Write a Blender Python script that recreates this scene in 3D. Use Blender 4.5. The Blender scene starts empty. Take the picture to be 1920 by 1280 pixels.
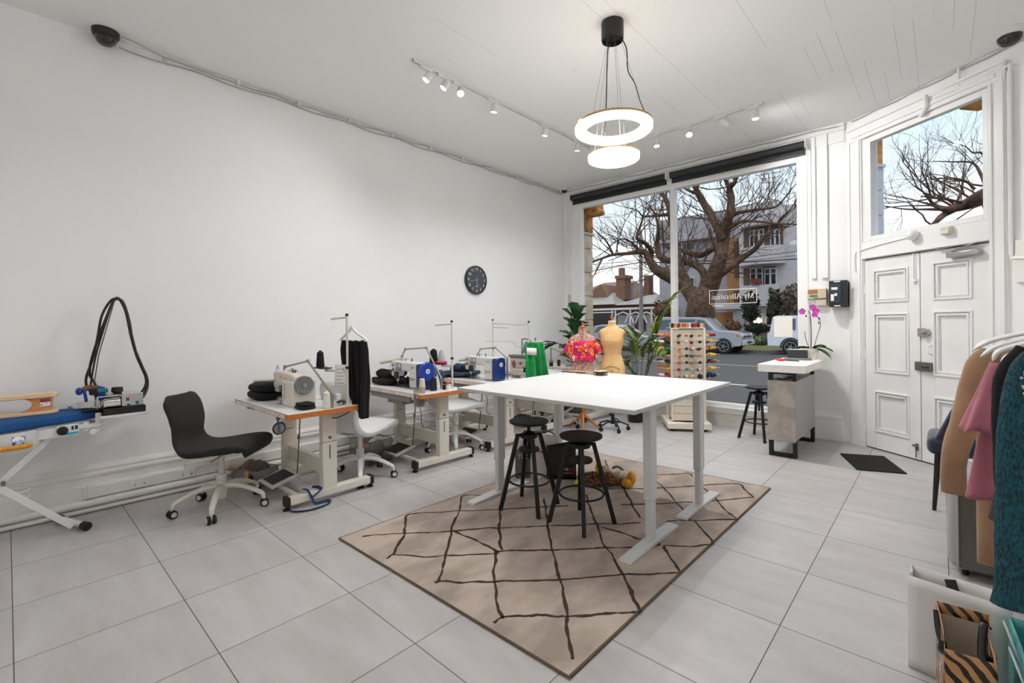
import bpy, math, random
from mathutils import Vector as V, Matrix, noise
PI = math.pi
COL = bpy.context.scene.collection
SC = bpy.context.scene
rnd = random.Random(7)

def lin(c):
    return tuple((x/255/12.92 if x/255 <= .04045 else ((x/255+.055)/1.055)**2.4) for x in c)

MATS = {}
def mat(name, rgb=(200, 200, 200), rough=.5, metal=0., var=.05, scale=6., bump=0., bscale=80., spec=.5,
        emit=0., ecol=None, trans=0., alpha=1., coat=0., rgb2=None, sheen=0., stretch=None, lo=.4, hi=.6, detail=4):
    """principled material whose colour wanders a little (or between two colours) with object-space noise"""
    if name in MATS: return MATS[name]
    m = bpy.data.materials.new(name); m.use_nodes = True
    N = m.node_tree.nodes; L = m.node_tree.links
    b = N['Principled BSDF']
    tc = N.new('ShaderNodeTexCoord')
    src = tc.outputs['Object']
    if stretch:
        mp = N.new('ShaderNodeMapping'); mp.inputs['Scale'].default_value = stretch
        L.new(src, mp.inputs['Vector']); src = mp.outputs['Vector']
    nz = N.new('ShaderNodeTexNoise'); nz.inputs['Scale'].default_value = scale; nz.inputs['Detail'].default_value = detail
    L.new(src, nz.inputs['Vector'])
    cr = N.new('ShaderNodeValToRGB')
    c = lin(rgb)
    if rgb2 is None:
        c1 = [x*(1-var) for x in c]; c2 = [min(1, x*(1+var)) for x in c]
        lo, hi = .3, .7
    else:
        c1, c2 = c, lin(rgb2)
    cr.color_ramp.elements[0].position = lo; cr.color_ramp.elements[0].color = (*c1, 1)
    cr.color_ramp.elements[1].position = hi; cr.color_ramp.elements[1].color = (*c2, 1)
    L.new(nz.outputs['Fac'], cr.inputs['Fac'])
    L.new(cr.outputs['Color'], b.inputs['Base Color'])
    b.inputs['Roughness'].default_value = rough
    b.inputs['Metallic'].default_value = metal
    b.inputs['Specular IOR Level'].default_value = spec
    b.inputs['Transmission Weight'].default_value = trans
    b.inputs['Alpha'].default_value = alpha
    b.inputs['Coat Weight'].default_value = coat
    b.inputs['Sheen Weight'].default_value = sheen
    if emit:
        b.inputs['Emission Color'].default_value = (*lin(ecol or rgb), 1)
        b.inputs['Emission Strength'].default_value = emit
    if bump:
        n2 = N.new('ShaderNodeTexNoise'); n2.inputs['Scale'].default_value = bscale; n2.inputs['Detail'].default_value = 3
        L.new(src, n2.inputs['Vector'])
        bp = N.new('ShaderNodeBump'); bp.inputs['Strength'].default_value = bump; bp.inputs['Distance'].default_value = .01
        L.new(n2.outputs['Fac'], bp.inputs['Height']); L.new(bp.outputs['Normal'], b.inputs['Normal'])
    MATS[name] = m
    return m

def frame(z, x=None):
    """3x3 with local z along z"""
    z = V(z).normalized()
    x = V(x) if x is not None else (V((1, 0, 0)) if abs(z.x) < .9 else V((0, 1, 0)))
    y = z.cross(x).normalized(); x = y.cross(z)
    return Matrix((x, y, z)).transposed()

class B:
    """collects shapes into one mesh"""
    def __init__(s):
        s.v = []; s.f = []; s.fm = []; s.mi = 0; s.T = Matrix()
    def add(s, vs, fs):
        o = len(s.v)
        s.v += [s.T @ V(p) for p in vs]
        for f in fs: s.f.append([i+o for i in f]); s.fm.append(s.mi)
        return s
    def at(s, loc=(0, 0, 0), rz=0., rx=0., ry=0., sc=1.):
        s.T = Matrix.Translation(loc) @ Matrix.Rotation(rz, 4, 'Z') @ Matrix.Rotation(ry, 4, 'Y') @ Matrix.Rotation(rx, 4, 'X') @ Matrix.Scale(sc, 4)
        return s
    def box(s, x0, x1, y0, y1, z0, z1):
        return s.add([(x0, y0, z0), (x1, y0, z0), (x1, y1, z0), (x0, y1, z0), (x0, y0, z1), (x1, y0, z1), (x1, y1, z1), (x0, y1, z1)],
                     [(3, 2, 1, 0), (4, 5, 6, 7), (0, 1, 5, 4), (1, 2, 6, 5), (2, 3, 7, 6), (3, 0, 4, 7)])
    def cbox(s, c, size, R=None):
        h = V(size)/2
        vs = [V((sx*h.x, sy*h.y, sz*h.z)) for sz in (-1, 1) for sy in (-1, 1) for sx in (-1, 1)]
        if R is not None: vs = [R @ p for p in vs]
        return s.add([p+V(c) for p in vs], [(2, 3, 1, 0), (4, 5, 7, 6), (0, 1, 5, 4), (1, 3, 7, 5), (3, 2, 6, 7), (2, 0, 4, 6)])
    def bar(s, a, b, w, d, x=None, w1=None, d1=None):
        """rectangular bar from a to b, w across x axis, d the other"""
        a, b = V(a), V(b); R = frame(b-a, x); w1 = w if w1 is None else w1; d1 = d if d1 is None else d1
        vs = []
        for p, ww, dd in ((a, w, d), (b, w1, d1)):
            for sx, sy in ((-1, -1), (1, -1), (1, 1), (-1, 1)): vs.append(p + R @ V((sx*ww/2, sy*dd/2, 0)))
        return s.add(vs, [(3, 2, 1, 0), (4, 5, 6, 7), (0, 1, 5, 4), (1, 2, 6, 5), (2, 3, 7, 6), (3, 0, 4, 7)])
    def cyl(s, a, b, r, r1=None, n=16, cap=True):
        a, b = V(a), V(b); R = frame(b-a); r1 = r if r1 is None else r1
        vs = []
        for p, rr in ((a, r), (b, r1)):
            for i in range(n):
                t = 2*PI*i/n; vs.append(p + R @ V((rr*math.cos(t), rr*math.sin(t), 0)))
        fs = [(i, (i+1) % n, n+(i+1) % n, n+i) for i in range(n)]
        if cap: fs += [tuple(range(n))[::-1], tuple(range(n, 2*n))]
        return s.add(vs, fs)
    def lathe(s, prof, c=(0, 0, 0), n=24, axis=None, sx=1., sy=1.):
        R = frame(axis) if axis is not None else Matrix.Identity(3)
        vs = []; fs = []; m = len(prof)
        for r, z in prof:
            for i in range(n):
                t = 2*PI*i/n; vs.append(V(c) + R @ V((r*math.cos(t)*sx, r*math.sin(t)*sy, z)))
        for j in range(m-1):
            for i in range(n):
                k = (i+1) % n
                fs.append((j*n+i, j*n+k, (j+1)*n+k, (j+1)*n+i))
        if tuple(prof[0]) != tuple(prof[-1]):
            if prof[0][0] > 1e-6: fs.append(tuple(range(n))[::-1])
            if prof[-1][0] > 1e-6: fs.append(tuple(range((m-1)*n, m*n)))
        return s.add(vs, fs)
    def tube(s, pts, r, n=8, closed=False, flat=1., cap=True, up=None):
        pts = [V(p) for p in pts]; m = len(pts)
        rs = r if isinstance(r, (list, tuple)) else [r]*m
        vs = []; fs = []; px = V(up) if up is not None else None
        for i, p in enumerate(pts):
            a = pts[(i-1) % m] if (closed or i > 0) else p
            b = pts[(i+1) % m] if (closed or i < m-1) else p
            z = (b-a)
            if z.length < 1e-9: z = V((0, 0, 1))
            z.normalize()
            if px is None: px = V((0, 0, 1)) if abs(z.z) < .9 else V((1, 0, 0))
            px = px - z*px.dot(z)
            if px.length < 1e-6: px = frame(z) @ V((1, 0, 0))
            px.normalize(); y = z.cross(px)
            for k in range(n):
                t = 2*PI*k/n; vs.append(p + px*(rs[i]*math.cos(t)*flat) + y*(rs[i]*math.sin(t)))
        for i in range(m if closed else m-1):
            j = (i+1) % m
            for k in range(n):
                l = (k+1) % n
                fs.append((i*n+k, i*n+l, j*n+l, j*n+k))
        if cap and not closed: fs += [tuple(range(n))[::-1], tuple(range((m-1)*n, m*n))]
        return s.add(vs, fs)
    def prism(s, poly, d0, d1, axis='z'):
        """2D polygon extruded along an axis (z: poly xy; x: poly yz; y: poly xz)"""
        def p3(p, d):
            return {'z': (p[0], p[1], d), 'x': (d, p[0], p[1]), 'y': (p[0], d, p[1])}[axis]
        n = len(poly)
        vs = [p3(p, d0) for p in poly]+[p3(p, d1) for p in poly]
        fs = [(i, (i+1) % n, n+(i+1) % n, n+i) for i in range(n)]+[tuple(range(n))[::-1], tuple(range(n, 2*n))]
        return s.add(vs, fs)
    def ell(s, c, r, n=16, m=10, R=None):
        r = (r, r, r) if isinstance(r, (int, float)) else r
        vs = []; fs = []
        for j in range(m+1):
            ph = PI*j/m
            for i in range(n):
                t = 2*PI*i/n
                p = V((r[0]*math.sin(ph)*math.cos(t), r[1]*math.sin(ph)*math.sin(t), -r[2]*math.cos(ph)))
                vs.append(V(c) + (R @ p if R is not None else p))
        for j in range(m):
            for i in range(n):
                k = (i+1) % n; fs.append((j*n+i, j*n+k, (j+1)*n+k, (j+1)*n+i))
        return s.add(vs, fs)
    def grid(s, fn, nu, nv, cu=False, cv=False):
        vs = [fn(i/(nu if cu else nu-1), j/(nv if cv else nv-1)) for j in range(nv) for i in range(nu)]
        fs = []
        for j in range(nv if cv else nv-1):
            for i in range(nu if cu else nu-1):
                a = j*nu+i; b = j*nu+(i+1) % nu; c = ((j+1) % nv)*nu+(i+1) % nu; d = ((j+1) % nv)*nu+i
                fs.append((a, b, c, d))
        return s.add(vs, fs)
    def quad(s, a, b, c, d): return s.add([a, b, c, d], [(0, 1, 2, 3)])
    def text(s, txt, size, M, depth=.0006):
        """letters in plane M (x right, y up), centred, thin solid"""
        cu = bpy.data.curves.new('t', 'FONT'); cu.body = txt; cu.size = size; cu.align_x = 'CENTER'; cu.align_y = 'CENTER'; cu.extrude = depth; cu.resolution_u = 3
        o = bpy.data.objects.new('t', cu); COL.objects.link(o)
        dg = bpy.context.evaluated_depsgraph_get()
        me = bpy.data.meshes.new_from_object(o.evaluated_get(dg))
        s.add([M @ v.co for v in me.vertices], [tuple(p.vertices) for p in me.polygons])
        bpy.data.objects.remove(o); bpy.data.curves.remove(cu); bpy.data.meshes.remove(me)
        return s
    def build(s, name, mats, parent=None, bevel=0., solid=0., sub=0, smooth=38, seg=2, loc=None, rz=None, soff=0.):
        me = bpy.data.meshes.new(name)
        me.from_pydata([tuple(p) for p in s.v], [], s.f)
        if not isinstance(mats, (list, tuple)): mats = [mats]
        for m in mats: me.materials.append(m)
        if len(mats) > 1: me.polygons.foreach_set('material_index', s.fm)
        me.update()
        if smooth:
            me.shade_smooth(); me.set_sharp_from_angle(angle=math.radians(smooth))
        o = bpy.data.objects.new(name, me); COL.objects.link(o)
        if solid:
            md = o.modifiers.new('thickness', 'SOLIDIFY'); md.thickness = solid; md.offset = soff
        if sub:
            md = o.modifiers.new('subdivision', 'SUBSURF'); md.levels = sub; md.render_levels = sub
        if bevel:
            md = o.modifiers.new('bevel', 'BEVEL'); md.width = bevel; md.segments = seg; md.limit_method = 'ANGLE'; md.angle_limit = math.radians(40)
        if parent: o.parent = parent
        if loc is not None: o.location = loc
        if rz is not None: o.rotation_euler = (0, 0, rz)
        return o

def tag(o, label=None, cat=None, group=None, kind=None):
    if label: o['label'] = label
    if cat: o['category'] = cat
    if group: o['group'] = group
    if kind: o['kind'] = kind
    return o

def thing(name, label, cat, loc=(0, 0, 0), rz=0., group=None):
    o = bpy.data.objects.new(name, None); COL.objects.link(o)
    o.location = loc; o.rotation_euler = (0, 0, rz); o.empty_display_size = .1
    return tag(o, label, cat, group)

def struct(o): o['kind'] = 'structure'; return o

def copy_tree(o, parent=None):
    kids = list(o.children)
    c = o.copy(); COL.objects.link(c)
    if parent: c.parent = parent
    for k in kids: copy_tree(k, c)
    return c

def catmull(pts, k=6, closed=False):
    P = [V(p) for p in pts]; n = len(P); out = []
    rng = range(n if closed else n-1)
    for i in rng:
        p0 = P[(i-1) % n] if (closed or i > 0) else P[0]*2-P[1]
        p1 = P[i]; p2 = P[(i+1) % n]
        p3 = P[(i+2) % n] if (closed or i < n-2) else P[-1]*2-P[-2]
        for j in range(k):
            t = j/k
            out.append(.5*((2*p1)+(p2-p0)*t+(2*p0-5*p1+4*p2-p3)*t*t+(3*p1-p0-3*p2+p3)*t**3))
    if not closed: out.append(P[-1])
    return out
def lerp(a, b, t): return a+(b-a)*t
def interp(tab, t):
    """piecewise-linear table [(t, v...)]"""
    if t <= tab[0][0]: return tab[0][1:]
    for a, b in zip(tab, tab[1:]):
        if t <= b[0]:
            k = (t-a[0])/(b[0]-a[0]); return tuple(x+(y-x)*k for x, y in zip(a[1:], b[1:]))
    return tab[-1][1:]

# ---------------------------------------------------------------- camera
cam = bpy.data.cameras.new('camera'); camo = bpy.data.objects.new('camera', cam); COL.objects.link(camo)
cam.sensor_width = 36; cam.lens = 872.87/1920*36; cam.clip_start = .05; cam.clip_end = 400
cam.shift_y = -33.7/1920; cam.shift_x = .0002
_s, _c = math.sin(.7445), math.cos(.7445); _r = .0095
Rv = V((_c, _s, 0)); Uv = V((0, 0, 1)); Fv = V((-_s, _c, 0))
R2 = Rv*math.cos(_r)-Uv*math.sin(_r); U2 = Rv*math.sin(_r)+Uv*math.cos(_r)
mw = Matrix((R2, U2, -Fv)).transposed().to_4x4(); mw.translation = (0, 0, 1.4)
camo.matrix_world = mw
SC.camera = camo
# ---------------------------------------------------------------- room shell
XL, YW, HC = -4.794, 6.554, 3.668
YB, XR = -3.0, .75
DA = -math.radians(36.758)
DP = V((-.623, 6.437, 0))
DM = Matrix.Translation(DP) @ Matrix.Rotation(DA, 4, 'Z')     # entrance wall frame: x along the wall, y outwards
def dw(a, o, z): return DM @ V((a, o, z))

def nodes_mat(name):
    m = bpy.data.materials.new(name); m.use_nodes = True
    return m, m.node_tree.nodes, m.node_tree.links, m.node_tree.nodes['Principled BSDF']
def math_n(N, L, op, a, b=None, c=None):
    n = N.new('ShaderNodeMath'); n.operation = op
    for i, x in enumerate((a, b, c)):
        if x is None: continue
        if isinstance(x, (int, float)): n.inputs[i].default_value = x
        else: L.new(x, n.inputs[i])
    return n.outputs[0]
def mixc(N, L, fac, a, b, mode='MIX'):
    n = N.new('ShaderNodeMix'); n.data_type = 'RGBA'; n.blend_type = mode
    if isinstance(fac, (int, float)): n.inputs[0].default_value = fac
    else: L.new(fac, n.inputs[0])
    for i, x in ((6, a), (7, b)):
        if isinstance(x, tuple): n.inputs[i].default_value = (*x, 1) if len(x) == 3 else x
        else: L.new(x, n.inputs[i])
    return n.outputs[2]

# floor tiles
TX, TY, OX, OY = .5765, .5975, -4.0128, .0112
fm, N, L, bs = nodes_mat('floor_tile')
tc = N.new('ShaderNodeTexCoord'); sp = N.new('ShaderNodeSeparateXYZ'); L.new(tc.outputs['Object'], sp.inputs[0])
def cell(out, o, t):
    u = math_n(N, L, 'DIVIDE', math_n(N, L, 'SUBTRACT', out, o), t)
    fl = math_n(N, L, 'FLOOR', u); fr = math_n(N, L, 'SUBTRACT', u, fl)
    d = math_n(N, L, 'MULTIPLY', math_n(N, L, 'MINIMUM', fr, math_n(N, L, 'SUBTRACT', 1., fr)), t)
    return fl, d
ix, dx = cell(sp.outputs[0], OX, TX); iy, dy = cell(sp.outputs[1], OY, TY)
dmin = math_n(N, L, 'MINIMUM', dx, dy)
grout = math_n(N, L, 'LESS_THAN', dmin, .0021)
cb = N.new('ShaderNodeCombineXYZ'); L.new(ix, cb.inputs[0]); L.new(iy, cb.inputs[1])
wn = N.new('ShaderNodeTexWhiteNoise'); wn.noise_dimensions = '3D'; L.new(cb.outputs[0], wn.inputs['Vector'])
off = N.new('ShaderNodeVectorMath'); off.operation = 'MULTIPLY_ADD'; L.new(wn.outputs['Color'], off.inputs[0]); off.inputs[1].default_value = (20, 20, 20); L.new(tc.outputs['Object'], off.inputs[2])
mp = N.new('ShaderNodeMapping'); mp.inputs['Scale'].default_value = (1.3, 4.5, 1); mp.inputs['Rotation'].default_value = (0, 0, .35); L.new(off.outputs[0], mp.inputs['Vector'])
nz = N.new('ShaderNodeTexNoise'); nz.inputs['Scale'].default_value = 1.6; nz.inputs['Detail'].default_value = 8; nz.inputs['Roughness'].default_value = .62; L.new(mp.outputs[0], nz.inputs['Vector'])
cr = N.new('ShaderNodeValToRGB'); cr.color_ramp.elements[0].position = .3; cr.color_ramp.elements[1].position = .72
cr.color_ramp.elements[0].color = (*lin((172, 169, 167)), 1); cr.color_ramp.elements[1].color = (*lin((190, 188, 187)), 1); L.new(nz.outputs['Fac'], cr.inputs['Fac'])
tv = math_n(N, L, 'MULTIPLY_ADD', wn.outputs['Value'], .07, .95)
tvc = N.new('ShaderNodeCombineXYZ')
for i in range(3): L.new(tv, tvc.inputs[i])
tile = mixc(N, L, 1., cr.outputs['Color'], tvc.outputs[0], 'MULTIPLY')
colr = mixc(N, L, grout, tile, lin((92, 90, 86)))
L.new(colr, bs.inputs['Base Color'])
rg = math_n(N, L, 'MULTIPLY_ADD', grout, .4, .36); L.new(rg, bs.inputs['Roughness'])
bs.inputs['Specular IOR Level'].default_value = .35
bmp = N.new('ShaderNodeBump'); bmp.inputs['Strength'].default_value = .4; bmp.inputs['Distance'].default_value = .004
L.new(math_n(N, L, 'SUBTRACT', 1., grout), bmp.inputs['Height']); L.new(bmp.outputs[0], bs.inputs['Normal'])

pe = dw(1.714, 0, 0)
b = B(); b.prism([(XL-.15, YB-.1), (XR+.1, YB-.1), (XR+.1, pe.y-.07), (-.78+.17, YW+.02+.13), (-.78, YW+.25), (XL-.15, YW+.25)], -.12, 0.)
struct(b.build('floor', fm, smooth=0))

# ceiling boards
cm, N, L, bs = nodes_mat('ceiling_boards')
tc = N.new('ShaderNodeTexCoord'); sp = N.new('ShaderNodeSeparateXYZ'); L.new(tc.outputs['Object'], sp.inputs[0])
u = math_n(N, L, 'DIVIDE', math_n(N, L, 'ADD', sp.outputs[0], 5.0+.02), .1135)
fl = math_n(N, L, 'FLOOR', u); fr = math_n(N, L, 'SUBTRACT', u, fl)
d = math_n(N, L, 'MINIMUM', fr, math_n(N, L, 'SUBTRACT', 1., fr))
w1 = N.new('ShaderNodeTexWhiteNoise'); w1.noise_dimensions = '1D'; L.new(fl, w1.inputs['W'])
# opened joints: gap shade painted as dark lines, here and there along each joint
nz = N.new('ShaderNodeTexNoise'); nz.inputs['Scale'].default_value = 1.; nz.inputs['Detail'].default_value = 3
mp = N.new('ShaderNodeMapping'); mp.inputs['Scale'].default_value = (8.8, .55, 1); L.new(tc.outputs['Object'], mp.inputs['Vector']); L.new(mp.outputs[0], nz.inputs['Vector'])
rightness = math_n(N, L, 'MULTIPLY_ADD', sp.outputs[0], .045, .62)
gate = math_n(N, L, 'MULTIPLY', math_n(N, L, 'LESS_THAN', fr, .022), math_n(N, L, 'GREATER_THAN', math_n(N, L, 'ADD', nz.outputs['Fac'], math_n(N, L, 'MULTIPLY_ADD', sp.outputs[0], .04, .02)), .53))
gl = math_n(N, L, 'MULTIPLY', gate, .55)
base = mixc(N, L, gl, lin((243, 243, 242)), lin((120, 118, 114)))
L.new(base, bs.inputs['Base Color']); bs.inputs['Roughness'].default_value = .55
bmp = N.new('ShaderNodeBump'); bmp.inputs['Strength'].default_value = .35; bmp.inputs['Distance'].default_value = .004
L.new(math_n(N, L, 'GREATER_THAN', d, .02), bmp.inputs['Height']); L.new(bmp.outputs[0], bs.inputs['Normal'])
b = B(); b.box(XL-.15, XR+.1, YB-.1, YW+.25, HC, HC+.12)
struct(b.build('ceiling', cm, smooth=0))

WALL = mat('wall_paint', (243, 243, 243), .6, var=.015, scale=1.2, bump=.06, bscale=40)
WHITE = mat('gloss_white_paint', (240, 240, 239), .35, var=.02, scale=3, bump=.08, bscale=25)
DOORW = mat('door_paint', (236, 236, 235), .42, var=.03, scale=4, bump=.1, bscale=18)
PLAST = mat('white_plastic', (232, 232, 230), .35, var=.02)
OLDW = mat('old_white_board', (232, 231, 228), .5, var=.05, scale=5, bump=.2, bscale=20)

b = B(); b.box(XL-.15, XL, YB-.1, YW+.25, 0, HC); struct(b.build('wall_left', WALL, smooth=0))
b = B(); b.box(XL-.15, XR+.1, YB-.1, YB, 0, HC); struct(b.build('wall_back', WALL, smooth=0))
b = B(); b.box(XR, XR+.1, YB, pe.y+.1, 0, HC); struct(b.build('wall_right', WALL, smooth=0))
WX0, WX1, WZ0, WZ1 = -4.56, -1.17, .26, 3.45
b = B()
b.box(XL, WX0, YW, YW+.25, 0, HC); b.box(WX1, -.70, YW, YW+.25, 0, HC); b.box(WX0, WX1, YW, YW+.25, WZ1, HC)
struct(b.build('wall_front', WALL, smooth=0))
STONE = mat('painted_stone', (226, 222, 216), .75, var=.09, scale=9, bump=1., bscale=22)
b = B(); b.box(WX0, WX1, YW+.02, YW+.25, 0, WZ0-.02)
struct(b.build('wall_under_window', STONE, smooth=0))
# entrance wall
b = B(); b.T = DM
b.box(-.196, -.0, 0, .2, 0, HC); b.box(1.175, 1.72, 0, .2, 0, HC); b.box(0, 1.175, 0, .2, 3.40, HC); b.box(0, 1.175, 0.0, .2, 2.07, 2.26)
struct(b.build('wall_entrance', WALL, smooth=0))

# shop window frame, panes
GL = bpy.data.materials.new('window_glass'); GL.use_nodes = True
N = GL.node_tree.nodes; L = GL.node_tree.links; N.remove(N['Principled BSDF'])
tr = N.new('ShaderNodeBsdfTransparent'); gl = N.new('ShaderNodeBsdfGlossy'); gl.inputs['Roughness'].default_value = .0; mx = N.new('ShaderNodeMixShader')
lw = N.new('ShaderNodeLayerWeight'); lw.inputs['Blend'].default_value = .12
L.new(math_n(N, L, 'MULTIPLY_ADD', lw.outputs['Fresnel'], .6, .0), mx.inputs[0]); L.new(tr.outputs[0], mx.inputs[1]); L.new(gl.outputs[0], mx.inputs[2]); L.new(mx.outputs[0], N['Material Output'].inputs[0])
tr.inputs[0].default_value = (.96, .97, .97, 1)
w1 = bpy.data.objects.new('window_1', None); COL.objects.link(w1); struct(w1)
FY0, FY1 = YW-.012, YW+.09
b = B()
b.box(WX0, -4.435, FY0, FY1, WZ0, WZ1); b.box(-1.283, WX1, FY0, FY1, WZ0, WZ1); b.box(-4.435, -1.283, FY0, FY1, 3.328, WZ1)
b.box(-4.435, -1.283, FY0, FY1, WZ0, .30); b.box(-2.884, -2.812, FY0, FY1, .30, 3.328)
b.build('window_frame', WHITE, w1, bevel=.004)
b = B(); b.box(-4.437, -2.882, YW+.04, YW+.046, .298, 3.33); b.build('pane', GL, w1, smooth=0)
b = B(); b.box(-2.814, -1.281, YW+.04, YW+.046, .298, 3.33); b.build('pane', GL, w1, smooth=0)
b = B()
b.prism([(YW+.02, .26), (YW-.05, .26), (YW-.06, .245), (YW-.045, .225), (YW-.025, .222), (YW-.025, .195), (YW-.012, .19), (YW-.012, .165), (YW+.02, .165)], WX0, WX1, 'x')
b.build('window_sill', WHITE, w1, smooth=0, bevel=.003)
# cornice boards above window and corner posts
b = B()
b.prism([(YW, HC-.001), (YW-.05, HC-.001), (YW-.05, HC-.03), (YW-.03, HC-.035), (YW-.03, HC-.075), (YW-.012, HC-.08), (YW-.012, WZ1+.01), (YW, WZ1+.01)], XL+.02, -.80, 'x')
struct(b.build('trim_1', WHITE, smooth=0))
b = B(); b.box(XL+.03, XL+.09, YW-.03, YW, .0, 3.57); b.box(XL+.12, XL+.165, YW-.02, YW, .0, 3.57)
b.box(-1.13, -1.085, YW-.025, YW, 1.9, 3.58); b.box(-1.03, -.965, YW-.03, YW, 1.9, 3.6)
struct(b.build('trim_2', WHITE, bevel=.004))
# low skirting right of the window
b = B()
prof = [(0, 0), (-.022, 0), (-.022, .25), (-.035, .26), (-.03, .285), (-.015, .30), (-.012, .32), (0, .33)]
b.prism([(YW+p[0], p[1]) for p in prof], WX1+.02, -.82, 'x')
struct(b.build('baseboard_front', WHITE, smooth=0))

# left baseboard with trunking and floor pipe
b = B()
prof = [(0, 0), (.028, 0), (.028, .20), (.022, .205), (.022, .262), (.034, .268), (.036, .285), (.026, .30), (.030, .318), (.016, .338), (.010, .345), (0, .35)]
b.prism([(XL+x, z) for x, z in prof], YB, YW, 'y')
struct(b.build('baseboard_left', OLDW, smooth=0, bevel=.002))
b = B(); b.prism([(XL+.028, .112), (XL+.058, .112), (XL+.058, .195), (XL+.05, .2), (XL+.028, .2)], .38, 5.6, 'y')
b.box(XL+.028, XL+.075, .40, .45, .115, .21); b.box(XL+.028, XL+.07, 1.02, 1.3, .19, .235)
tag(b.build('cable_trunking', OLDW, smooth=0, bevel=.003), 'white cable trunking box fixed along the left baseboard', 'cable trunking')
b = B(); b.tube([(XL+.055, YB, .075), (XL+.055, YW-.1, .075)], .026, 12)
b.tube([(XL+.05, YB, .022), (XL+.05, YW-.1, .022)], .018, 8)
tag(b.build('floor_pipe', OLDW), 'white painted pipe running along the floor under the left trunking', 'pipe')
for i, y in enumerate((.715, 1.035)):
    t = thing('power_outlet', ('white double power outlet on the trunking nearer the pressing table', 'white double power outlet on the trunking behind the black desk chair')[i], 'power outlet', (XL+.058, y, .155), 0, 'outlets on the left trunking')
    b = B(); b.box(0, .012, -.06, .06, -.037, .037); b.build('face_plate', PLAST, t, bevel=.004)
    for s in (-.03, .03):
        b = B(); b.box(.0115, .0135, s-.005, s-.002, -.014, -.004); b.box(.0115, .0135, s+.002, s+.005, -.014, -.004); b.box(.0115, .0135, s-.002, s+.001, -.024, -.017)
        b.build('socket_hole', mat('socket_dark', (60, 58, 56), .6), t, smooth=0)
        b = B(); b.box(.0115, .0175, s-.006, s+.006, .008, .024); b.build('rocker_switch', PLAST, t, bevel=.001)

# ---- ceiling level cables
b = B(); pts = []
for i in range(0, 61):
    y = lerp(.62, 6.5, i/60); k = (i % 6)/6; sag = .012*math.sin(PI*k)
    pts.append((XL+.035+.012*math.sin(i*1.7)+max(0, .12-(y-.62)*.25), y, HC-.022-sag))
b.tube(pts, .007, 6)
pts = [(XL+.015, p[1], HC-.05-.01*math.sin(i*.9)) for i, p in enumerate(pts)]
b.tube(pts, .006, 6)
tag(b.build('ceiling_cable', mat('grey_white_cable', (176, 174, 170), .6)), 'grey cable pinned along the top of the left wall', 'cable')
b = B()
for i in range(11): b.box(XL, XL+.06, .9+i*.55, .925+i*.55, HC-.04, HC-.004)
tag(b.build('cable_clips', PLAST, smooth=0), 'row of small white clips holding the ceiling cable on the left wall', 'cable clips', kind='stuff')
b = B(); pts = [(lerp(XL+.08, -.85, i/30), YW-.06-.006*math.sin(i), HC-.03-.006*math.sin(i*1.3)) for i in range(31)]
b.tube(pts, .006, 6)
pts = [dw(lerp(-.12, 1.5, i/20), -.012, HC-.02-.005*math.sin(i*1.3)) for i in range(21)]
b.tube([pts0 for pts0 in pts], .008, 6)
tag(b.build('front_cable', mat('grey_white_cable')), 'thin grey cable following the ceiling edge above window and doors', 'cable')

# ---- entrance: architraves, transom window, doors
b = B(); b.T = DM
def arch(b, a0, a1, z0, z1):
    b.box(a0, a1, -.02, .0, z0, z1); b.box(a0+.012, a0+.03, -.032, -.02, z0, z1); b.box(a1-.045, a1-.012, -.034, -.02, z0, z1)
arch(b, -.165, -.004, 0, 3.54); arch(b, 1.179, 1.305, 0, 3.54)
b.box(-.165, 1.305, -.03, 0, 3.40, 3.53); b.box(-.165, 1.305, -.05, 0, 3.53, 3.555); b.box(-.10, 1.24, -.045, 0, 3.44, 3.47)
b.box(-.004, 1.179, -.018, 0, 2.075, 2.255)
b.box(-.004, 1.179, -.022, .02, 2.075, 2.095)
struct(b.build('trim_3', WHITE, bevel=.003))
w2 = bpy.data.objects.new('window_2', None); COL.objects.link(w2); struct(w2)
b = B(); b.T = DM
b.box(.012, .088, .0, .07, 2.262, 3.394); b.box(1.123, 1.165, .0, .07, 2.262, 3.394); b.box(.088, 1.123, 0, .07, 3.338, 3.394); b.box(.088, 1.123, 0, .07, 2.262, 2.312)
b.build('window_frame', WHITE, w2, bevel=.003)
b = B(); b.T = DM; b.box(.086, 1.125, .035, .041, 2.31, 3.34); b.build('pane', GL, w2, smooth=0)
b = B(); b.T = DM; b.box(0, .012, 0, .07, 2.255, 3.40); b.box(1.165, 1.175, 0, .07, 2.255, 3.40)
b.build('window_jamb', WHITE, w2, smooth=0)

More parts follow.
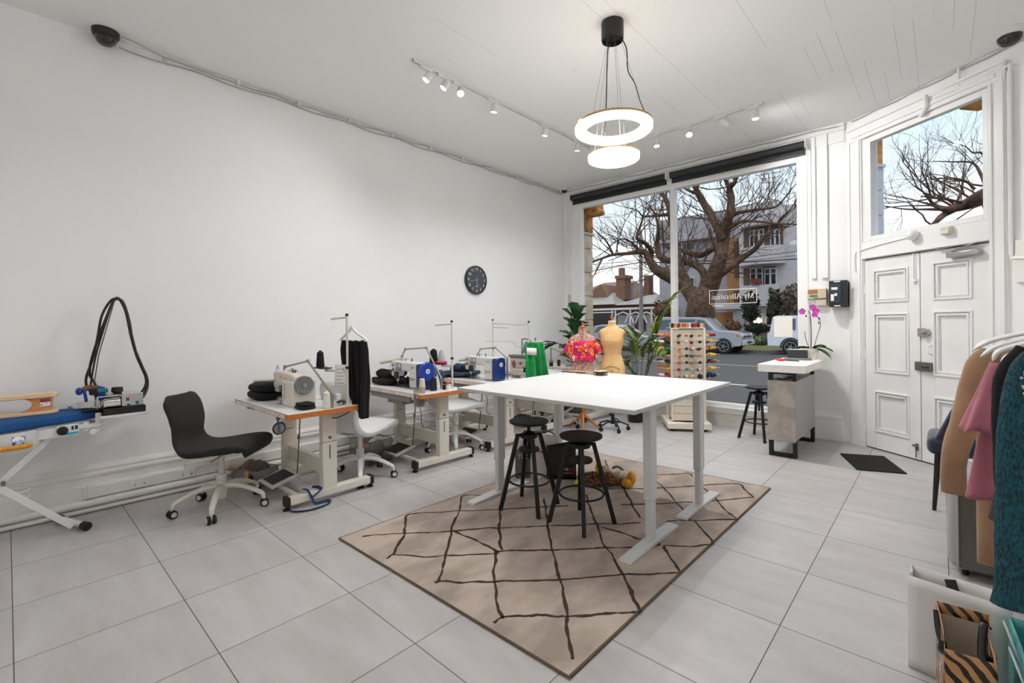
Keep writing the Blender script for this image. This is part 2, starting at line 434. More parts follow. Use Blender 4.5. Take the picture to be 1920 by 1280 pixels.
DARK = mat('dark_gap', (40, 38, 36), .8)
CHROME = mat('brushed_chrome', (190, 190, 190), .28, 1.)
STEEL = mat('dull_steel', (132, 130, 126), .42, .9)
def mould(b, a0, a1, z0, z1, o, w=.02, d=.012):
    for x in (w*0, w*1.5):
        q = d if x == 0 else d*.55
        b.box(a0+x, a1-x, o-q, o+.004, z1-x-w*.8, z1-x); b.box(a0+x, a1-x, o-q, o+.004, z0+x, z0+x+w*.8)
        b.box(a0+x, a0+x+w*.8, o-q, o+.004, z0+x+w*.8, z1-x-w*.8); b.box(a1-x-w*.8, a1-x, o-q, o+.004, z0+x+w*.8, z1-x-w*.8)
def leaf(name, a0, a1, p0, p1, rows, desc):
    t = bpy.data.objects.new(name, None); COL.objects.link(t); struct(t); t.matrix_world = DM
    zb, zt = .012, 2.06; f, r, bk = .012, .03, .06
    b = B(); zs = sorted(rows)
    b.box(a0, p0, f, bk, zb, zt); b.box(p1, a1, f, bk, zb, zt)
    edges = [zb]+[z for q in zs for z in q]+[zt]
    for i in range(0, len(edges), 2): b.box(p0, p1, f, bk, edges[i], edges[i+1])
    b.build('leaf', DOORW, t, bevel=.002)
    for q in zs:
        b = B(); b.box(p0-.002, p1+.002, r, bk-.005, q[0]-.002, q[1]+.002); mould(b, p0-.012, p1+.012, q[0]-.012, q[1]+.012, f)
        b.build('door_panel', DOORW, t, bevel=.002)
    return t
d1 = leaf('door_1', .004, .580, .115, .465, [(1.60, 1.925), (.85, 1.46), (.21, .625)], '')
d2 = leaf('door_2', .589, 1.170, .715, 1.02, [(1.60, 1.935), (.875, 1.47), (.22, .65)], '')
def hw(parent, name, m, f, bevel=.002):
    b = B(); f(b); return b.build(name, m, parent, bevel=bevel)
def tower_bolt(t, a, z0, z1, name):
    hw(t, name, WHITE, lambda b: (b.box(a-.016, a+.016, .004, .012, z0, z1), b.cyl((a, -.002, z0-.03), (a, -.002, z1+.02), .006), b.box(a-.012, a+.03, -.012, .006, z0, z0+.02)))
tower_bolt(d1, .535, 1.78, 2.04, 'top_bolt')
hw(d1, 'bottom_bolt', STEEL, lambda b: (b.box(.53, .556, .003, .012, .1, .17), b.cyl((.543, -.004, .03), (.543, -.004, .16), .005), b.cyl((.52, -.012, .15), (.566, -.012, .15), .011)))
for z in (.22, 1.02, 1.75):
    hw(d1, 'hinge', WHITE, lambda b: b.cyl((.001, .006, z-.05), (.001, .006, z+.05), .008))
    hw(d2, 'hinge', WHITE, lambda b: b.cyl((1.175, .006, z-.05), (1.175, .006, z+.05), .008))
hw(d2, 'night_latch', CHROME, lambda b: (b.prism([(.575+x, z) for x, z in [(0, 1.235), (.07, 1.235)]+[(.07+.04*math.sin(q*PI/8), 1.275-.04*math.cos(q*PI/8)) for q in range(1, 8)]+[(.07, 1.315), (0, 1.315)]], -.014, .012, 'y'), b.cyl((.635, -.036, 1.275), (.635, -.01, 1.275), .022), b.cyl((.635, -.05, 1.275), (.635, -.036, 1.275), .012)))
hw(d2, 'pull_handle', WHITE, lambda b: b.tube(catmull([(.685, .012, 1.16), (.685, -.02, 1.15), (.685, -.028, 1.11), (.69, -.02, 1.07), (.692, .012, 1.06)], 5), .007, 8))
hw(d2, 'rim_lock', STEEL, lambda b: (b.box(.545, .585, -.012, .012, .90, .985), b.box(.588, .70, -.022, .012, .90, .985), b.cyl((.655, -.04, .942), (.655, -.02, .942), .014)))
hw(d2, 'lock_snib', mat('steel_knob', (90, 88, 84), .35, .9), lambda b: b.bar((.63, -.042, .945), (.69, -.042, .94), .016, .012))
hw(d2, 'door_closer', CHROME, lambda b: (b.box(.86, 1.11, -.05, .012, 1.965, 2.015), b.box(.90, .93, -.05, -.02, 2.015, 2.03)), .012)
hw(d2, 'closer_arm', CHROME, lambda b: (b.bar((.93, -.035, 2.035), (1.10, -.03, 2.075), .02, .006), b.bar((1.10, -.03, 2.075), (.76, -.02, 2.062), .018, .005)))
b = B(); b.T = DM; b.box(.5805, .5885, .03, .05, .012, 2.06); b.box(1.1705, 1.1785, .02, .05, .02, 2.06); b.box(.004, 1.172, .02, .05, 2.0605, 2.0745); b.box(.004, 1.172, .02, .05, .001, .0115)
struct(b.build('door_gap_shade', DARK, smooth=0))  # dark strips standing in for the shade in the door gaps
# sensors above doors
t = thing('globe_sensor', 'round white globe sensor above the left door leaf', 'sensor', dw(.565, -.02, 2.235)); t.rotation_euler = (0, 0, DA)
b = B(); b.ell((0, -.035, 0), .052); b.build('dome', PLAST, t); b = B(); b.cyl((0, -.005, 0), (0, .02, 0), .035); b.build('base', PLAST, t)
t = thing('motion_detector', 'small beige motion detector above the right door leaf', 'motion detector', dw(.86, -.02, 2.21)); t.rotation_euler = (0, 0, DA)
BEIGE = mat('aged_beige_plastic', (205, 199, 186), .45)
b = B(); b.box(-.035, .05, -.045, .02, -.03, .045); b.build('housing', BEIGE, t, bevel=.012); b = B(); b.box(-.025, .04, -.05, -.044, -.022, .01); b.build('lens', mat('lens_cream', (222, 218, 208), .3), t, bevel=.004)
# conduits round the entrance
b = B(); b.T = DM
b.tube(catmull([(.70, -.05, 3.545), (.705, -.06, 3.5), (.70, -.05, 3.44), (.64, -.03, 3.37)], 5), .02, 10)
b.tube([(.70, -.04, 3.53), (.90, -.03, 3.52), (1.15, -.03, 3.515), (1.30, -.03, 3.51)], .012, 8)
b.tube(catmull([(.78, -.035, 3.49), (1.1, -.035, 3.475), (1.325, -.03, 3.49), (1.34, -.03, 3.44), (1.34, -.03, 2.9), (1.34, -.03, 1.98), (1.36, -.03, 1.9), (1.6, -.03, 1.89)], 5), .011, 8)
b.tube([(1.322, -.02, 3.45), (1.322, -.02, 1.93)], .009, 8)
b.tube([(.97, -.03, HC), (.97, -.035, 3.5)], .012, 8)
tag(b.build('conduit', WHITE), 'white painted conduit running over the door head and down beside it', 'conduit')
b = B(); b.T = DM
b.tube(catmull([(-.075, -.04, 1.96), (-.075, -.04, 2.12), (-.04, -.03, 2.165), (.2, -.025, 2.20), (.5, -.025, 2.225)], 5), .007, 6)
tag(b.build('sensor_wire', WHITE), 'thin white wire leading from the door frame to the globe sensor', 'wire')

# ---- roller blinds
BLK = mat('blind_fabric', (38, 40, 44), .6, var=.1, scale=30)
for i, (x0, x1) in enumerate(((-4.60, -2.895), (-2.865, -1.165))):
    t = thing('roller_blind', ('black roller blind rolled up above the left window pane', 'black roller blind rolled up above the right window pane')[i], 'blind', (0, YW-.065, 3.51), 0, 'roller blinds')
    b = B(); b.cyl((x0+.02, 0, .0), (x1-.02, 0, .0), .046, n=18); b.build('roll', BLK, t)
    b = B(); b.box(x0+.025, x1-.025, .030, .034, -.1, .0); b.build('fabric', BLK, t, smooth=0)
    b = B(); b.box(x0+.025, x1-.025, .018, .040, -.112, -.085); b.build('hem_bar', mat('hem_black', (30, 31, 34), .4), t, bevel=.003)
    for x in (x0+.004, x1-.014):
        b = B(); b.box(x, x+.01, -.05, .05, -.055, .06); b.build('bracket', PLAST, t, bevel=.002)
    cx, z1 = ((x0+.01, -1.62), (x1+.006, -1.05))[i]
    b = B(); b.tube([(cx, -.03, -.03), (cx, -.03, z1), (cx, -.015, z1-.025), (cx, .0, z1), (cx, .0, -.03)], .004, 6); b.build('bead_chain', PLAST, t)

# ---- writing on the glass, seen from inside (mirrored)
def glyphs():
    G = {}
    def s(x0, y0, x1, y1, w): return ('l', x0, y0, x1, y1, w)
    def a(cx, cy, rx, ry, t0, t1, w): return ('a', cx, cy, rx, ry, t0, t1, w)
    k, n = .13, .055
    sf = lambda x, y, w=.34: s(x-w/2, y, x+w/2, y, n)
    G['M'] = (1.05, [s(.12, 0, .12, 1, n*1.3), s(.12, 1, .5, .05, k), s(.5, .05, .88, 1, n), s(.9, 0, .9, 1, k), sf(.12, .02), sf(.9, .02), sf(.05, .98, .2), sf(.95, .98, .2)])
    G['y'] = (.62, [s(.1, .66, .32, .05, k), s(.55, .66, .25, -.22, n), s(.25, -.22, .12, -.24, k), sf(.1, .66, .28), sf(.55, .66, .24)])
    G['A'] = (.85, [s(.1, 0, .42, 1, n), s(.42, 1, .75, 0, k), s(.2, .34, .62, .34, n), sf(.1, .02, .26), sf(.75, .02, .3)])
    G['l'] = (.36, [s(.18, 0, .18, 1.02, k), sf(.18, .02, .32), s(.04, 1., .18, 1., n)])
    G['t'] = (.42, [s(.18, .1, .18, .88, k), s(.04, .66, .36, .66, n), a(.28, .12, .1, .12, 180, 330, n)])
    G['e'] = (.56, [a(.28, .33, .22, .32, 40, 320, n*1.6), s(.08, .36, .48, .36, n), a(.28, .36, .2, .29, 0, 90, n)])
    G['r'] = (.46, [s(.14, 0, .14, .66, k), sf(.14, .02, .3), a(.32, .46, .17, .2, 40, 170, n*1.5), s(.02, .65, .14, .65, n)])
    G['a'] = (.56, [s(.4, 0, .4, .5, k), a(.24, .46, .16, .2, 0, 150, n), a(.24, .2, .17, .19, 60, 330, n*1.5), s(.4, .03, .52, .03, n)])
    G['i'] = (.34, [s(.17, 0, .17, .66, k), sf(.17, .02, .3), s(.04, .65, .17, .65, n), s(.17, .85, .17, .98, k)])
    G['o'] = (.6, [a(.3, .33, .23, .32, 0, 360, n*1.7)])
    G['n'] = (.64, [s(.14, 0, .14, .66, k), sf(.14, .02, .28), a(.32, .42, .18, .23, 0, 160, n), s(.5, 0, .5, .44, k), sf(.5, .02, .28), s(.02, .65, .14, .65, n)])
    return G
def write(b, txt, M, h):
    G = glyphs(); x = 0
    for ch in txt:
        if ch == ' ': x += .4; continue
        adv, st = G[ch]
        for q in st:
            if q[0] == 'l':
                _, x0, y0, x1, y1, w = q; pts = [(x0, y0), (x1, y1)]
            else:
                _, cx, cy, rx, ry, t0, t1, w = q; k = 14
                pts = [(cx+rx*math.cos(math.radians(lerp(t0, t1, i/k))), cy+ry*math.sin(math.radians(lerp(t0, t1, i/k)))) for i in range(k+1)]
            for p, r in zip(pts, pts[1:]):
                dv = V((r[0]-p[0], r[1]-p[1], 0)); 
                if dv.length < 1e-6: continue
                nn = V((-dv.y, dv.x, 0)).normalized()*w/2; e = dv.normalized()*(.004)
                A, Bq = V((x+p[0], p[1], 0))-e, V((x+r[0], r[1], 0))+e
                c4 = [A-nn, Bq-nn, Bq+nn, A+nn]
                b.add([M @ (c*h+V((0, 0, z))) for z in (0, .0008) for c in c4], [(3, 2, 1, 0), (4, 5, 6, 7), (0, 1, 5, 4), (1, 2, 6, 5), (2, 3, 7, 6), (3, 0, 4, 7)])
        x += adv*1.02
    return x*h
b = B()
sx0, sx1, sz0, sz1, sy = -2.354, -1.748, 1.638, 1.832, YW+.036
Ms = Matrix(((-1, 0, 0, 0), (0, 0, 1, sy), (0, 1, 0, 0), (0, 0, 0, 1)))      # mirrored: x runs right to left
Mt = Ms.copy(); Mt[0][3] = sx1-.038; Mt[2][3] = 1.702
SIGNW = mat('sign_vinyl', (252, 244, 230), .5)
write(b, 'My Alteration', Mt, .0725)
fr = .008
b.box(sx0, sx1, sy, sy+.001, sz1-fr, sz1); b.box(sx0, sx1, sy, sy+.001, sz0, sz0+fr); b.box(sx0, sx0+fr, sy, sy+.001, sz0, sz1); b.box(sx1-fr, sx1, sy, sy+.001, sz0, sz1)
for i in range(9):
    x = sx0+.045+i*.0165; h = (.014, .02, .012, .018, .014, .02, .012, .02, .014)[i]
    b.box(x, x+.009, sy, sy+.001, sz0-.033, sz0-.033+h)
tag(b.build('window_lettering', SIGNW, smooth=0), 'white framed lettering reading My Alteration on the shop window', 'lettering')
t = thing('paper_notice', 'white paper notice taped to the right window pane above the counter', 'notice', (-1.452, YW+.034, 1.33))
PAPER = mat('white_paper', (244, 240, 234), .8, var=.02)
b = B(); b.box(-.103, .103, -.0015, .0, -.13, .122); b.build('sheet', PAPER, t, smooth=0)
b = B(); b.box(-.118, -.1035, -.001, 0, -.128, .12); b.build('side_strip', mat('strip_grey', (196, 204, 214), .6, rgb2=(150, 160, 176), scale=60), t, smooth=0)

# ---- electrical boxes on the pier
t = thing('meter_box', 'black plastic meter box mounted beside the entrance doors', 'meter box', (-.845, YW, 1.70))
BLKP = mat('black_plastic', (28, 28, 30), .38, var=.1)
b = B(); b.box(-.10, .075, -.14, 0, -.145, .155); b.build('case', BLKP, t, bevel=.008)
b = B(); b.box(-.09, .02, -.15, -.139, -.1, .115); b.build('clear_cover', mat('smoked_cover', (52, 62, 78), .12, var=.2, scale=20), t, bevel=.003)
b = B(); b.box(-.075, -.015, -.152, -.149, .05, .078); b.box(-.08, -.05, -.152, -.149, -.075, .0); b.box(-.045, -.02, -.152, -.149, -.02, .01); b.build('data_label', PAPER, t, smooth=0)
for z in (.135, -.14): b = B(); b.box(-.05, .01, -.146, -.139, z, z+.013); b.build('seal_strip', PAPER, t, bevel=.002)
t = thing('switch_box', 'old beige fuse box with red and green labels beside black meter', 'fuse box', (-1.075, YW, 1.715))
b = B(); b.box(-.095, .095, -.07, 0, -.055, .06); b.build('case', mat('aged_box', (205, 194, 166), .5, var=.1), t, bevel=.003)
b = B(); b.box(-.085, .01, -.0715, -.069, .0, .05); b.build('red_label', mat('red_brown_label', (176, 110, 74), .6), t, smooth=0)
b = B(); b.box(-.07, .01, -.0715, -.069, -.035, -.012); b.box(-.035, .02, -.0715, -.069, -.052, -.043); b.build('green_label', mat('green_label', (52, 128, 84), .6), t, smooth=0)
t = thing('junction_box', 'small cream junction box under the beige fuse box', 'junction box', (-1.03, YW, 1.615))
b = B(); b.box(-.055, .05, -.055, 0, -.04, .037); b.build('case', mat('cream_box', (214, 206, 190), .5), t, bevel=.003)
b = B(); b.box(-.045, .04, -.058, -.0545, -.03, .028); b.build('lid', mat('cream_lid', (206, 196, 178), .5, var=.1), t, bevel=.002)
t = thing('doorbell_chime', 'small cream chime box on the window post by the left wall', 'chime', (XL+.135, YW-.02, 1.83))
b = B(); b.box(-.03, .03, -.03, 0, -.05, .05); b.build('case', BEIGE, t, bevel=.008)
b = B(); b.box(-.02, .02, -.034, -.029, -.03, .01); b.build('grille', mat('cream_lid'), t, smooth=0)
# ---- security cameras
def dome_cam(label, loc, r, body, dome, rz=0):
    t = thing('security_camera', label, 'security camera', loc, rz)
    b = B(); b.lathe([(r, 0), (r, -.25*r), (r*.92, -.5*r), (r*.8, -.55*r), (0, -.55*r)], n=24); b.build('base', body, t)
    b = B(); b.lathe([(r*.78, -.5*r), (r*.76, -.8*r), (r*.6, -1.1*r), (r*.35, -1.28*r), (0, -1.35*r)], n=24); b.build('dome', dome, t)
    b = B(); b.ell((r*.25, -r*.45, -r*.85), r*.27); b.build('lens', mat('lens_red', (60, 14, 14), .15), t)
    return t
SMOKE = mat('smoked_dome', (30, 30, 30), .08, coat=.5)
dome_cam('black dome security camera where left wall meets ceiling', (XL+.10, .53, HC), .085, BLKP, SMOKE, .9)
dome_cam('small white dome camera in the corner beside the window', (XL+.14, YW-.16, HC), .06, PLAST, SMOKE)
dome_cam('white dome camera on the ceiling above the entrance doors', (.415, 5.36, HC), .095, PLAST, SMOKE)
t = thing('notice_board', 'blank white board on the wall right of the entrance doors', 'board', dw(1.52, -.006, 1.86)); t.rotation_euler = (0, 0, DA)
b = B(); b.box(-.16, .17, -.02, .006, -.165, .18); b.build('panel', PAPER, t, bevel=.004)
# ---- wall clock
t = thing('wall_clock', 'round dark grey wall clock with white numerals on the left wall', 'clock', (XL, 4.452, 2.012))
b = B(); b.lathe([(.2, .0), (.2, .02), (.197, .036), (.187, .04), (.184, .03), (0, .03)], n=48, axis=(1, 0, 0)); b.build('case', mat('clock_black', (26, 27, 30), .35), t)
b = B(); b.cyl((.0295, 0, 0), (.0315, 0, 0), .184, n=48); b.build('dial', mat('clock_dial', (62, 66, 72), .35, var=.05), t)
b = B()
Mc = Matrix(((0, 0, 1, .033), (-1, 0, 0, 0), (0, 1, 0, 0), (0, 0, 0, 1)))
Mc = Matrix(((0, 0, 1, .033), (1, 0, 0, 0), (0, 1, 0, 0), (0, 0, 0, 1)))
for h in range(1, 13):
    q = math.radians(90-30*h); M = Mc.copy(); M[1][3] = .15*math.cos(q); M[2][3] = .15*math.sin(q)
    b.text(str(h), .056, M)
b.build('numerals', mat('clock_white', (236, 236, 236), .5), t, smooth=0)
def hand(nm, hours, ln, w, bk=.03):
    q = math.radians(90-30*hours); dv = V((0, math.cos(q), math.sin(q)))
    b = B(); b.bar(V((.036, 0, 0))-dv*bk, V((.036, 0, 0))+dv*ln, w, .002, (1, 0, 0)); b.cyl((.033, 0, 0), (.039, 0, 0), .008)
    b.build(nm, mat('clock_white'), t, smooth=0)
hand('hour_hand', 5.72, .10, .010); hand('minute_hand', 8.64, .125, .008)
b = B(); b.bar((.0345, -.03, -.09), (.0345, .02, -.09), .002, .02, (1, 0, 0)); b.build('dial_mark', mat('clock_grey', (150, 152, 156), .5), t, smooth=0)
# ---------------------------------------------------------------- left side: pressing table, sewing stations, chairs
def WB(t):
    b = B(); b.T = Matrix.Translation(-V(t.location)); return b
BLUE = mat('blue_board_cover', (10, 72, 132), .75, var=.08, scale=12, bump=.15, bscale=300)
CREAM = mat('cream_enamel', (217, 211, 199), .38, var=.03)
GREYW = mat('grey_white_enamel', (222, 222, 220), .35, var=.03)
BLACK = mat('black_rubber', (15, 15, 16), .55, var=.15)
PINE = mat('pine_wood', (232, 206, 168), .5, rgb2=(214, 182, 140), scale=5, stretch=(14, 1.2, 14))
BEECH = mat('beech_block', (214, 152, 92), .5, rgb2=(192, 126, 70), scale=6, stretch=(3, 3, 16))
INOX = mat('polished_inox', (205, 205, 205), .14, 1.)
t = thing('pressing_table', 'blue covered vacuum pressing table by the left wall', 'ironing table', (-4.5, .1, 0))
b = WB(t)
b.prism([(-4.16, -.9), (-4.24, -.4), (-4.305, 0), (-4.40, .25), (-4.465, .40), (-4.50, .45), (-4.66, .45), (-4.705, .3), (-4.72, -.9)], .742, .812)
b.build('board_cover', BLUE, t, bevel=.022, seg=4)
b = WB(t); b.prism([(-4.20, -.88), (-4.34, 0), (-4.44, .25), (-4.49, .40), (-4.64, .42), (-4.68, .3), (-4.70, -.88)], .722, .742); b.build('board_frame', GREYW, t)
b = WB(t); b.lathe([(.0, .60), (.13, .60), (.155, .64), (.16, .735), (0, .735)], (-4.47, .0, 0), 28); b.build('suction_tank', GREYW, t)
b = WB(t)
for i in range(10):
    a0 = lerp(-.25, .75, i/10); a1 = lerp(-.25, .75, (i+1)/10); r = .1605
    b.quad((-4.47+r*math.cos(a0), r*math.sin(a0), .628), (-4.47+r*math.cos(a1), r*math.sin(a1), .628), (-4.47+r*math.cos(a1), r*math.sin(a1), .655), (-4.47+r*math.cos(a0), r*math.sin(a0), .655))
b.build('warning_strip', mat('orange_strip', (226, 156, 40), .5, var=.15, scale=40), t, solid=.001)
b = WB(t)
for i in range(5):
    a0 = lerp(.12, .5, i/5); a1 = lerp(.12, .5, (i+1)/5); r = .1608
    b.quad((-4.47+r*math.cos(a0), r*math.sin(a0), .662), (-4.47+r*math.cos(a1), r*math.sin(a1), .662), (-4.47+r*math.cos(a1), r*math.sin(a1), .71), (-4.47+r*math.cos(a0), r*math.sin(a0), .71))
b.build('maker_sticker', mat('sticker_blue_white', (240, 242, 246), .4, rgb2=(50, 80, 170), scale=45, lo=.52, hi=.6), t, solid=.001)
b = WB(t); b.box(-4.60, -4.40, .13, .335, .655, .722); b.box(-4.60, -4.42, .335, .46, .69, .722); b.build('control_housing', GREYW, t, bevel=.005)
b = WB(t); b.box(-4.403, -4.393, .225, .335, .662, .735); b.build('control_panel', PLAST, t, bevel=.003)
b = WB(t); b.lathe([(.030, 0), (.028, .018), (.02, .022), (0, .022)], (-4.393, .253, .70), 20, (1, 0, 0)); b.build('dial_knob', BLACK, t)
b = WB(t); b.box(-4.394, -4.388, .298, .308, .70, .725); b.build('rocker_switch', BLACK, t, bevel=.001)
b = WB(t); b.box(-4.394, -4.388, .315, .33, .70, .728); b.build('rocker_switch', mat('green_switch', (20, 70, 62), .3), t, bevel=.001)
b = WB(t); b.prism([(.262, .668), (.332, .668), (.332, .686), (.275, .682)], -4.3935, -4.392, 'x'); b.build('cyan_stripe', mat('cyan_print', (40, 160, 206), .5), t, smooth=0)
b = WB(t); b.box(-4.45, -4.43, .36, .39, .67, .735); b.box(-4.45, -4.43, .425, .455, .655, .79); b.cyl((-4.46, .41, .665), (-4.40, .41, .665), .022); b.build('hinge_bracket', GREYW, t, bevel=.004)
for nm, p in (('leg', [(-4.40, .30, .035), (-4.40, -.02, .41), (-4.40, -.34, .70)]), ('leg', [(-4.45, .215, .68), (-4.43, -.02, .41), (-4.42, -.38, .035)])):
    b = WB(t); b.bar(p[0], p[2], .022, .04, (1, 0, 0)); b.build(nm, GREYW, t, bevel=.003)
b = WB(t); b.cyl((-4.46, -.02, .41), (-4.375, -.02, .41), .012); b.build('pivot_bolt', STEEL, t)
for y0, y1 in ((.25, .36), (-.42, -.30)):
    b = WB(t); b.cyl((-4.66, y0, .03), (-4.36, y1, .03), .021); b.build('foot_bar', GREYW, t)
    for p, q in (((-4.68, y0-.008, .03), (-4.64, y0+.008, .03)), ((-4.385, y1-.009, .03), (-4.33, y1+.011, .03))):
        b = WB(t); b.cyl(p, q, .028); b.build('foot_cap', BLACK, t, bevel=.006)
b = WB(t)
for z in (.33, .28): b.tube(catmull([(-4.60, -.3, z), (-4.60, .05, z), (-4.45, .06, z-.01), (-4.42, -.3, z)], 4), .004, 6)
b.build('wire_rack', GREYW, t)

t = thing('sleeve_board', 'plain wooden sleeve board standing on the blue pressing table', 'sleeve board', (-4.55, 0, .812))
def plank(b, z0, z1, y1):
    p = [(-4.60, -.7), (-4.60, y1-.05)]+[(-4.545+.055*math.cos(a), y1-.05+.05*math.sin(a)) for a in [PI-i*PI/8 for i in range(9)]]+[(-4.49, -.7)]
    b.prism(p, z0, z1)
b = WB(t); plank(b, .812, .834, .245); b.build('base_plank', PINE, t, bevel=.005)
b = WB(t); plank(b, .925, .953, .245); b.build('top_plank', PINE, t, bevel=.005)
b = WB(t); b.prism([(.06, .834), (.21, .834), (.215, .925), (.06, .925)]+[(.06+.055*math.sin(a), .8795+.0455*math.cos(a)) for a in [i*PI/10 for i in range(1, 10)]], -4.585, -4.505, 'x'); b.build('support_block', BEECH, t, bevel=.002)
b = WB(t); b.box(-4.505, -4.503, .15, .20, .895, .915); b.build('red_label', mat('label_red', (150, 50, 50), .5), t, smooth=0)
b = WB(t); b.box(-4.505, -4.503, .15, .20, .866, .8945); b.build('white_label', mat('label_white', (232, 228, 224), .5, rgb2=(120, 120, 130), scale=60, lo=.55, hi=.7), t, smooth=0)

def IB(t):
    b = B(); b.T = Matrix.Translation(-V(t.location)) @ Matrix(((1, 0, 0, 0), (0, .74, 0, .152), (0, 0, 1.06, -.049), (0, 0, 0, 1))); return b
t = thing('steam_iron', 'steam iron with blue handle and brown grip on pressing table', 'iron', (-4.52, .42, .812))
b = IB(t); b.box(-4.62, -4.43, .27, .52, .813, .818); b.build('rest_mat', BLACK, t, smooth=0)
b = IB(t); b.prism([(-4.57, .46), (-4.47, .46), (-4.465, .40), (-4.485, .33), (-4.52, .285), (-4.555, .33), (-4.575, .40)], .819, .829); b.build('sole_plate', INOX, t, bevel=.002)
b = WB(t)
sec = [(.46, .05, .862), (.40, .05, .868), (.34, .036, .866), (.30, .012, .85)]
b.grid(lambda u, v: (lambda q: (-4.52+q[0]*(.92 if u < .34 or u > .66 else .7)*(-1 if u < .5 else 1), lerp(.455, .29, v), .829 if (u < .1 or u > .9) else q[1]))(interp([(0, .048, .866), (.4, .048, .87), (.75, .034, .868), (1, .006, .845)], v)), 6, 8)
b.box(-4.565, -4.475, .44, .457, .829, .862)
b.build('iron_body', INOX, t, smooth=20)
b = IB(t); b.bar((-4.52, .315, .866), (-4.52, .30, .945), .03, .024); b.prism([(.375, .868), (.455, .868), (.45, .955), (.40, .965)], -4.555, -4.485, 'x'); b.ell((-4.52, .265, .938), (.022, .028, .026)); b.build('handle_frame', mat('iron_blue', (24, 56, 150), .35), t, bevel=.005)
b = IB(t); b.tube([(-4.52, .29, .95), (-4.52, .33, .958), (-4.52, .41, .952)], [.017, .019, .017], 12); b.build('cork_grip', mat('cork_brown', (112, 76, 54), .7, var=.2, scale=60), t)

t = thing('steam_generator', 'stainless steam generator in a black tray at the table end', 'steam generator', (-4.52, .6, .775))
b = WB(t); b.box(-4.64, -4.37, .455, .70, .772, .776); b.box(-4.375, -4.37, .455, .70, .776, .82); b.box(-4.64, -4.635, .455, .70, .776, .82); b.box(-4.64, -4.37, .695, .70, .776, .82); b.box(-4.64, -4.37, .455, .46, .776, .82); b.build('tray', mat('black_gloss', (16, 16, 18), .15), t, smooth=0)
b = WB(t); b.box(-4.66, -4.36, .44, .72, .752, .771); b.build('tray_shelf', GREYW, t, bevel=.003)
b = WB(t); b.cyl((-4.445, .475, .84), (-4.445, .56, .84), .052, n=24); b.ell((-4.445, .475, .84), (.052, .02, .052)); b.build('boiler', INOX, t)
b = WB(t); b.box(-4.63, -4.40, .565, .69, .777, .91); b.box(-4.63, -4.52, .46, .565, .777, .91); b.box(-4.415, -4.40, .43, .565, .900, .908); b.box(-4.415, -4.40, .43, .438, .818, .90); b.build('case', INOX, t, bevel=.003)
for y, z, m in ((.60, .872, 'label_red'), (.605, .825, 'teal_switch'), (.655, .84, 'teal_switch')):
    b = WB(t); b.box(-4.401, -4.392, y-.009, y+.009, z-.012, z+.012); b.build('switch' if 'teal' in m else 'red_lamp', mat(m, (26, 92, 92), .3), t, bevel=.002)
b = WB(t); b.lathe([(.026, 0), (.026, .01), (.036, .02), (.032, .05), (.0, .05)], (-4.51, .555, .905), 18); b.build('filler_cap', BLACK, t)
b = WB(t); b.box(-4.54, -4.47, .44, .50, .925, .955); b.build('valve_body', mat('teal_valve', (22, 110, 128), .35), t, bevel=.006)
b = WB(t); b.box(-4.54, -4.48, .40, .445, .915, .95); b.cyl((-4.51, .46, .9), (-4.51, .46, .93), .014); b.build('valve_coil', BLACK, t, bevel=.004)
b = WB(t); b.tube([(-4.56, .42, .90), (-4.57, .46, 1.2), (-4.58, .555, 1.612)], .004, 6); b.cyl((-4.60, .555, 1.612), (-4.56, .575, 1.616), .012); b.build('hose_support', STEEL, t)
t = thing('steam_hose', 'black steam hose and cable looping high above the steam generator', 'hose', (-4.52, .5, .9))
b = WB(t); HX = -4.56
def hose(b, pts, r): b.tube(catmull([(HX+p[2], p[0], p[1]) for p in pts], 6), r, 8)
hose(b, [(.445, .90, .03), (.40, .95, .0), (.388, 1.03, 0), (.42, 1.16, .02), (.45, 1.32, .02), (.475, 1.48, .01), (.52, 1.585, 0), (.555, 1.615, 0), (.60, 1.59, 0), (.635, 1.44, .01), (.655, 1.27, .02), (.70, 1.12, .02), (.738, 1.0, .02), (.73, .91, .04), (.675, .85, .10), (.56, .87, .13), (.47, .90, .12), (.43, .90, .07)], .0085)
hose(b, [(.455, .91, .05), (.43, 1.0, .03), (.405, 1.08, .02), (.435, 1.25, .03), (.50, 1.47, .02), (.545, 1.60, .01), (.575, 1.615, 0), (.615, 1.52, .0), (.645, 1.33, .0), (.68, 1.17, .0), (.725, 1.04, 0), (.735, .95, .0), (.70, .885, .05), (.66, .84, .1)], .0085)
hose(b, [(.475, .93, .06), (.42, .935, .04), (.41, .98, .03), (.44, 1.2, .04), (.50, 1.45, .03), (.55, 1.612, .02), (.60, 1.57, .02), (.64, 1.38, .02), (.69, 1.13, .02), (.73, .99, .02), (.69, .90, .06), (.60, .86, .12), (.50, .82, .12)], .006)
b.build('hose', mat('hose_black', (18, 18, 19), .45, var=.1), t)

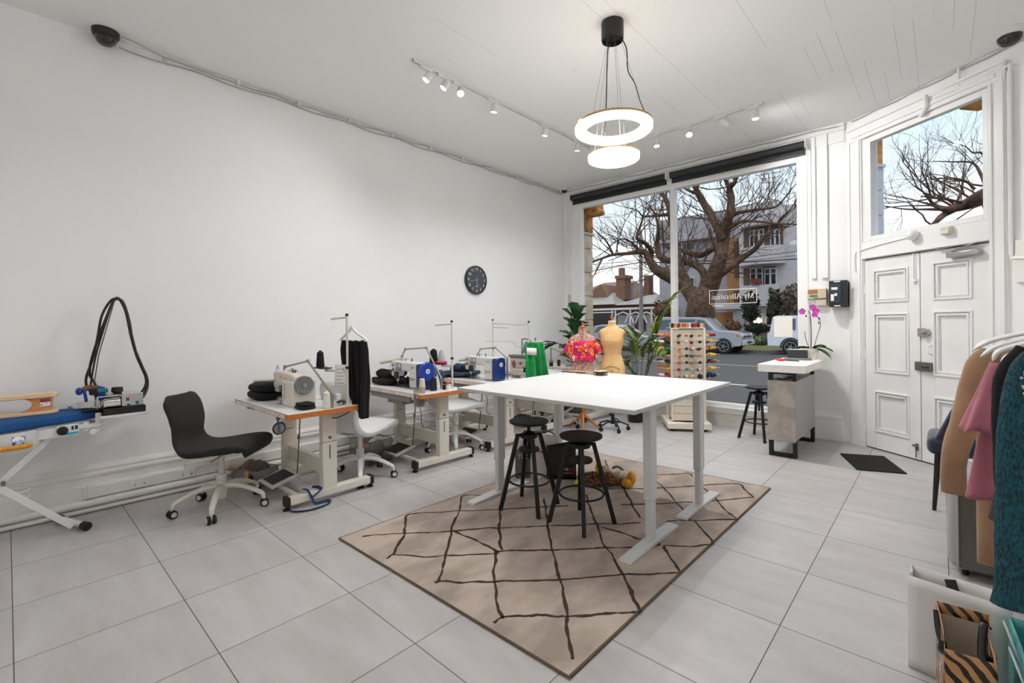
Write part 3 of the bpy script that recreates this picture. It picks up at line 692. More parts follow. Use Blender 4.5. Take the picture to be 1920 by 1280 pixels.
# ---- swivel chairs
def swivel_chair(label, loc, head, fabric, frame_m, cast, seat_z=.5, group=None, back_h=1.):
    t = thing('swivel_chair', label, 'chair', (*loc, 0), head, group)
    dz = seat_z-.5
    path = [(.235, .44), (.27, .462), (.268, .495), (.22, .512), (.10, .505), (-.04, .488), (-.14, .488), (-.195, .515), (-.222, .57), (-.222, .64), (-.228, .70), (-.25, .78), (-.29, .855), (-.305, .872)]
    path = [(x, z if z < .5 else .5+(z-.5)*back_h) for x, z in path]
    P = catmull([(x, 0, z+dz) for x, z in path], 3); n = len(P)
    W = [(0, .15), (.06, .19), (.15, .235), (.35, .25), (.48, .225), (.56, .185), (.64, .165), (.75, .185), (.88, .195), (.96, .165), (1, .11)]
    D = [(0, 0.), (.3, .012), (.5, .03), (.65, .035), (.85, .03), (1, .01)]
    def fn(u, v):
        k = v*(n-1); i = min(int(k), n-2); p = P[i].lerp(P[i+1], k-i)
        tng = (P[min(i+1, n-1)]-P[max(i-1, 0)]).normalized(); nr = V((tng.z, 0, -tng.x))   # outwards from the sitter
        s = (u-.5)*2; w = interp(W, v)[0]; c = interp(D, v)[0]
        return V((p.x, w*math.sin(s*PI/2*.92)/math.sin(PI/2*.92), p.z)) - nr*(c*s*s)
    b = B(); b.grid(fn, 13, 42); b.build('seat_shell', fabric, t, solid=.052, sub=1, soff=0)
    b = B(); b.lathe([(.05, .42), (.13, .435), (.17, .46), (.0, .475)], (0, 0, dz), 20, sx=1.1); b.build('seat_pan', mat('pan_black', (26, 26, 26), .5) if fabric.name.startswith('dark') else frame_m, t)
    b = B(); b.cyl((.02, -.05, .41+dz), (.03, -.21, .405+dz), .006); b.build('lever', frame_m, t)
    b = B(); b.cyl((0, 0, .2), (0, 0, .43+dz), .021); b.lathe([(.033, .19), (.036, .2), (.036, .265), (.03, .27), (0, .27)], n=18); b.build('column', frame_m, t)
    b = B(); b.lathe([(.0, .075), (.03, .08), (.045, .17), (.04, .195), (0, .2)], n=18)
    for a in cast:
        q = a-head; d = V((math.cos(q), math.sin(q), 0)); pts = []
        for r, z in ((.02, .175), (.12, .172), (.2, .148), (.275, .112), (.30, .095), (.305, .065)): pts.append(d*r+V((0, 0, z)))
        b.tube(catmull(pts, 3), [lerp(.027, .016, i/15) for i in range(16)], 8, flat=.8)
    b.build('star_base', frame_m, t)
    for a in cast:
        q = a-head; d = V((math.cos(q), math.sin(q), 0)); c = d*.31+V((0, 0, .03)); sw = V((math.cos(q+2.0), math.sin(q+2.0), 0))
        k = B(); k.cyl(c-sw*.028, c-sw*.006, .03); k.cyl(c+sw*.006, c+sw*.028, .03); k.build('caster', BLACK, t, bevel=.005)
        kk = t.children[-1]
        k = B(); k.cyl(c-sw*.0295, c-sw*.027, .019); k.cyl(c+sw*.027, c+sw*.0295, .019); k.cyl(c-sw*.02, c+sw*.02, .01); k.cyl(c, c+V((0, 0, .045)), .01); k.build('wheel_hub', frame_m, kk)
    return t
DFAB = mat('dark_chair_fabric', (38, 37, 35), .9, var=.25, scale=90, bump=.3, bscale=400)
WFAB = mat('white_chair_shell', (218, 220, 220), .6, var=.03)
CHAIRBEIGE = mat('chair_off_white', (214, 208, 198), .4)
CHAIRWHITE = mat('chair_white', (222, 222, 220), .4)
def angs(c, pts): return [math.atan2(y-c[1], x-c[0]) for x, y in pts]
c0 = (-4.085, 1.115)
swivel_chair('dark fabric swivel chair with off-white star base by pressing table', c0, math.radians(46), DFAB, CHAIRBEIGE, angs(c0, [(-4.138, .808), (-3.828, .984), (-3.905, 1.329), (-4.185, 1.40), (-4.362, 1.06)]), .5)
a0 = angs((-3.94, 2.2), [(-3.66, 2.04)])[0]
swivel_chair('white swivel chair behind the front table, black trousers before its back', (-3.94, 2.2), math.radians(112), WFAB, CHAIRWHITE, [a0+i*2*PI/5 for i in range(5)], .47, 'white swivel chairs', 1.14)
a0 = angs((-4.02, 3.4), [(-3.79, 3.56)])[0]
swivel_chair('white swivel chair tucked behind the blue-ended machine table', (-4.02, 3.4), math.radians(70), WFAB, CHAIRWHITE, [a0+i*2*PI/5 for i in range(5)], .50, 'white swivel chairs', 1.2)

# ---- sewing tables
LAM = mat('grey_laminate', (226, 226, 226), .35, var=.02)
PLY = mat('orange_plywood_edge', (206, 128, 56), .5, rgb2=(172, 96, 36), scale=8, stretch=(2, 2, 60))
RULER = mat('ruler_tape', (226, 222, 214), .4, rgb2=(196, 190, 182), scale=50, stretch=(1, .1, .1), lo=.55, hi=.6)
MATB = mat('pedal_rubber', (20, 20, 21), .6, bump=.5, bscale=150)
def sewing_table(label, cx, cy, rz=0., motor=False, wheel=False, group='industrial sewing tables'):
    t = thing('sewing_table', label, 'sewing table', (cx, cy, 0), rz, group)
    zt = .757; hx, hy = .575, .275
    b = B(); b.mi = 1; b.box(-hx, hx, -hy, hy, zt-.042, zt-.004); b.mi = 0; b.box(-hx+.001, hx-.001, -hy+.001, hy-.001, zt-.004, zt)
    b.build('tabletop', [LAM, PLY], t, bevel=.003)
    b = B(); b.box(-hx+.03, hx-.06, -hy-.002, -hy, zt-.038, zt-.008); b.build('ruler_strip', RULER, t, smooth=0)
    b = B()
    for i in range(4): b.cyl((-.4+i*.27, -hy-.004, zt-.023), (-.4+i*.27, -hy, zt-.023), .006)
    b.build('edge_screw', STEEL, t)
    for s in (-1, 1):
        x = s*.385
        b = B(); b.box(x-.034, x+.034, .05, .17, .09, .46); b.box(x-.033, x+.033, .051, .169, .464, .69); b.build('leg', CREAM, t, bevel=.006)
        lg = t.children[-1]
        b = B(); b.box(x+s*.0345, x+s*.0355, .105, .113, .33, .44) if s > 0 else b.box(x-.0355, x-.0345, .105, .113, .33, .44); b.build('height_slot', DARK, lg, smooth=0)
        b = B(); b.cyl((x+s*.034, .109, .5), (x+s*.042, .109, .5), .013, n=10); b.build('height_bolt', STEEL, lg)
        b = B(); b.box(x-.03, x+.03, -.24, .27, .685, zt-.043); b.build('top_rail', CREAM, t, bevel=.006)
        b = B(); b.box(x-.036, x+.036, -.205, .47, .038, .098); b.build('foot_bar', CREAM, t, bevel=.006)
        for y0, y1 in ((-.235, -.2), (.465, .5)):
            b = B(); b.box(x-.04, x+.04, y0, y1, .03, .105); b.build('end_cap', BLACK, t, bevel=.008)
            ym = (y0+y1)/2; b = B(); b.cyl((x, ym, .0), (x, ym, .012), .026); b.cyl((x, ym, .012), (x, ym, .035), .01); b.build('levelling_foot', BLACK, t)
    b = B(); b.box(-.351, .351, .085, .135, .19, .31); b.build('cross_beam', CREAM, t, bevel=.004)
    b = B(); b.box(-.351, .351, -.12, -.09, .045, .075); b.build('pedal_rail', CREAM, t, bevel=.004)
    R = Matrix.Rotation(.25, 3, 'X')
    b = B(); b.cbox((-.12, -.08, .105), (.30, .24, .014), R); b.cbox((-.12, -.02, .085), (.05, .05, .05)); b.build('pedal', CREAM, t, bevel=.004)
    b = B(); b.cbox((-.13, -.082, .113), (.22, .18, .006), R); b.build('pedal_mat', MATB, t, smooth=0)
    b = B(); b.cyl((-.02, .03, .12), (.06, .03, zt-.05), .006, n=8); b.cyl((.018, .03, .44), (.022, .03, .47), .013, n=8); b.build('treadle_rod', STEEL, t)
    b = B(); b.box(-.46, -.28, -.22, .02, zt-.075, zt-.043); b.build('drawer', mat('drawer_brown', (104, 92, 82), .5), t, bevel=.003)
    if motor:
        b = B(); b.box(-.36, .36, -.255, -.05, zt-.10, zt-.044); b.box(-.12, .16, -.2, .1, zt-.15, zt-.10); b.build('motor_unit', mat('motor_grey', (128, 130, 130), .45), t, bevel=.01)
        b = B(); b.tube(catmull([(.1, .0, zt-.12), (.11, .05, .5), (.02, .12, .35), (.1, .1, .32)], 5), .004, 6); b.build('motor_cable', STEEL, t)
    if wheel:
        b = B(); b.tube([(.13, -.17+.046*math.cos(i*PI/10), .578+.046*math.sin(i*PI/10)) for i in range(20)], .006, 8, closed=True); b.build('drive_wheel', BLACK, t)
        w = t.children[-1]
        b = B(); b.cyl((.126, -.17, .578), (.134, -.17, .578), .042); b.build('wheel_disc', mat('disc_grey', (158, 162, 164), .4), w)
        b = B(); b.bar((.13, -.19, .72), (.138, -.17, .53), .012, .012); b.cyl((.13, -.18, .66), (.15, -.18, .66), .016, n=10); b.build('knee_lifter', STEEL, t)
        b = B(); b.box(.12, .22, -.03, .06, zt-.075, zt-.043); b.build('control_box', mat('box_bluegrey', (96, 108, 122), .4), t, bevel=.005)
        b = B(); b.tube(catmull([(.2, .0, zt-.06), (.16, .02, .66), (.22, .03, .66), (.25, .02, .7)], 5), .004, 6); b.tube(catmull([(.36, .1, zt-.1), (.45, .15, .655), (.52, .2, .69), (.535, .22, zt-.05)], 5), .004, 6); b.build('power_lead', BLACK, t)
    return t
S1, S2, S3, S4, S5 = (-4.035, 1.645), (-4.055, 2.84), (-4.05, 3.79), (-4.12, 4.86), (-4.08, 5.72)
sewing_table('cream sewing table nearest the pressing table with orange plywood edge', *S1, wheel=True)
sewing_table('cream sewing table in middle with brown cup hooked on its edge', *S2, rz=-.02, motor=True)
sewing_table('cream sewing table partly behind the white cutting tables, denim on top', *S3, motor=True)
sewing_table('cream overlocker table behind the hanging green cloth', *S4)
sewing_table('cream sewing table closest to window, behind the floral dress form', *S5)

# ---- sewing machines
MBODY = mat('machine_cream', (214, 208, 196), .32, var=.03)
MWHITE = mat('machine_white', (226, 224, 218), .3, var=.02)
MBLUE = mat('machine_blue', (30, 50, 112), .25, var=.15, scale=10)
MBLUE2 = mat('handwheel_blue', (20, 58, 160), .25, var=.1)
CLEAR = mat('clear_plastic', (230, 232, 232), .1, trans=1., spec=.5)
def machine(label, cx, cy, z, flatcap=False, group='blue-ended sewing machines'):
    t = thing('sewing_machine', label, 'sewing machine', (cx, cy, z), -.03, group)
    b = B(); b.box(-.26, .26, -.09, .09, 0, .006); b.build('bed_plate', CHROME, t, bevel=.002)
    b = B(); b.box(.10, .235, -.07, .075, .006, .26); b.build('machine_column', MWHITE, t, bevel=.012)
    b = B(); b.box(-.17, .12, -.055, .06, .165, .262); b.build('machine_arm', MWHITE, t, bevel=.016)
    b = B(); b.box(-.255, -.165, -.055, .05, .10, .265); b.cyl((-.215, 0, .04), (-.215, 0, .12), .014); b.build('needle_head', MWHITE, t, bevel=.014)
    b = B(); b.cyl((-.215, 0, .008), (-.215, 0, .05), .006); b.box(-.225, -.205, -.02, .01, .008, .02); b.cyl((-.262, 0, .15), (-.256, 0, .15), .016); b.cyl((-.21, -.07, .17), (-.21, -.054, .17), .016); b.cyl((-.21, -.065, .22), (-.21, -.054, .22), .012); b.build('needle_bar', STEEL, t)
    b = B(); b.tube(catmull([(-.235, -.05, .1), (-.262, -.06, .14), (-.262, -.06, .20), (-.24, -.05, .25), (-.215, -.05, .25)], 4), .0025, 6); b.build('thread_guard', STEEL, t)
    b = B(); b.box(-.16, -.06, -.063, -.054, .178, .25); b.build('display_panel', mat('panel_grey', (126, 134, 156), .3), t, bevel=.004)
    p = t.children[-1]
    b = B(); b.box(-.152, -.095, -.0645, -.0625, .20, .243); b.build('screen', mat('lcd_screen', (170, 182, 178), .15), p, smooth=0)
    b = B(); b.box(-.088, -.066, -.0645, -.0625, .205, .238); b.build('keypad', mat('keypad_white', (222, 224, 226), .4), p, smooth=0)
    b = B(); b.box(-.155, -.08, -.09, -.07, .085, .16); b.build('belt_cover', BLKP, t, bevel=.01)
    b = B(); b.text('JUKI', .034, Matrix(((1, 0, 0, .165), (0, 0, -1, -.0705), (0, 1, 0, .212), (0, 0, 0, 1)))); b.build('maker_lettering', mat('letter_blue', (96, 112, 150), .4), t, smooth=0)
    b = B(); b.cyl((.14, -.082, .10), (.14, -.069, .10), .018); b.cyl((.19, -.08, .10), (.19, -.069, .10), .015); b.build('stitch_dial', mat('dial_grey', (178, 174, 166), .35), t)
    b = B(); b.cyl((.05, .0, .262), (.05, 0, .30), .006); b.cyl((.05, 0, .28), (.05, 0, .285), .012); b.cyl((-.06, 0, .262), (-.06, 0, .285), .005); b.bar((-.08, 0, .285), (-.01, 0, .287), .008, .004); b.build('tension_post', STEEL, t)
    b = B(); b.box(.236, .30, -.085, .085, .004, .255); b.build('end_cover', MBLUE, t, bevel=.02, seg=3)
    if flatcap:
        b = B(); b.cyl((.30, 0, .185), (.304, 0, .185), .075, n=32); b.build('hand_wheel', MBLUE, t, bevel=.002)
    else:
        b = B(); b.lathe([(.0, 0), (.088, 0), (.094, .012), (.094, .03), (.086, .04), (.0, .034)], (.29, 0, .178), 36, (1, 0, 0)); b.build('hand_wheel', MBLUE2, t)
    b = B(); b.cyl((.318 if not flatcap else .302, 0, .182), (.33 if not flatcap else .31, 0, .182), .024, n=20); b.build('wheel_cap', PLAST, t)
    b = B(); b.cyl((.33 if not flatcap else .31, 0, .182), (.333 if not flatcap else .313, 0, .182), .009, n=12); b.build('wheel_screw', STEEL, t)
    if not flatcap:
        b = B(); b.box(.29, .33, .06, .115, .12, .21); b.build('side_knob', mat('dusk_blue', (60, 84, 120), .3), t, bevel=.012)
    return t
machine('white sewing machine with round blue hand wheel on middle table', -4.02, 2.80, .757)
machine('white sewing machine with flat dark blue end cover, behind denim', -3.93, 3.76, .757, True)

# the cream machine on the first table
t = thing('sewing_machine', 'cream sewing machine with grey hand wheel on the front table', 'sewing machine', (-3.93, 1.60, .757), -.05)
b = B(); b.box(-.02, .215, -.085, .10, 0, .20); b.build('machine_body', MBODY, t, bevel=.012)
b = B(); b.prism([(-.30, .115), (-.24, .105), (-.10, .12), (-.02, .10), (.19, .10), (.19, .235), (.12, .255), (-.18, .262), (-.28, .255), (-.31, .23)], -.06, .075, 'y'); b.build('machine_arm', MBODY, t, bevel=.014)
b = B(); b.box(-.31, -.245, -.05, .05, .075, .22); b.box(-.20, -.1, -.055, .05, .09, .12); b.build('needle_head', MBODY, t, bevel=.012)
b = B(); b.cyl((-.20, -.02, .02), (-.20, -.02, .10), .006); b.cyl((-.30, -.02, .03), (-.12, -.02, .035), .012); b.box(-.36, -.30, -.03, -.01, .02, .04); b.box(-.14, -.02, -.08, .02, .0, .05); b.cyl((-.08, -.1, .02), (-.02, -.1, .02), .012); b.build('needle_bar', CHROME, t, bevel=.002)
for x, z, y0, r in ((-.06, .13, -.09, .026), (-.28, .17, -.064, .013)): b = B(); b.cyl((x, y0, z), (x, y0+.035, z), r); b.build('tension_dial', mat('dial_steelblue', (120, 128, 136), .35, .5), t)
b = B(); b.box(.02, .06, -.088, -.083, .04, .17); b.build('side_cover', mat('machine_shade', (196, 190, 178), .35), t, bevel=.003)
b = B(); b.lathe([(.0, 0), (.066, 0), (.072, .008), (.072, .024), (.066, .03), (.05, .026), (.0, .022)], (.212, .0, .175), 36, (1, 0, 0)); b.build('hand_wheel', mat('wheel_grey', (122, 124, 126), .4, var=.08), t)
b = B(); b.cyl((.232, 0, .175), (.246, 0, .175), .017); b.build('wheel_cap', CHROME, t)
b = B(); b.text('JUKI', .03, Matrix(((1, 0, 0, -.12), (0, 0, -1, -.0605), (0, 1, 0, .215), (0, 0, 0, 1)))); b.build('maker_lettering', mat('letter_red', (206, 96, 88), .4), t, smooth=0)
b = B(); b.box(-.045, .005, -.0615, -.0603, .17, .22); b.build('warning_sticker', mat('sticker_yellow', (232, 200, 50), .5), t, smooth=0)
b = B(); b.tube(catmull([(-.29, -.03, .14), (-.315, -.03, .2), (-.315, -.03, .27), (-.28, -.03, .30), (-.255, -.03, .27)], 4), .003, 6); b.cyl((-.02, 0, .255), (-.02, 0, .29), .006); b.bar((-.1, 0, .268), (.05, .01, .272), .008, .005); b.cyl((.03, .0, .255), (.03, 0, .28), .012); b.build('thread_guide', STEEL, t)

# ---- lamps, thread stands
LAMPM = mat('lamp_metal', (168, 162, 150), .3, .7)
def arm_lamp(label, pts, tube0, tube1):
    t = thing('work_lamp', label, 'lamp', pts[0])
    for a, c in zip(pts[:-1], pts[1:]):
        b = WB(t); b.cyl(a, c, .0085, n=10); b.build('arm', LAMPM, t)
    for p in pts[1:]:
        b = WB(t); b.ell(p, .016, 12, 8); b.build('joint', LAMPM, t)
    b = WB(t); b.cyl(pts[0], V(pts[0])-V((0, 0, V(pts[0]).z-.757-.001)), .014 if pts[0][2] < .9 else .012, n=10); b.build('clamp_post', LAMPM, t)
    b = WB(t); b.cyl(tube0, tube1, .016, n=14); b.build('lamp_tube', BEIGE, t, bevel=.003)
    b = WB(t); b.cyl(pts[-1], V(tube0).lerp(V(tube1), .15), .006, n=8); b.build('swivel', LAMPM, t)
arm_lamp('jointed beige work lamp arching over the cream machine', [(-3.50, 1.72, .86), (-3.86, 1.69, 1.105), (-4.30, 1.68, 1.035), (-4.33, 1.66, .955)], (-4.26, 1.62, .925), (-4.52, 1.5, .905))
arm_lamp('jointed work lamp arching over the round blue hand wheel', [(-3.66, 2.93, .86), (-3.86, 2.90, 1.16), (-4.20, 2.88, 1.138), (-4.235, 2.86, 1.06)], (-4.17, 2.84, 1.038), (-4.46, 2.74, .99))
arm_lamp('jointed work lamp arching over the flat blue end cover', [(-3.70, 3.93, 1.0), (-3.86, 3.90, 1.12), (-4.10, 3.89, 1.095), (-4.14, 3.87, 1.02)], (-4.09, 3.83, .99), (-4.33, 3.74, .955))
def spool_obj(name, label, loc, r0, r1, h, m, cone_m=None, group=None, hole=True, rx=None):
    t = thing(name, label, 'thread', loc, 0, group)
    b = B(); b.lathe([(0, .002), (r0*.9, .002), (r0, .01), (r1, h*.94), (r1*.7, h), (0, h)], n=18); b.build('wound_thread', m, t)
    b = B(); b.lathe([(r1*.45, h*.9), (r1*.45, h*1.08), (0, h*1.08)], n=12); b.build('cone_tip', cone_m or m, t)
    return t
THB = mat('thread_black', (20, 20, 22), .85, var=.2, scale=40); THW = mat('thread_white', (228, 222, 210), .85, var=.05, scale=40)
THC = mat('thread_cream', (226, 214, 186), .85); THN = mat('thread_navy', (28, 32, 52), .85); THG = mat('thread_grey', (176, 176, 178), .8); THP = mat('thread_pink', (204, 40, 96), .8)
def thread_stand(label, base, top, arms, tray=None):
    t = thing('thread_stand', label, 'thread stand', base)
    b = WB(t); b.cyl(base, (base[0], base[1], base[2]+.012), .028); b.cyl(base, (base[0], base[1], top), .0095, n=10); b.build('pole', CREAM, t)
    b = WB(t); b.ell((base[0], base[1], top+.006), .014, 10, 6); b.cyl((base[0], base[1], base[2]+.29), (base[0], base[1], base[2]+.31), .015); b.build('cap', BLACK, t)
    for (dx, dy, z) in arms:
        b = WB(t); b.bar((base[0], base[1], z), (base[0]+dx, base[1]+dy, z-.012), .008, .016); b.build('thread_arm', CREAM, t, bevel=.002)
    if tray:
        x0, y0, x1, y1, z = tray
        b = WB(t); b.bar((base[0], base[1], z-.02), (x1, y1, z-.02), .012, .022); b.build('tray_bar', CREAM, t, bevel=.002)
        b = WB(t)
        for x, y in ((x0, y0), (x1, y1)): b.lathe([(0, z-.008), (.055, z-.006), (.06, z), (0, z)], (x, y, 0), 18)
        b.build('cone_seat', BLACK, t)
    return t
thread_stand('tall cream thread stand on front table beside the black trousers', (-3.52, 1.86, .757), 1.475, [(-.21, -.03, 1.462)], (-3.87, 1.80, -3.78, 1.80, 1.045))
spool_obj('thread_cone', 'black thread cone on stand tray of the front table', (-3.87, 1.80, 1.046), .034, .026, .13, THB)
thread_stand('tall cream thread stand on the middle sewing table', (-3.60, 3.02, .757), 1.42, [(-.24, -.02, 1.40)], (-3.845, 2.98, -3.72, 2.98, 1.0))
spool_obj('thread_cone', 'black thread cone on stand tray of the middle table', (-3.845, 2.98, 1.001), .044, .034, .135, THB)
spool_obj('thread_cone', 'grey thread cone with pink foot on middle stand tray', (-3.72, 2.98, 1.001), .042, .022, .13, THG)
b = B(); b.tube([(.05*math.cos(i*PI/6), .05*math.sin(i*PI/6), .012) for i in range(12)], .011, 6, closed=True)
tag(b.build('thread_hank', THP, loc=(-3.72, 2.98, 1.003)), 'pink thread hank round the foot of the grey cone', 'thread')
thread_stand('thread stand behind the green cloth, arm pointing left', (-3.485, 4.07, .757), 1.41, [(-.25, 0, 1.392)])
ts = thread_stand('thread stand with two arms pointing right, over the overlocker', (-4.56, 4.56, .757), 1.445, [(.26, .1, 1.40), (.2, .09, 1.352)])
b = WB(ts); b.tube(catmull([(-4.65, 4.50, 1.155), (-4.40, 4.66, 1.155), (-4.30, 4.72, 1.14), (-4.29, 4.72, 1.08), (-4.2, 4.78, 1.085)], 5), .006, 6); b.build('guide_rod', CREAM, ts)
spool_obj('thread_cone', 'white thread cone on the front table by the machine', (-3.51, 1.68, .758), .031, .024, .125, THW, PLAST)
spool_obj('thread_cone', 'grey thread cone behind the white cone on front table', (-3.585, 1.73, .758), .022, .018, .09, THG)
spool_obj('thread_cone', 'cream thread cone beside the blue machine end', (-3.665, 2.70, .758), .033, .024, .125, THC, BLACK)
spool_obj('thread_cone', 'navy thread cone beside the cream cone on middle table', (-3.62, 2.80, .758), .036, .030, .12, THN)
spool_obj('thread_spool', 'small black spool near the stand foot, middle table', (-3.58, 2.90, .758), .016, .016, .05, THB, PLAST)
t = thing('pin_pot', 'white pot of red pins near the middle stand foot', 'pin pot', (-3.55, 2.93, .758))
b = B(); b.lathe([(0, .0), (.024, 0), (.026, .05), (.0, .05)], n=16); b.build('pot', PLAST, t)
b = B()
for i in range(9): b.ell((rnd.uniform(-.02, .02), rnd.uniform(-.02, .02), .056+rnd.uniform(0, .02)), .009, 8, 6)
b.build('pins', mat('pin_red', (206, 86, 92), .4), t)
# brown cup hooked to the middle table
t = thing('hanging_cup', 'clear cup with brown card hooked on the middle table edge', 'cup', (-3.575, 2.60, .64))
b = B(); b.lathe([(.05, 0), (.052, .01), (.054, .17), (.050, .17), (.048, .012), (0, .01)], n=24); b.build('cup', mat('cup_clear', (236, 228, 222), .15, trans=.85), t)
b = B(); b.lathe([(.046, .012), (.048, .11), (.044, .11), (.042, .012)], n=24); b.build('card_lining', mat('card_brown', (196, 146, 116), .7), t)

# ---- folded garments and cloth
def cloth_pile(name, label, cat, loc, rx, ry, layers, m, rz=0, amp=.25, seed=0):
    """a folded pile: each layer a soft slab with a rolled edge"""
    t = thing(name, label, cat, loc, rz); z = 0
    for i, (h, sx, sy, ox, oy) in enumerate(layers):
        def fn(u, v, h=h, sx=sx, sy=sy, ox=ox, oy=oy, i=i):
            a = 2*PI*u; ph = PI*v
            s = math.sin(ph)**.35; x = math.copysign(abs(math.cos(a))**.45, math.cos(a))*s; y = math.copysign(abs(math.sin(a))**.45, math.sin(a))*s
            k = noise.noise(V((x*1.6+seed*3.1, y*1.6+i*2.3, v*2)))*amp
            return V((ox+x*rx*sx*(1+k*.25), oy+y*ry*sy*(1+k*.25), z+h*(.5-.5*math.copysign(abs(math.cos(ph))**.8, math.cos(ph)))*(1+k*(.6 if v > .5 else 0))))
        b = B(); b.grid(fn, 36, 16, cu=True); b.build('fold', m, t, smooth=60)
        z += h*.86
    return t
DKN = mat('navy_black_cloth', (10, 11, 16), .9, var=.3, scale=30, bump=.3, bscale=200)
BLKC = mat('black_cloth', (12, 11, 12), .9, var=.3, scale=30, bump=.3, bscale=200)
DENIM = mat('denim_cloth', (62, 84, 104), .9, rgb2=(36, 52, 70), scale=16, bump=.4, bscale=250)
cloth_pile('folded_jeans', 'dark navy folded garments stacked on left of front table', 'clothes', (-4.40, 1.60, .758), .17, .17, [(.075, 1, 1, 0, 0), (.085, .97, .97, .01, .0)], DKN, seed=1)
cloth_pile('black_cloth_scrap', 'small folded black cloth at the edge of front table', 'cloth', (-3.62, 1.56, .758), .085, .06, [(.028, 1, 1, 0, 0), (.025, .9, .9, .005, 0)], BLKC, seed=2)
cloth_pile('crumpled_trousers', 'crumpled black trousers under the needle on middle table', 'clothes', (-4.42, 2.84, .758), .19, .16, [(.07, 1, 1, 0, 0), (.085, .78, .8, -.02, .02)], BLKC, amp=.8, seed=3)
cloth_pile('black_offcut', 'black offcut behind the needle of the middle machine', 'cloth', (-4.08, 2.87, .766), .07, .04, [(.03, 1, 1, 0, 0), (.05, .6, .8, -.02, 0)], BLKC, amp=.9, seed=6)
t = cloth_pile('denim_jeans', 'blue denim jeans heaped on and over the third table', 'clothes', (-4.40, 3.80, .758), .2, .19, [(.06, 1, 1, .02, 0), (.08, .62, .7, 0, .06)], DENIM, amp=.9, seed=4)
b = B()
def drp(u, v):
    x = lerp(-.24, .06, u); s = v*.42
    y = -.1-min(s, .19) if s < .19 else -.29-.012*math.sin(u*14)
    z = .055 if s < .17 else .055-(s-.17)*.9
    return V((x, y, z+.012*math.sin(u*17+v*3)+.01*noise.noise(V((u*6, v*6, 1)))))
b.grid(drp, 30, 16); b.build('hanging_leg', DENIM, t, solid=.012, smooth=60)
t = thing('trim_bundle', 'bundle of dark trim lying behind the white cone', 'trim', (-3.58, 1.84, .758))
b = B()
for i in range(7): b.tube(catmull([(rnd.uniform(-.07, -.03), rnd.uniform(-.02, .02), .008), (0, rnd.uniform(-.02, .02), .02+rnd.uniform(0, .012)), (rnd.uniform(.03, .07), rnd.uniform(-.02, .02), .008)], 4), .005, 6)
b.build('bundle', mat('trim_dark', (92, 88, 86), .8, var=.4, scale=60), t)

# black trousers on a white hanger, hung on the stand
t = thing('hung_trousers', 'black trousers with a white tag hanging on a white hanger', 'trousers', (-3.50, 1.90, 1.385))
b = WB(t)
hp = [(-3.60, 1.845, 1.28), (-3.565, 1.86, 1.31), (-3.52, 1.88, 1.355), (-3.505, 1.89, 1.392)]
b.tube(catmull(hp, 4), .0115, 8); b.tube(catmull([(-3.505, 1.89, 1.392), (-3.48, 1.91, 1.345), (-3.43, 1.95, 1.30), (-3.405, 1.97, 1.27)], 4), .0115, 8)
b.tube([(-3.60, 1.845, 1.28), (-3.405, 1.97, 1.27)], .006, 8); b.build('hanger', PLAST, t)
b = WB(t)
hd = V((.195, .125, 0)).normalized(); nd = V((hd.y, -hd.x, 0))
def trs(u, v):
    w = interp([(0, .20, .0), (.15, .225, .004), (.5, .215, .018), (.8, .165, .03), (1, .13, .045)], v)
    c = V((-3.60, 1.845, 0))+hd*(.115+w[1])
    zz = lerp(1.275, .64 if u > .45 else .80, v) if v > .5 else lerp(1.275, lerp(1.275, .70, .5), v)
    return c+hd*((u-.5)*w[0])+nd*(.022*math.sin(u*9+1)*v+.012*math.sin(u*23+v*3)-.01)+V((0, 0, lerp(1.275, .645+.16*max(0, 1-u*2.2), v)))
b.grid(trs, 26, 30); b.build('trouser_leg', BLKC, t, solid=.022, smooth=60)
b = WB(t); c = V((-3.578, 1.832, 0)); b.grid(lambda u, v: c+hd*((u-.5)*.105)+nd*(.005*math.sin(v*6))+V((0, 0, lerp(.905, 1.08, v))), 4, 6); tagp = b.build('paper_tag', PAPER, t, solid=.004)
b = WB(t)
for k in range(5):
    zk = .93+k*.028; c2 = c+nd*(.0035+.005*math.sin((zk-.905)/.175*6))
    b.add([c2+hd*(-.035)+V((0, 0, zk)), c2+hd*(.03-.012*(k % 2))+V((0, 0, zk)), c2+hd*(.03-.012*(k % 2))+V((0, 0, zk+.003)), c2+hd*(-.035)+V((0, 0, zk+.003))], [(0, 1, 2, 3)])
b.build('handwriting', mat('ink_grey', (90, 90, 100), .7), tagp, smooth=0)
b = WB(t); c = V((-3.50, 1.87, 0)); b.box(-3.60, -3.55, 1.78, 1.82, .80, .85); b.build('clip', PLAST, t, bevel=.004)

# green cloth hung near the third stand
t = thing('hanging_cloth', 'bright green cloth with a white paper tag draped on a rail', 'cloth', (-3.42, 4.07, 1.19))
GREEN = mat('green_cloth', (10, 152, 74), .8, rgb2=(6, 128, 60), scale=6)
b = WB(t); b.tube([(-3.43, 3.95, 1.19), (-3.43, 4.25, 1.185), (-3.485, 4.07, 1.187)], .006, 8); b.build('rail', CREAM, t)
def grn(u, v):
    y = lerp(lerp(3.925, 3.90, v), lerp(4.235, 4.36, v), u)
    return V((-3.42+(.014+.03*v)*math.sin(u*19+.6)+.012*math.sin(u*7)*v, y, lerp(1.198-.02*u, .60+.03*math.sin(u*5), v)))
b = WB(t); b.grid(grn, 56, 24); b.build('cloth', GREEN, t, solid=.008, smooth=70)
b = WB(t); b.quad((-3.385, 3.915, 1.05), (-3.385, 4.085, 1.035), (-3.385, 4.085, 1.115), (-3.385, 3.915, 1.13)); b.build('paper_tag', mat('pink_paper', (244, 232, 232), .7), t, solid=.002)

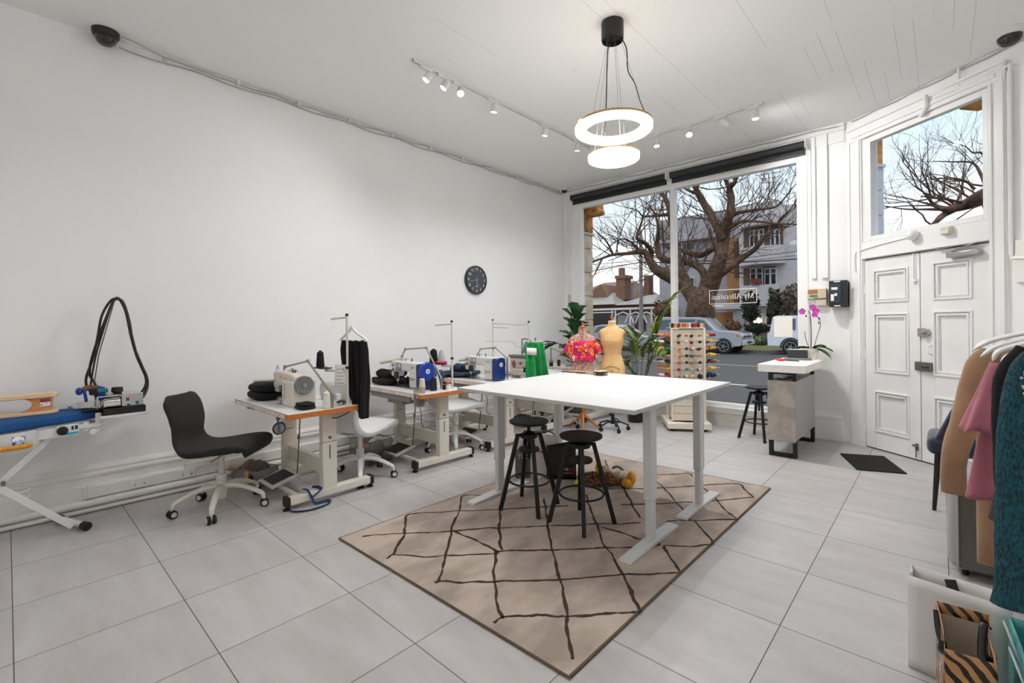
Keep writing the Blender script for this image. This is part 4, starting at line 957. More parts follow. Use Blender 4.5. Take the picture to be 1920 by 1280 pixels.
# ---- overlocker behind the blue end
t = thing('overlocker', 'white overlocker with its own thread tree behind blue machine', 'overlocker', (-4.12, 4.75, .757))
b = B(); b.box(-.2, .16, -.12, .14, 0, .19); b.build('machine_body', MWHITE, t, bevel=.02)
b = B(); b.box(-.15, .1, -.13, -.119, .05, .15); b.build('front_cover', mat('overlock_panel', (196, 190, 180), .4, rgb2=(150, 70, 60), scale=14, lo=.55, hi=.6), t, bevel=.003)
b = B(); b.box(-.2, .16, -.14, .0, .19, .22); b.build('top_plate', STEEL, t, bevel=.004)
b = B(); b.cyl((-.16, .1, .19), (-.16, .1, .42), .009); b.cyl((.08, .1, .19), (.08, .1, .45), .009); b.tube(catmull([(-.16, .1, .42), (-.1, .1, .43), (.02, .08, .40), (.08, .06, .34), (.09, .05, .22)], 5), .01, 8); b.bar((-.17, .1, .24), (.12, .1, .235), .02, .012); b.build('thread_tree', STEEL, t)
b = B(); b.lathe([(0, 0), (.022, .0), (.022, .01), (.011, .09), (.006, .13), (0, .13)], (-.1, .08, .245), 14); b.build('thread_spike', mat('spike_blue', (92, 110, 140), .5), t)
for i, (dx, rgb) in enumerate(((.17, (150, 60, 50)), (.2, (222, 212, 200)), (.23, (206, 160, 70)), (.26, (228, 222, 214)), (.29, (70, 60, 60)))):
    spool_obj('thread_cone', ('rust', 'ivory', 'ochre', 'white', 'charcoal')[i]+' thread cone between overlocker and the green cloth', (-4.12+dx, 4.66, .758), .013, .012, .13, mat('oc%d' % i, rgb, .8), None, 'small cones by the overlocker')
spool_obj('thread_cone', 'black thread cone left of the cones by the overlocker', (-4.02, 4.62, .758), .03, .026, .06, THB)

# ---- machine and bits on the last table
t = thing('sewing_machine', 'cream sewing machine half hidden behind the floral dress form', 'sewing machine', (-3.72, 5.65, .757))
b = B(); b.box(.0, .16, -.07, .07, 0, .21); b.box(-.2, .02, -.05, .05, .13, .21); b.box(-.24, -.17, -.05, .05, .05, .215); b.build('machine_body', MBODY, t, bevel=.014)
b = B(); b.cyl((.16, 0, .15), (.19, 0, .15), .06, n=24); b.build('hand_wheel', mat('wheel_cream', (206, 198, 180), .4), t)
b = B(); b.box(-.32, .0, -.12, .1, 0, .03); b.cyl((-.205, 0, .03), (-.205, 0, .06), .008); b.build('bed_plate', CHROME, t, bevel=.003)
arm_lamp('slim work lamp leaning on the table by the window', [(-4.32, 5.55, 1.03), (-4.02, 5.60, .92), (-3.98, 5.60, .90)], (-3.98, 5.58, .90), (-3.86, 5.58, .87))
t = thing('glass_jar', 'small glass jar on the table by the window', 'jar', (-4.28, 5.50, .758))
b = B(); b.lathe([(0, 0), (.035, 0), (.036, .10), (.03, .10), (.03, .005), (0, .005)], n=18); b.build('jar', CLEAR, t)
b = B(); b.lathe([(0, .006), (.028, .006), (.028, .06), (0, .06)], n=14); b.build('contents', mat('peach_wax', (236, 206, 176), .6), t)
t = thing('tin', 'small black tin with yellow foot on window-side table', 'tin', (-4.15, 5.52, .758))
b = B(); b.lathe([(0, .008), (.024, .008), (.024, .10), (0, .10)], n=18); b.build('tin', BLKP, t); b = B(); b.lathe([(0, 0), (.028, 0), (.028, .008), (0, .008)], n=18); b.build('base', mat('tin_yellow', (226, 196, 70), .5), t)

# ---- boxes of scraps below tables
def scrap_box(label, loc, sx, sy, h, m, fill_cols, rz=0):
    t = thing('storage_box', label, 'box', loc, rz)
    b = B(); w = .004
    b.box(-sx, sx, -sy, sy, 0, w); b.box(-sx, sx, -sy, -sy+w, w, h); b.box(-sx, sx, sy-w, sy, w, h); b.box(-sx, -sx+w, -sy+w, sy-w, w, h); b.box(sx-w, sx, -sy+w, sy-w, w, h)
    b.tube([(-sx, -sy, h), (sx, -sy, h), (sx, sy, h), (-sx, sy, h)], .005, 6, closed=True)
    b.build('tub', m, t, smooth=0)
    for i, c in enumerate(fill_cols):
        x = lerp(-sx*.6, sx*.6, (i+.5)/len(fill_cols)); z = rnd.uniform(.0, .05)
        b = B(); b.grid(lambda u, v: V((x+(sx*.9/len(fill_cols))*math.cos(2*PI*u)*math.sin(PI*v)*(1+.3*noise.noise(V((u*5, v*5, i)))), sy*.8*math.sin(2*PI*u)*math.sin(PI*v), .01+(h*.45+z)*(1-math.cos(PI*v)))), 16, 8, cu=True)
        b.build('scrap', mat('scrap_%d_%d_%d' % c, c, .9, var=.2, scale=20), t)
    return t
TUB = mat('cloudy_plastic', (206, 204, 200), .35, trans=.75)
t = scrap_box('clear plastic box of fabric scraps behind the dark chair', (-4.52, 1.50, 0), .16, .11, .14, TUB, [(120, 112, 108), (190, 180, 170), (112, 84, 66), (90, 88, 86)], .35)
b = B(); b.bar((-.22, -.08, .13), (-.12, -.06, .12), .05, .05); b.cyl((-.14, -.125, .12), (-.11, -.125, .115), .012); b.build('wooden_spool', mat('scrap_wood', (176, 128, 88), .6), t, bevel=.012)
b = B(); b.grid(lambda u, v: V((.02+u*.05, -.118-.004*math.sin(u*9), .135-v*.12)), 6, 4); b.build('cloth_tail', mat('tail_tan', (196, 158, 122), .9), t, solid=.004)
t = scrap_box('clear glass tub of scraps behind the white chair legs', (-4.35, 2.55, 0), .17, .14, .23, mat('clear_tub', (225, 226, 226), .1, trans=.92), [(196, 194, 192), (120, 116, 114), (206, 202, 198)], .1)
b = B(); b.box(-.03, .17, -.15, -.13, .17, .215); b.build('brown_ribbon', mat('ribbon_brown', (186, 140, 112), .8), t, bevel=.01)
t = thing('wire_basket', 'white wire basket on the floor below the middle table', 'basket', (-4.42, 3.42, 0))
b = B()
W0, D0, H0 = .24, .15, .29
for z in (.005, .1, .2, H0): b.tube([(-W0, -D0, z), (W0, -D0, z), (W0, D0, z), (-W0, D0, z)], .004 if z < H0 else .006, 6, closed=True)
for i in range(17): x = lerp(-W0, W0, i/16); b.tube([(x, -D0, H0), (x, -D0, 0.005), (x, D0, .005), (x, D0, H0)], .0022, 4)
for i in range(10): y = lerp(-D0, D0, i/9); b.tube([(-W0, y, H0), (-W0, y, .005), (W0, y, .005), (W0, y, H0)], .0022, 4)
b.build('basket', mat('basket_grey', (190, 192, 192), .4), t)
# strap lying over the foot bar
t = thing('blue_strap', 'blue woven strap looped over the front table foot bar', 'strap', (-3.655, 1.62, 0))
b = B()
pts = catmull([(-.05, -.04, .11), (-.02, -.05, .12), (.03, -.04, .115), (.052, -.02, .06), (.06, .0, .014), (.065, .06, .008), (.07, .11, .008), (.12, .08, .008), (.145, .0, .008), (.14, -.09, .008), (.09, -.16, .008), (.05, -.185, .008)], 6)
b.tube(pts, .013, 8, flat=.35, up=(0, 0, 1)); b.tube(catmull([(.055, -.03, .06), (.06, .02, .09), (.055, .05, .11), (0, .05, .115), (-.05, .03, .11)], 5), .012, 8, flat=.35, up=(0, 0, 1))
b.build('strap', mat('strap_blue', (30, 64, 116), .8, rgb2=(14, 30, 60), scale=60), t)
# ---------------------------------------------------------------- middle of the room
DESKW = mat('desk_white', (212, 212, 211), .38, var=.01)
DESKE = mat('desk_edge', (190, 189, 187), .45, var=.02)
LEGM = mat('desk_leg_white', (206, 207, 207), .38, var=.02)
def desk(label, y0):
    t = thing('standing_desk', label, 'desk', (-1.995, y0+.4, 0), 0, 'pair of white cutting desks')
    x0, x1 = -2.742, -1.248; z = .912
    b = WB(t); b.mi = 1; b.box(x0, x1, y0, y0+.799, z-.025, z-.003); b.mi = 0; b.box(x0+.0005, x1-.0005, y0+.0005, y0+.7985, z-.003, z); b.build('desktop', [DESKW, DESKE], t, bevel=.002)
    for x in (-2.675, -1.352):
        b = WB(t); b.box(x-.028, x+.028, y0+.35, y0+.432, .285, .865); b.build('leg', LEGM, t, bevel=.006)
        l = t.children[-1]
        b = WB(t); b.box(x-.021, x+.021, y0+.357, y0+.425, .03, .285); b.build('inner_leg', LEGM, l, bevel=.005)
        l2 = l.children[-1]; l2.location = (0, 0, 0)
        b = WB(t); b.prism([(y0+.06, .012), (y0+.07, .026), (y0+.36, .036), (y0+.43, .036), (y0+.725, .026), (y0+.735, .012)], x-.04, x+.04, 'x'); b.build('foot', LEGM, t, bevel=.003)
        b = WB(t); b.prism([(y0+.08, z-.0255), (y0+.09, z-.045), (y0+.33, z-.058), (y0+.47, z-.058), (y0+.71, z-.045), (y0+.72, z-.0255)], x-.03, x+.03, 'x'); b.build('top_bracket', LEGM, t, bevel=.002)
    b = WB(t); b.box(-2.64, -1.39, y0+.36, y0+.38, z-.06, z-.0255); b.box(-2.64, -1.39, y0+.42, y0+.44, z-.06, z-.0255); b.build('top_beam', LEGM, t, bevel=.002)
    return t
desk('white height-adjustable desk nearer the camera, above both black stools', 2.348)
desk('white height-adjustable desk on the window side of the pair', 3.148)

# rug
RUGM = mat('rug_taupe', (206, 190, 176), .95, rgb2=(172, 157, 145), scale=3.4, bump=.8, bscale=260, stretch=(1.5, .8, 1), detail=9)
RUGL = mat('rug_line', (62, 46, 34), .95, var=.3, scale=60, bump=.5, bscale=260)
RUGE = mat('rug_binding', (104, 86, 66), .9, var=.1)
t = thing('rug', 'large taupe rug with dark diamond lines under the white desks', 'rug', (-1.97, 2.88, 0))
q = [(-2.90, 1.465), (-1.085, 1.49), (-1.055, 4.30), (-2.85, 4.23)]
b = WB(t); b.prism(q, .001, .012); b.build('pile', RUGM, t, smooth=0)
b = WB(t); b.tube([(x, y, .007) for x, y in q], .0075, 6, closed=True); b.build('binding', RUGE, t)
RL = [[(-2.808,1.573),(-2.732,1.677),(-2.633,1.778),(-2.528,1.894),(-2.42,2.014),(-2.317,2.153),(-2.206,2.271),(-2.094,2.39),(-1.993,2.498),(-1.875,2.612),(-1.765,2.74),(-1.634,2.866),(-1.542,2.967)],[(-1.413,3.101),(-1.286,3.244),(-1.061,3.459)],[(-2.432,1.516),(-2.442,1.571),(-2.391,1.613),(-2.277,1.687),(-2.198,1.777),(-2.102,1.873),(-1.984,1.989),(-1.987,2.034),(-1.878,2.142),(-1.757,2.258),(-1.636,2.377),(-1.529,2.492),(-1.417,2.599),(-1.302,2.734)],[(-2.0,1.55),(-1.998,1.573),(-1.895,1.653),(-1.786,1.762),(-1.657,1.887),(-1.524,2.02),(-1.417,2.147),(-1.297,2.283),(-1.171,2.412),(-1.071,2.52)],[(-1.531,1.523),(-1.529,1.577),(-1.466,1.65),(-1.405,1.719),(-1.308,1.787),(-1.219,1.885),(-1.141,1.972),(-1.07,2.049)],[(-2.442,1.571),(-2.564,1.712),(-2.695,1.829),(-2.86,1.973),(-2.79,2.092),(-2.641,2.264),(-2.426,2.5),(-2.213,2.748),(-2.091,2.885)],[(-1.999,1.566),(-2.193,1.773),(-2.426,2.018),(-2.662,2.293),(-2.842,2.488),(-2.745,2.608),(-2.639,2.722)],[(-1.529,1.577),(-1.65,1.66),(-1.782,1.775),(-1.984,1.989),(-1.99,2.016)],[(-1.995,2.047),(-2.21,2.257),(-2.43,2.497)],[(-2.402,2.015),(-2.23,2.03),(-2.091,2.023),(-1.982,2.018)],[(-1.132,1.576),(-1.257,1.717),(-1.383,1.871),(-1.524,2.02),(-1.757,2.258),(-1.987,2.504),(-2.206,2.753),(-2.318,2.879)],[(-1.07,2.049),(-1.191,2.181),(-1.297,2.283),(-1.434,2.428),(-1.533,2.497),(-1.736,2.725),(-1.931,2.935),(-2.113,3.161)],[(-1.736,2.725),(-1.58,2.741),(-1.426,2.74),(-1.305,2.74),(-1.348,2.809)],[(-1.071,2.52),(-1.147,2.608),(-1.204,2.67),(-1.276,2.745),(-1.207,2.815),(-1.059,2.97),(-1.157,3.115),(-1.268,3.24)],[(-1.063,3.457),(-1.19,3.585),(-1.343,3.8),(-1.488,3.962)],[(-1.582,3.043),(-1.773,3.259),(-2.022,3.574)],[(-1.3,3.237),(-1.478,3.454),(-1.716,3.725),(-1.929,3.945),(-1.83,4.075),(-1.714,4.221),(-1.642,4.151)],[(-1.095,3.983),(-1.192,4.108),(-1.297,4.221),(-1.498,3.991),(-1.741,3.688),(-2.061,3.386)],[(-1.095,3.983),(-1.24,3.79),(-1.314,3.693),(-1.493,3.491),(-1.804,3.168)],[(-2.06,3.58),(-2.33,3.873),(-2.507,4.078)]]
b = WB(t); b.T = b.T
for li, pl in enumerate(RL):
    P = catmull([(x, y, .0118) for x, y in pl], 6); n = len(P)
    for i in range(n): P[i] += V((noise.noise(V((P[i].x*9, P[i].y*9, li)))*.014+noise.noise(V((P[i].x*45, P[i].y*45, li)))*.005, noise.noise(V((P[i].x*9+5, P[i].y*9, li)))*.014+noise.noise(V((P[i].x*45+7, P[i].y*45, li)))*.005, 0))
    vs = []
    for i in range(n):
        d = (P[min(i+1, n-1)]-P[max(i-1, 0)]).normalized(); s = V((-d.y, d.x, 0))*(.0075+.007*noise.noise(P[i]*26+V((li, 0, 0))))
        vs += [P[i]-s, P[i]-s+V((0, 0, .0012)), P[i]+s+V((0, 0, .0012)), P[i]+s]
    fs = []
    for i in range(n-1):
        for k in range(3): fs.append((i*4+k, i*4+k+1, i*4+4+k+1, i*4+4+k))
    b.add(vs, fs)
b.build('diamond_lines', RUGL, t, smooth=0)

# ---- adjustable stools
STB = mat('stool_black', (12, 12, 13), .55, var=.1, bump=.05)
def stool(label, x, y, seat, rz):
    t = thing('bar_stool', label, 'stool', (x, y, 0), rz, 'black adjustable stools')
    if t.location.y < 4: t.location.z = .012
    b = B(); b.lathe([(0, seat-.022), (.136, seat-.022), (.147, seat-.015), (.1485, seat-.003), (.146, seat), (0, seat)], n=48); b.build('seat', STB, t)
    b = B(); b.cyl((0, 0, seat-.29), (0, 0, seat-.028), .013, n=12); b.lathe([(.06, seat-.034), (.055, seat-.028), (0, seat-.028)], n=16); b.build('screw_spindle', STB, t)
    b = B(); b.lathe([(0, .525), (.062, .525), (.066, .53), (.066, .553), (.05, .56), (.02, .575), (0, .575)], n=24); b.build('hub', STB, t)
    b = B(); b.lathe([(0, .425), (.075, .425), (.08, .432), (.08, .442), (.075, .448), (0, .448)], n=28); b.build('spreader_disc', STB, t)
    b = B(); b.tube([(.152*math.cos(i*PI/20), .152*math.sin(i*PI/20), .205) for i in range(40)], .0075, 8, closed=True); b.build('foot_ring', STB, t)
    for k in range(4):
        a = k*PI/2+PI/4; d = V((math.cos(a), math.sin(a), 0)); s = (-d.y, d.x, 0)
        b = B(); b.bar(d*.226+V((0, 0, 0)), d*.086+V((0, 0, .555)), .026, .03, s); b.bar(d*.03+V((0, 0, .548)), d*.1+V((0, 0, .548)), .024, .02, s); b.build('leg', STB, t, bevel=.003)
    return t
stool('black round stool under the desk, raised higher, left of the pair', -2.30, 2.675, .655, math.radians(12))
stool('black round stool under the desk, lower, right of the pair', -1.845, 2.70, .612, math.radians(-7))
stool('black round stool beside the counter by the window', -1.60, 6.07, .62, math.radians(-16))

# ---- things on the desks
t = thing('rulers', 'black pattern ruler and tools lying on the far desk edge', 'tools', (-2.55, 3.80, .912))
b = B(); b.at((0, 0, 0), .12); b.box(-.24, .03, -.03, .02, .0005, .008); b.at((.08, -.03, 0), .3); b.box(-.13, .12, -.012, .012, .008, .013); b.build('ruler', mat('ruler_dark', (60, 56, 52), .5), t, smooth=0)
b = B(); b.at((.02, -.05, 0), -.05); b.tube([(-.2, 0, .012), (.05, .01, .014), (.16, 0, .012)], [.006, .009, .012], 8); b.build('shears_handle', mat('handle_wood', (190, 160, 124), .5), t)
t = thing('pin_box', 'clear beaded pin box on the desk in front of plain dress form', 'pin box', (-2.33, 3.74, .912))
b = B(); b.lathe([(0, 0), (.062, 0), (.066, .006), (.064, .032), (.058, .034), (0, .03)], n=26); b.build('tray', CLEAR, t)
b = B()
for i in range(26): a = i*2*PI/26; b.ell((.055*math.cos(a), .055*math.sin(a), .038), .007, 8, 5)
b.ell((0, 0, .03), (.045, .045, .014)); b.build('pins', mat('pin_cream', (226, 208, 184), .4, rgb2=(190, 160, 130), scale=60), t)

# ---- under the desks: bags, toys
BAGB = mat('bag_black', (20, 19, 20), .35, var=.15)
t = thing('shopping_bag', 'black paper bag with a red ring mark under the desk', 'bag', (-2.52, 3.37, .0), math.radians(40))
b = B(); w, d, h = .13, .05, .29
b.grid(lambda u, v: (lambda a: V((w*interp([(0, -1), (.25, 1), (.5, 1), (.75, -1), (1, -1)], u)[0]*(1+.0*v), d*interp([(0, -1), (.25, -1), (.5, 1), (.75, 1), (1, -1)], u)[0]*(1-.55*v*v), .012+h*v*(1+.22*(1-abs(2*((u*2) % 1)-1)*1.0)*(1 if v > .5 else 0)*(v-.5)*2*(.8 if u < .5 else .4)))))(0), 41, 10)
b.box(-w+.003, w-.003, -d+.003, d-.003, .012, .02)
b.build('bag', BAGB, t, solid=.002, smooth=20)
b = B(); b.tube([(.095+.021*math.cos(i*PI/9), -d-.001+.02*.09, .085+.021*math.sin(i*PI/9)) for i in range(18)], .0045, 6, closed=True); b.build('ring_mark', mat('mark_red', (170, 34, 44), .5), t)
b = B(); b.text('oco', .045, Matrix(((1, 0, 0, .03), (0, 0, -1, -d-.0005), (0, 1, 0, .105), (0, 0, 0, 1)))); b.box(-.02, .075, -d-.001, -d, .066, .069); b.build('bag_lettering', mat('letter_white', (214, 210, 206), .6), t, smooth=0)
t = thing('shopping_bag', 'white and grey carrier bag behind the raised stool', 'bag', (-2.72, 3.27, 0), math.radians(42))
b = B(); w, d, h = .195, .07, .36
b.grid(lambda u, v: V((w*interp([(0, -1), (.3, 1), (.5, 1), (.8, -1), (1, -1)], u)[0], d*interp([(0, -1), (.3, -1), (.5, 1), (.8, 1), (1, -1)], u)[0]*(1-.5*v), .012+h*v+.02*math.sin(u*9)*v)), 31, 8)
b.box(-w+.003, w-.003, -d+.003, d-.003, .012, .02)
b.build('bag', mat('bag_white', (212, 204, 200), .5, var=.04), t, solid=.002, smooth=20)
b = B(); b.grid(lambda u, v: V((lerp(-w-.001, -.06, u), -d*(1-.5*v*.75)-.003, .014+.25*v)), 4, 6); b.build('grey_print', mat('print_grey', (98, 98, 96), .5, rgb2=(70, 70, 70), scale=8), t, solid=.001)
b = B(); b.text('TLC', .055, Matrix(((1, 0, 0, -.125), (0, .12, -1, -.063), (0, 1, .12, .2), (0, 0, 0, 1)))); b.build('print_lettering', mat('letter_white'), t, smooth=0)
b = B(); b.tube(catmull([(-.12, .035, .37), (-.05, .04, .40), (.08, .04, .41), (.14, .035, .395), (.17, .03, .37)], 5), .006, 6); b.build('handle', BAGB, t)
b = B(); b.bar((-.02, -d*.62-.006, .27), (.08, -d*.68-.006, .22), .012, .002); b.build('red_trim', mat('mark_red'), t, smooth=0)
t = thing('tennis_ball', 'yellow-green tennis ball on the rug beside the brown toy', 'ball', (-2.255, 3.255, .047))
b = B(); b.ell((0, 0, 0), .034, 24, 16); b.build('felt', mat('tennis_felt', (206, 214, 40), .95, var=.1, scale=60, bump=.3, bscale=300), t)
b = B(); b.tube([(.0342*math.cos(a)*math.cos(.5*math.sin(2*a)), .0342*math.sin(a)*math.cos(.5*math.sin(2*a)), .0342*math.sin(.5*math.sin(2*a))) for a in [i*PI/20 for i in range(40)]], .0018, 5, closed=True); b.build('seam', THW, t)
t = thing('dog_toy', 'fluffy brown knotted pet toy under the desk', 'toy', (-2.18, 3.47, .012), .5)
b = B()
for i in range(95):
    a, r = rnd.uniform(0, 2*PI), rnd.uniform(0, 1)**.5; x, y = r*.20*math.cos(a), r*.10*math.sin(a); z = .012+.07*(1-r*r)*rnd.uniform(.3, 1)
    d1 = V((rnd.uniform(-1, 1), rnd.uniform(-1, 1), rnd.uniform(-.3, .8))).normalized()*.035
    p = V((x, y, z)); b.tube(catmull([p-d1, p+V((rnd.uniform(-.02, .02), rnd.uniform(-.02, .02), .02)), p+d1], 3), .011, 6)
for i in range(len(b.v)): b.v[i].z = max(b.v[i].z, .003)
b.build('shaggy_body', mat('toy_brown', (140, 92, 58), .95, rgb2=(80, 48, 30), scale=26), t)
b = B(); b.ell((.03, .08, .085), (.07, .05, .045)); b.ell((.17, .03, .055), (.07, .05, .05)); b.build('beige_body', mat('toy_beige', (196, 178, 160), .95, rgb2=(160, 140, 122), scale=30), t)
for p, r in (((.265, -.01, .06), (.036, .03, .055)), ((.225, -.065, .032), (.042, .03, .034)), ((-.02, .05, .115), (.022, .022, .03))):
    b = B(); b.grid(lambda u, v: V((p[0]+r[0]*math.sin(PI*v)*math.cos(2*PI*u)*(1+.15*math.sin(6*PI*u)), p[1]+r[1]*math.sin(PI*v)*math.sin(2*PI*u)*(1+.15*math.sin(6*PI*u)), p[2]-r[2]*math.cos(PI*v)*(1 if v < .6 else 1.2))), 24, 10, cu=True)
    b.build('yellow_paw', mat('toy_yellow', (218, 158, 52), .9, var=.1, scale=30), t)
b = B(); b.tube(catmull([(.10, .12, .10), (.15, .11, .12), (.20, .08, .10)], 4), [.006]+[.012]*7+[.006], 8); b.build('grey_collar', mat('toy_grey', (98, 106, 114), .6), t)

# ---- dress forms
def form_torso(prof, n=40):
    """rows: z, rx (sideways), front depth, back depth; local y sideways, x to the front"""
    P = [V((*r, )) if False else r for r in prof]
    b = B()
    def fn(u, v):
        z, rx, fd, bd = interp([(r[0], *r) for r in P], lerp(P[0][0], P[-1][0], v))
        a = 2*PI*u; c = math.cos(a); s = math.sin(a)
        return V(((fd if c > 0 else bd)*math.copysign(abs(c)**.85, c), rx*math.copysign(abs(s)**.9, s), z))
    b.grid(fn, n, 60, cu=True)
    return b
CALICO = mat('calico', (238, 200, 146), .85, rgb2=(228, 180, 120), scale=3, bump=.1, bscale=300)
TANW = mat('turned_wood', (186, 112, 46), .45, rgb2=(160, 88, 34), scale=6, stretch=(2, 2, 14))
FC = (-3.16, 5.36)
t = thing('dress_form', 'plain calico dress form marked 10 on black castors', 'dress form', (*FC, 0), math.radians(-66))
prof = [(.62, .150, .105, .12), (.74, .162, .11, .125), (.82, .160, .105, .115), (.92, .135, .088, .088), (.985, .113, .078, .074), (1.05, .122, .086, .08), (1.12, .142, .112, .09), (1.165, .148, .118, .095), (1.22, .152, .10, .095), (1.27, .162, .08, .09), (1.305, .158, .066, .078), (1.325, .115, .058, .066), (1.345, .07, .05, .055), (1.365, .053, .046, .05), (1.405, .048, .043, .045)]
b = form_torso(prof); b.build('torso', CALICO, t, smooth=70)
for z, m in ((1.405, 'cap'),):
    b = B(); b.lathe([(0, 0), (.049, 0), (.05, .012), (.044, .022), (0, .024)], (0, 0, 1.403), 24); b.build('neck_cap', mat('cap_cream', (232, 214, 184), .6), t)
b = B(); b.lathe([(0, 0), (.012, .0), (.01, .016), (.019, .03), (.021, .045), (.012, .062), (0, .066)], (0, 0, 1.427), 18); b.build('neck_knob', TANW, t)
for s in (-1, 1):
    b = B(); b.lathe([(0, -.02), (.05, -.02), (.052, .004), (.046, .01), (0, .012)], (0, s*.158, 1.24), 20, (.0, s, -.12), sx=.72); b.build('arm_plate', mat('arm_wood', (164, 116, 66), .5), t)
b = B(); b.lathe([(0, .60), (.10, .60), (.12, .622), (0, .63)], n=30, sx=.8, sy=1.2); b.build('base_plate', TANW, t)
# printed size and name, curved over the belly
def on_torso(y, z, out=.003):
    zz, rx, fd, bd = interp([(r[0], *r) for r in prof], z); s = max(-1, min(1, y/rx)); s = math.copysign(abs(s)**(1/.9), s)
    c = math.sqrt(max(0, 1-s*s)); return V((fd*c**.85+out, y, z))
def torso_text(txt, size, yc, zc, arc=0.):
    bb = B(); bb.text(txt, size, Matrix.Identity(4)); vs = []
    for p in bb.v: vs.append(on_torso(yc+p.x, zc+p.y-arc*p.x*p.x, .002+p.z))
    o = B(); o.add(vs, bb.f); return o
INK = mat('form_ink', (70, 50, 34), .7)
torso_text('COLLAPSIBLE SHOULDERS', .0185, .0, .835, 4.).build('printed_name', INK, t, smooth=0)
torso_text('10', .038, .0, .772).build('printed_size', INK, t, smooth=0)
b = B(); b.tube([(.0+prof[4][2]+.001, 0, .985), (.09, 0, .9), (.106, 0, .83)], .001, 4)
b.build('centre_seam', mat('seam_tan', (176, 130, 80), .8), t)
b = B(); b.cyl((0, 0, .2), (0, 0, .60), .013, n=12)
for i in range(14): b.lathe([(.013, .2+i*.011), (.018, .205+i*.011), (.013, .21+i*.011)], n=12)
b.build('column', CHROME, t)
b = B(); b.lathe([(0, .075), (.03, .08), (.034, .10), (.022, .13), (.022, .21), (0, .21)], n=16)
for k in range(5):
    a = k*2*PI/5+.5; d = V((math.cos(a), math.sin(a), 0)); b.tube([d*.015+V((0, 0, .105)), d*.09+V((0, 0, .108)), d*.15+V((0, 0, .085)), d*.19+V((0, 0, .07))], [.018, .014, .013, .012], 8, flat=.8)
b.tube(catmull([(.02, .02, .15), (.06, .05, .16), (.09, .08, .15), (.08, .09, .11)], 4), .008, 6); b.build('castor_base', BLACK, t)
for k in range(5):
    a = k*2*PI/5+.5; d = V((math.cos(a), math.sin(a), 0)); c = d*.195+V((0, 0, .026)); s = V((-d.y, d.x, 0))
    b = B(); b.cyl(c-s*.016, c+s*.016, .026, n=14); b.cyl(c, c+V((0, 0, .05)), .009, n=8); b.build('castor', BLACK, t, bevel=.004)

# voronoi prints
def print_mat(name, cols, scale, rough=.85, dk=.55):
    m, N, L, bs = nodes_mat(name)
    tc = N.new('ShaderNodeTexCoord'); nz = N.new('ShaderNodeTexNoise'); nz.inputs['Scale'].default_value = scale*.8
    vm = N.new('ShaderNodeVectorMath'); vm.operation = 'MULTIPLY_ADD'; L.new(tc.outputs['Object'], nz.inputs['Vector']); L.new(nz.outputs['Color'], vm.inputs[0]); vm.inputs[1].default_value = (.6/scale,)*3; L.new(tc.outputs['Object'], vm.inputs[2])
    vo = N.new('ShaderNodeTexVoronoi'); vo.inputs['Scale'].default_value = scale; L.new(vm.outputs[0], vo.inputs['Vector'])
    cr = N.new('ShaderNodeValToRGB'); cr.color_ramp.interpolation = 'CONSTANT'
    sp = N.new('ShaderNodeSeparateColor'); L.new(vo.outputs['Color'], sp.inputs[0])
    L.new(math_n(N, L, 'FRACT', math_n(N, L, 'ADD', sp.outputs[0], math_n(N, L, 'MULTIPLY', vo.outputs['Distance'], dk))), cr.inputs['Fac'])
    el = cr.color_ramp.elements
    for i, (p, c) in enumerate(cols):
        e = el[i] if i < 2 else el.new(p)
        e.position = p; e.color = (*lin(c), 1)
    L.new(cr.outputs['Color'], bs.inputs['Base Color']); bs.inputs['Roughness'].default_value = rough
    return m
PAIS = print_mat('paisley_print', [(0, (206, 176, 156)), (.3, (150, 70, 66)), (.45, (216, 190, 172)), (.68, (112, 60, 60)), (.8, (190, 120, 104))], 62)
FLOW = print_mat('flower_print', [(0, (214, 24, 110)), (.38, (240, 100, 22)), (.56, (252, 178, 40)), (.66, (228, 40, 116)), (.84, (246, 140, 36)), (.95, (252, 226, 190))], 17, dk=.22)
FF = (-3.47, 5.14)
t = thing('dress_form', 'paisley covered dress form on wooden tripod wearing a bright blouse', 'dress form', (*FF, 0), math.radians(-58))
prof2 = [(.70, .168, .12, .12), (.76, .155, .11, .11), (.86, .128, .092, .09), (.93, .125, .085, .085), (1.0, .13, .09, .085), (1.08, .145, .11, .09), (1.13, .155, .105, .09), (1.17, .172, .085, .088), (1.20, .172, .072, .078), (1.225, .14, .062, .07), (1.25, .08, .052, .06), (1.275, .058, .048, .052), (1.315, .052, .045, .048), (1.335, .05, .044, .046)]
form_torso(prof2).build('torso', PAIS, t, smooth=70)
b = B(); b.lathe([(0, 0), (.052, 0), (.053, .012), (.03, .02), (.014, .03), (.012, .05), (.0145, .062), (.006, .085), (0, .088)], (0, 0, 1.333), 20); b.build('neck_finial', TANW, t)
b = B(); b.tube([(on2[0], 0, on2[1]) for on2 in [(.126, .72), (.10, .84), (.092, .93), (.115, 1.08), (.09, 1.17), (.07, 1.215), (.054, 1.26), (.05, 1.33)]], .0022, 5); b.build('centre_seam', mat('seam_dark', (60, 26, 28), .8), t)
b = B(); b.cyl((0, 0, .19), (0, 0, .70), .021, n=14); b.build('pole', TANW, t)
b = B(); b.lathe([(0, .155), (.03, .16), (.038, .175), (.034, .205), (.022, .215), (0, .215)], n=18); b.build('tripod_hub', TANW, t)
for a in (math.radians(22), math.radians(-70+12), math.radians(178)):
    d = V((math.cos(a-t.rotation_euler.z), math.sin(a-t.rotation_euler.z), 0))
    b = B(); b.tube([d*.02+V((0, 0, .185)), d*.12+V((0, 0, .10)), d*.235+V((0, 0, .012))], [.02, .017, .013], 10); b.build('leg', TANW, t)
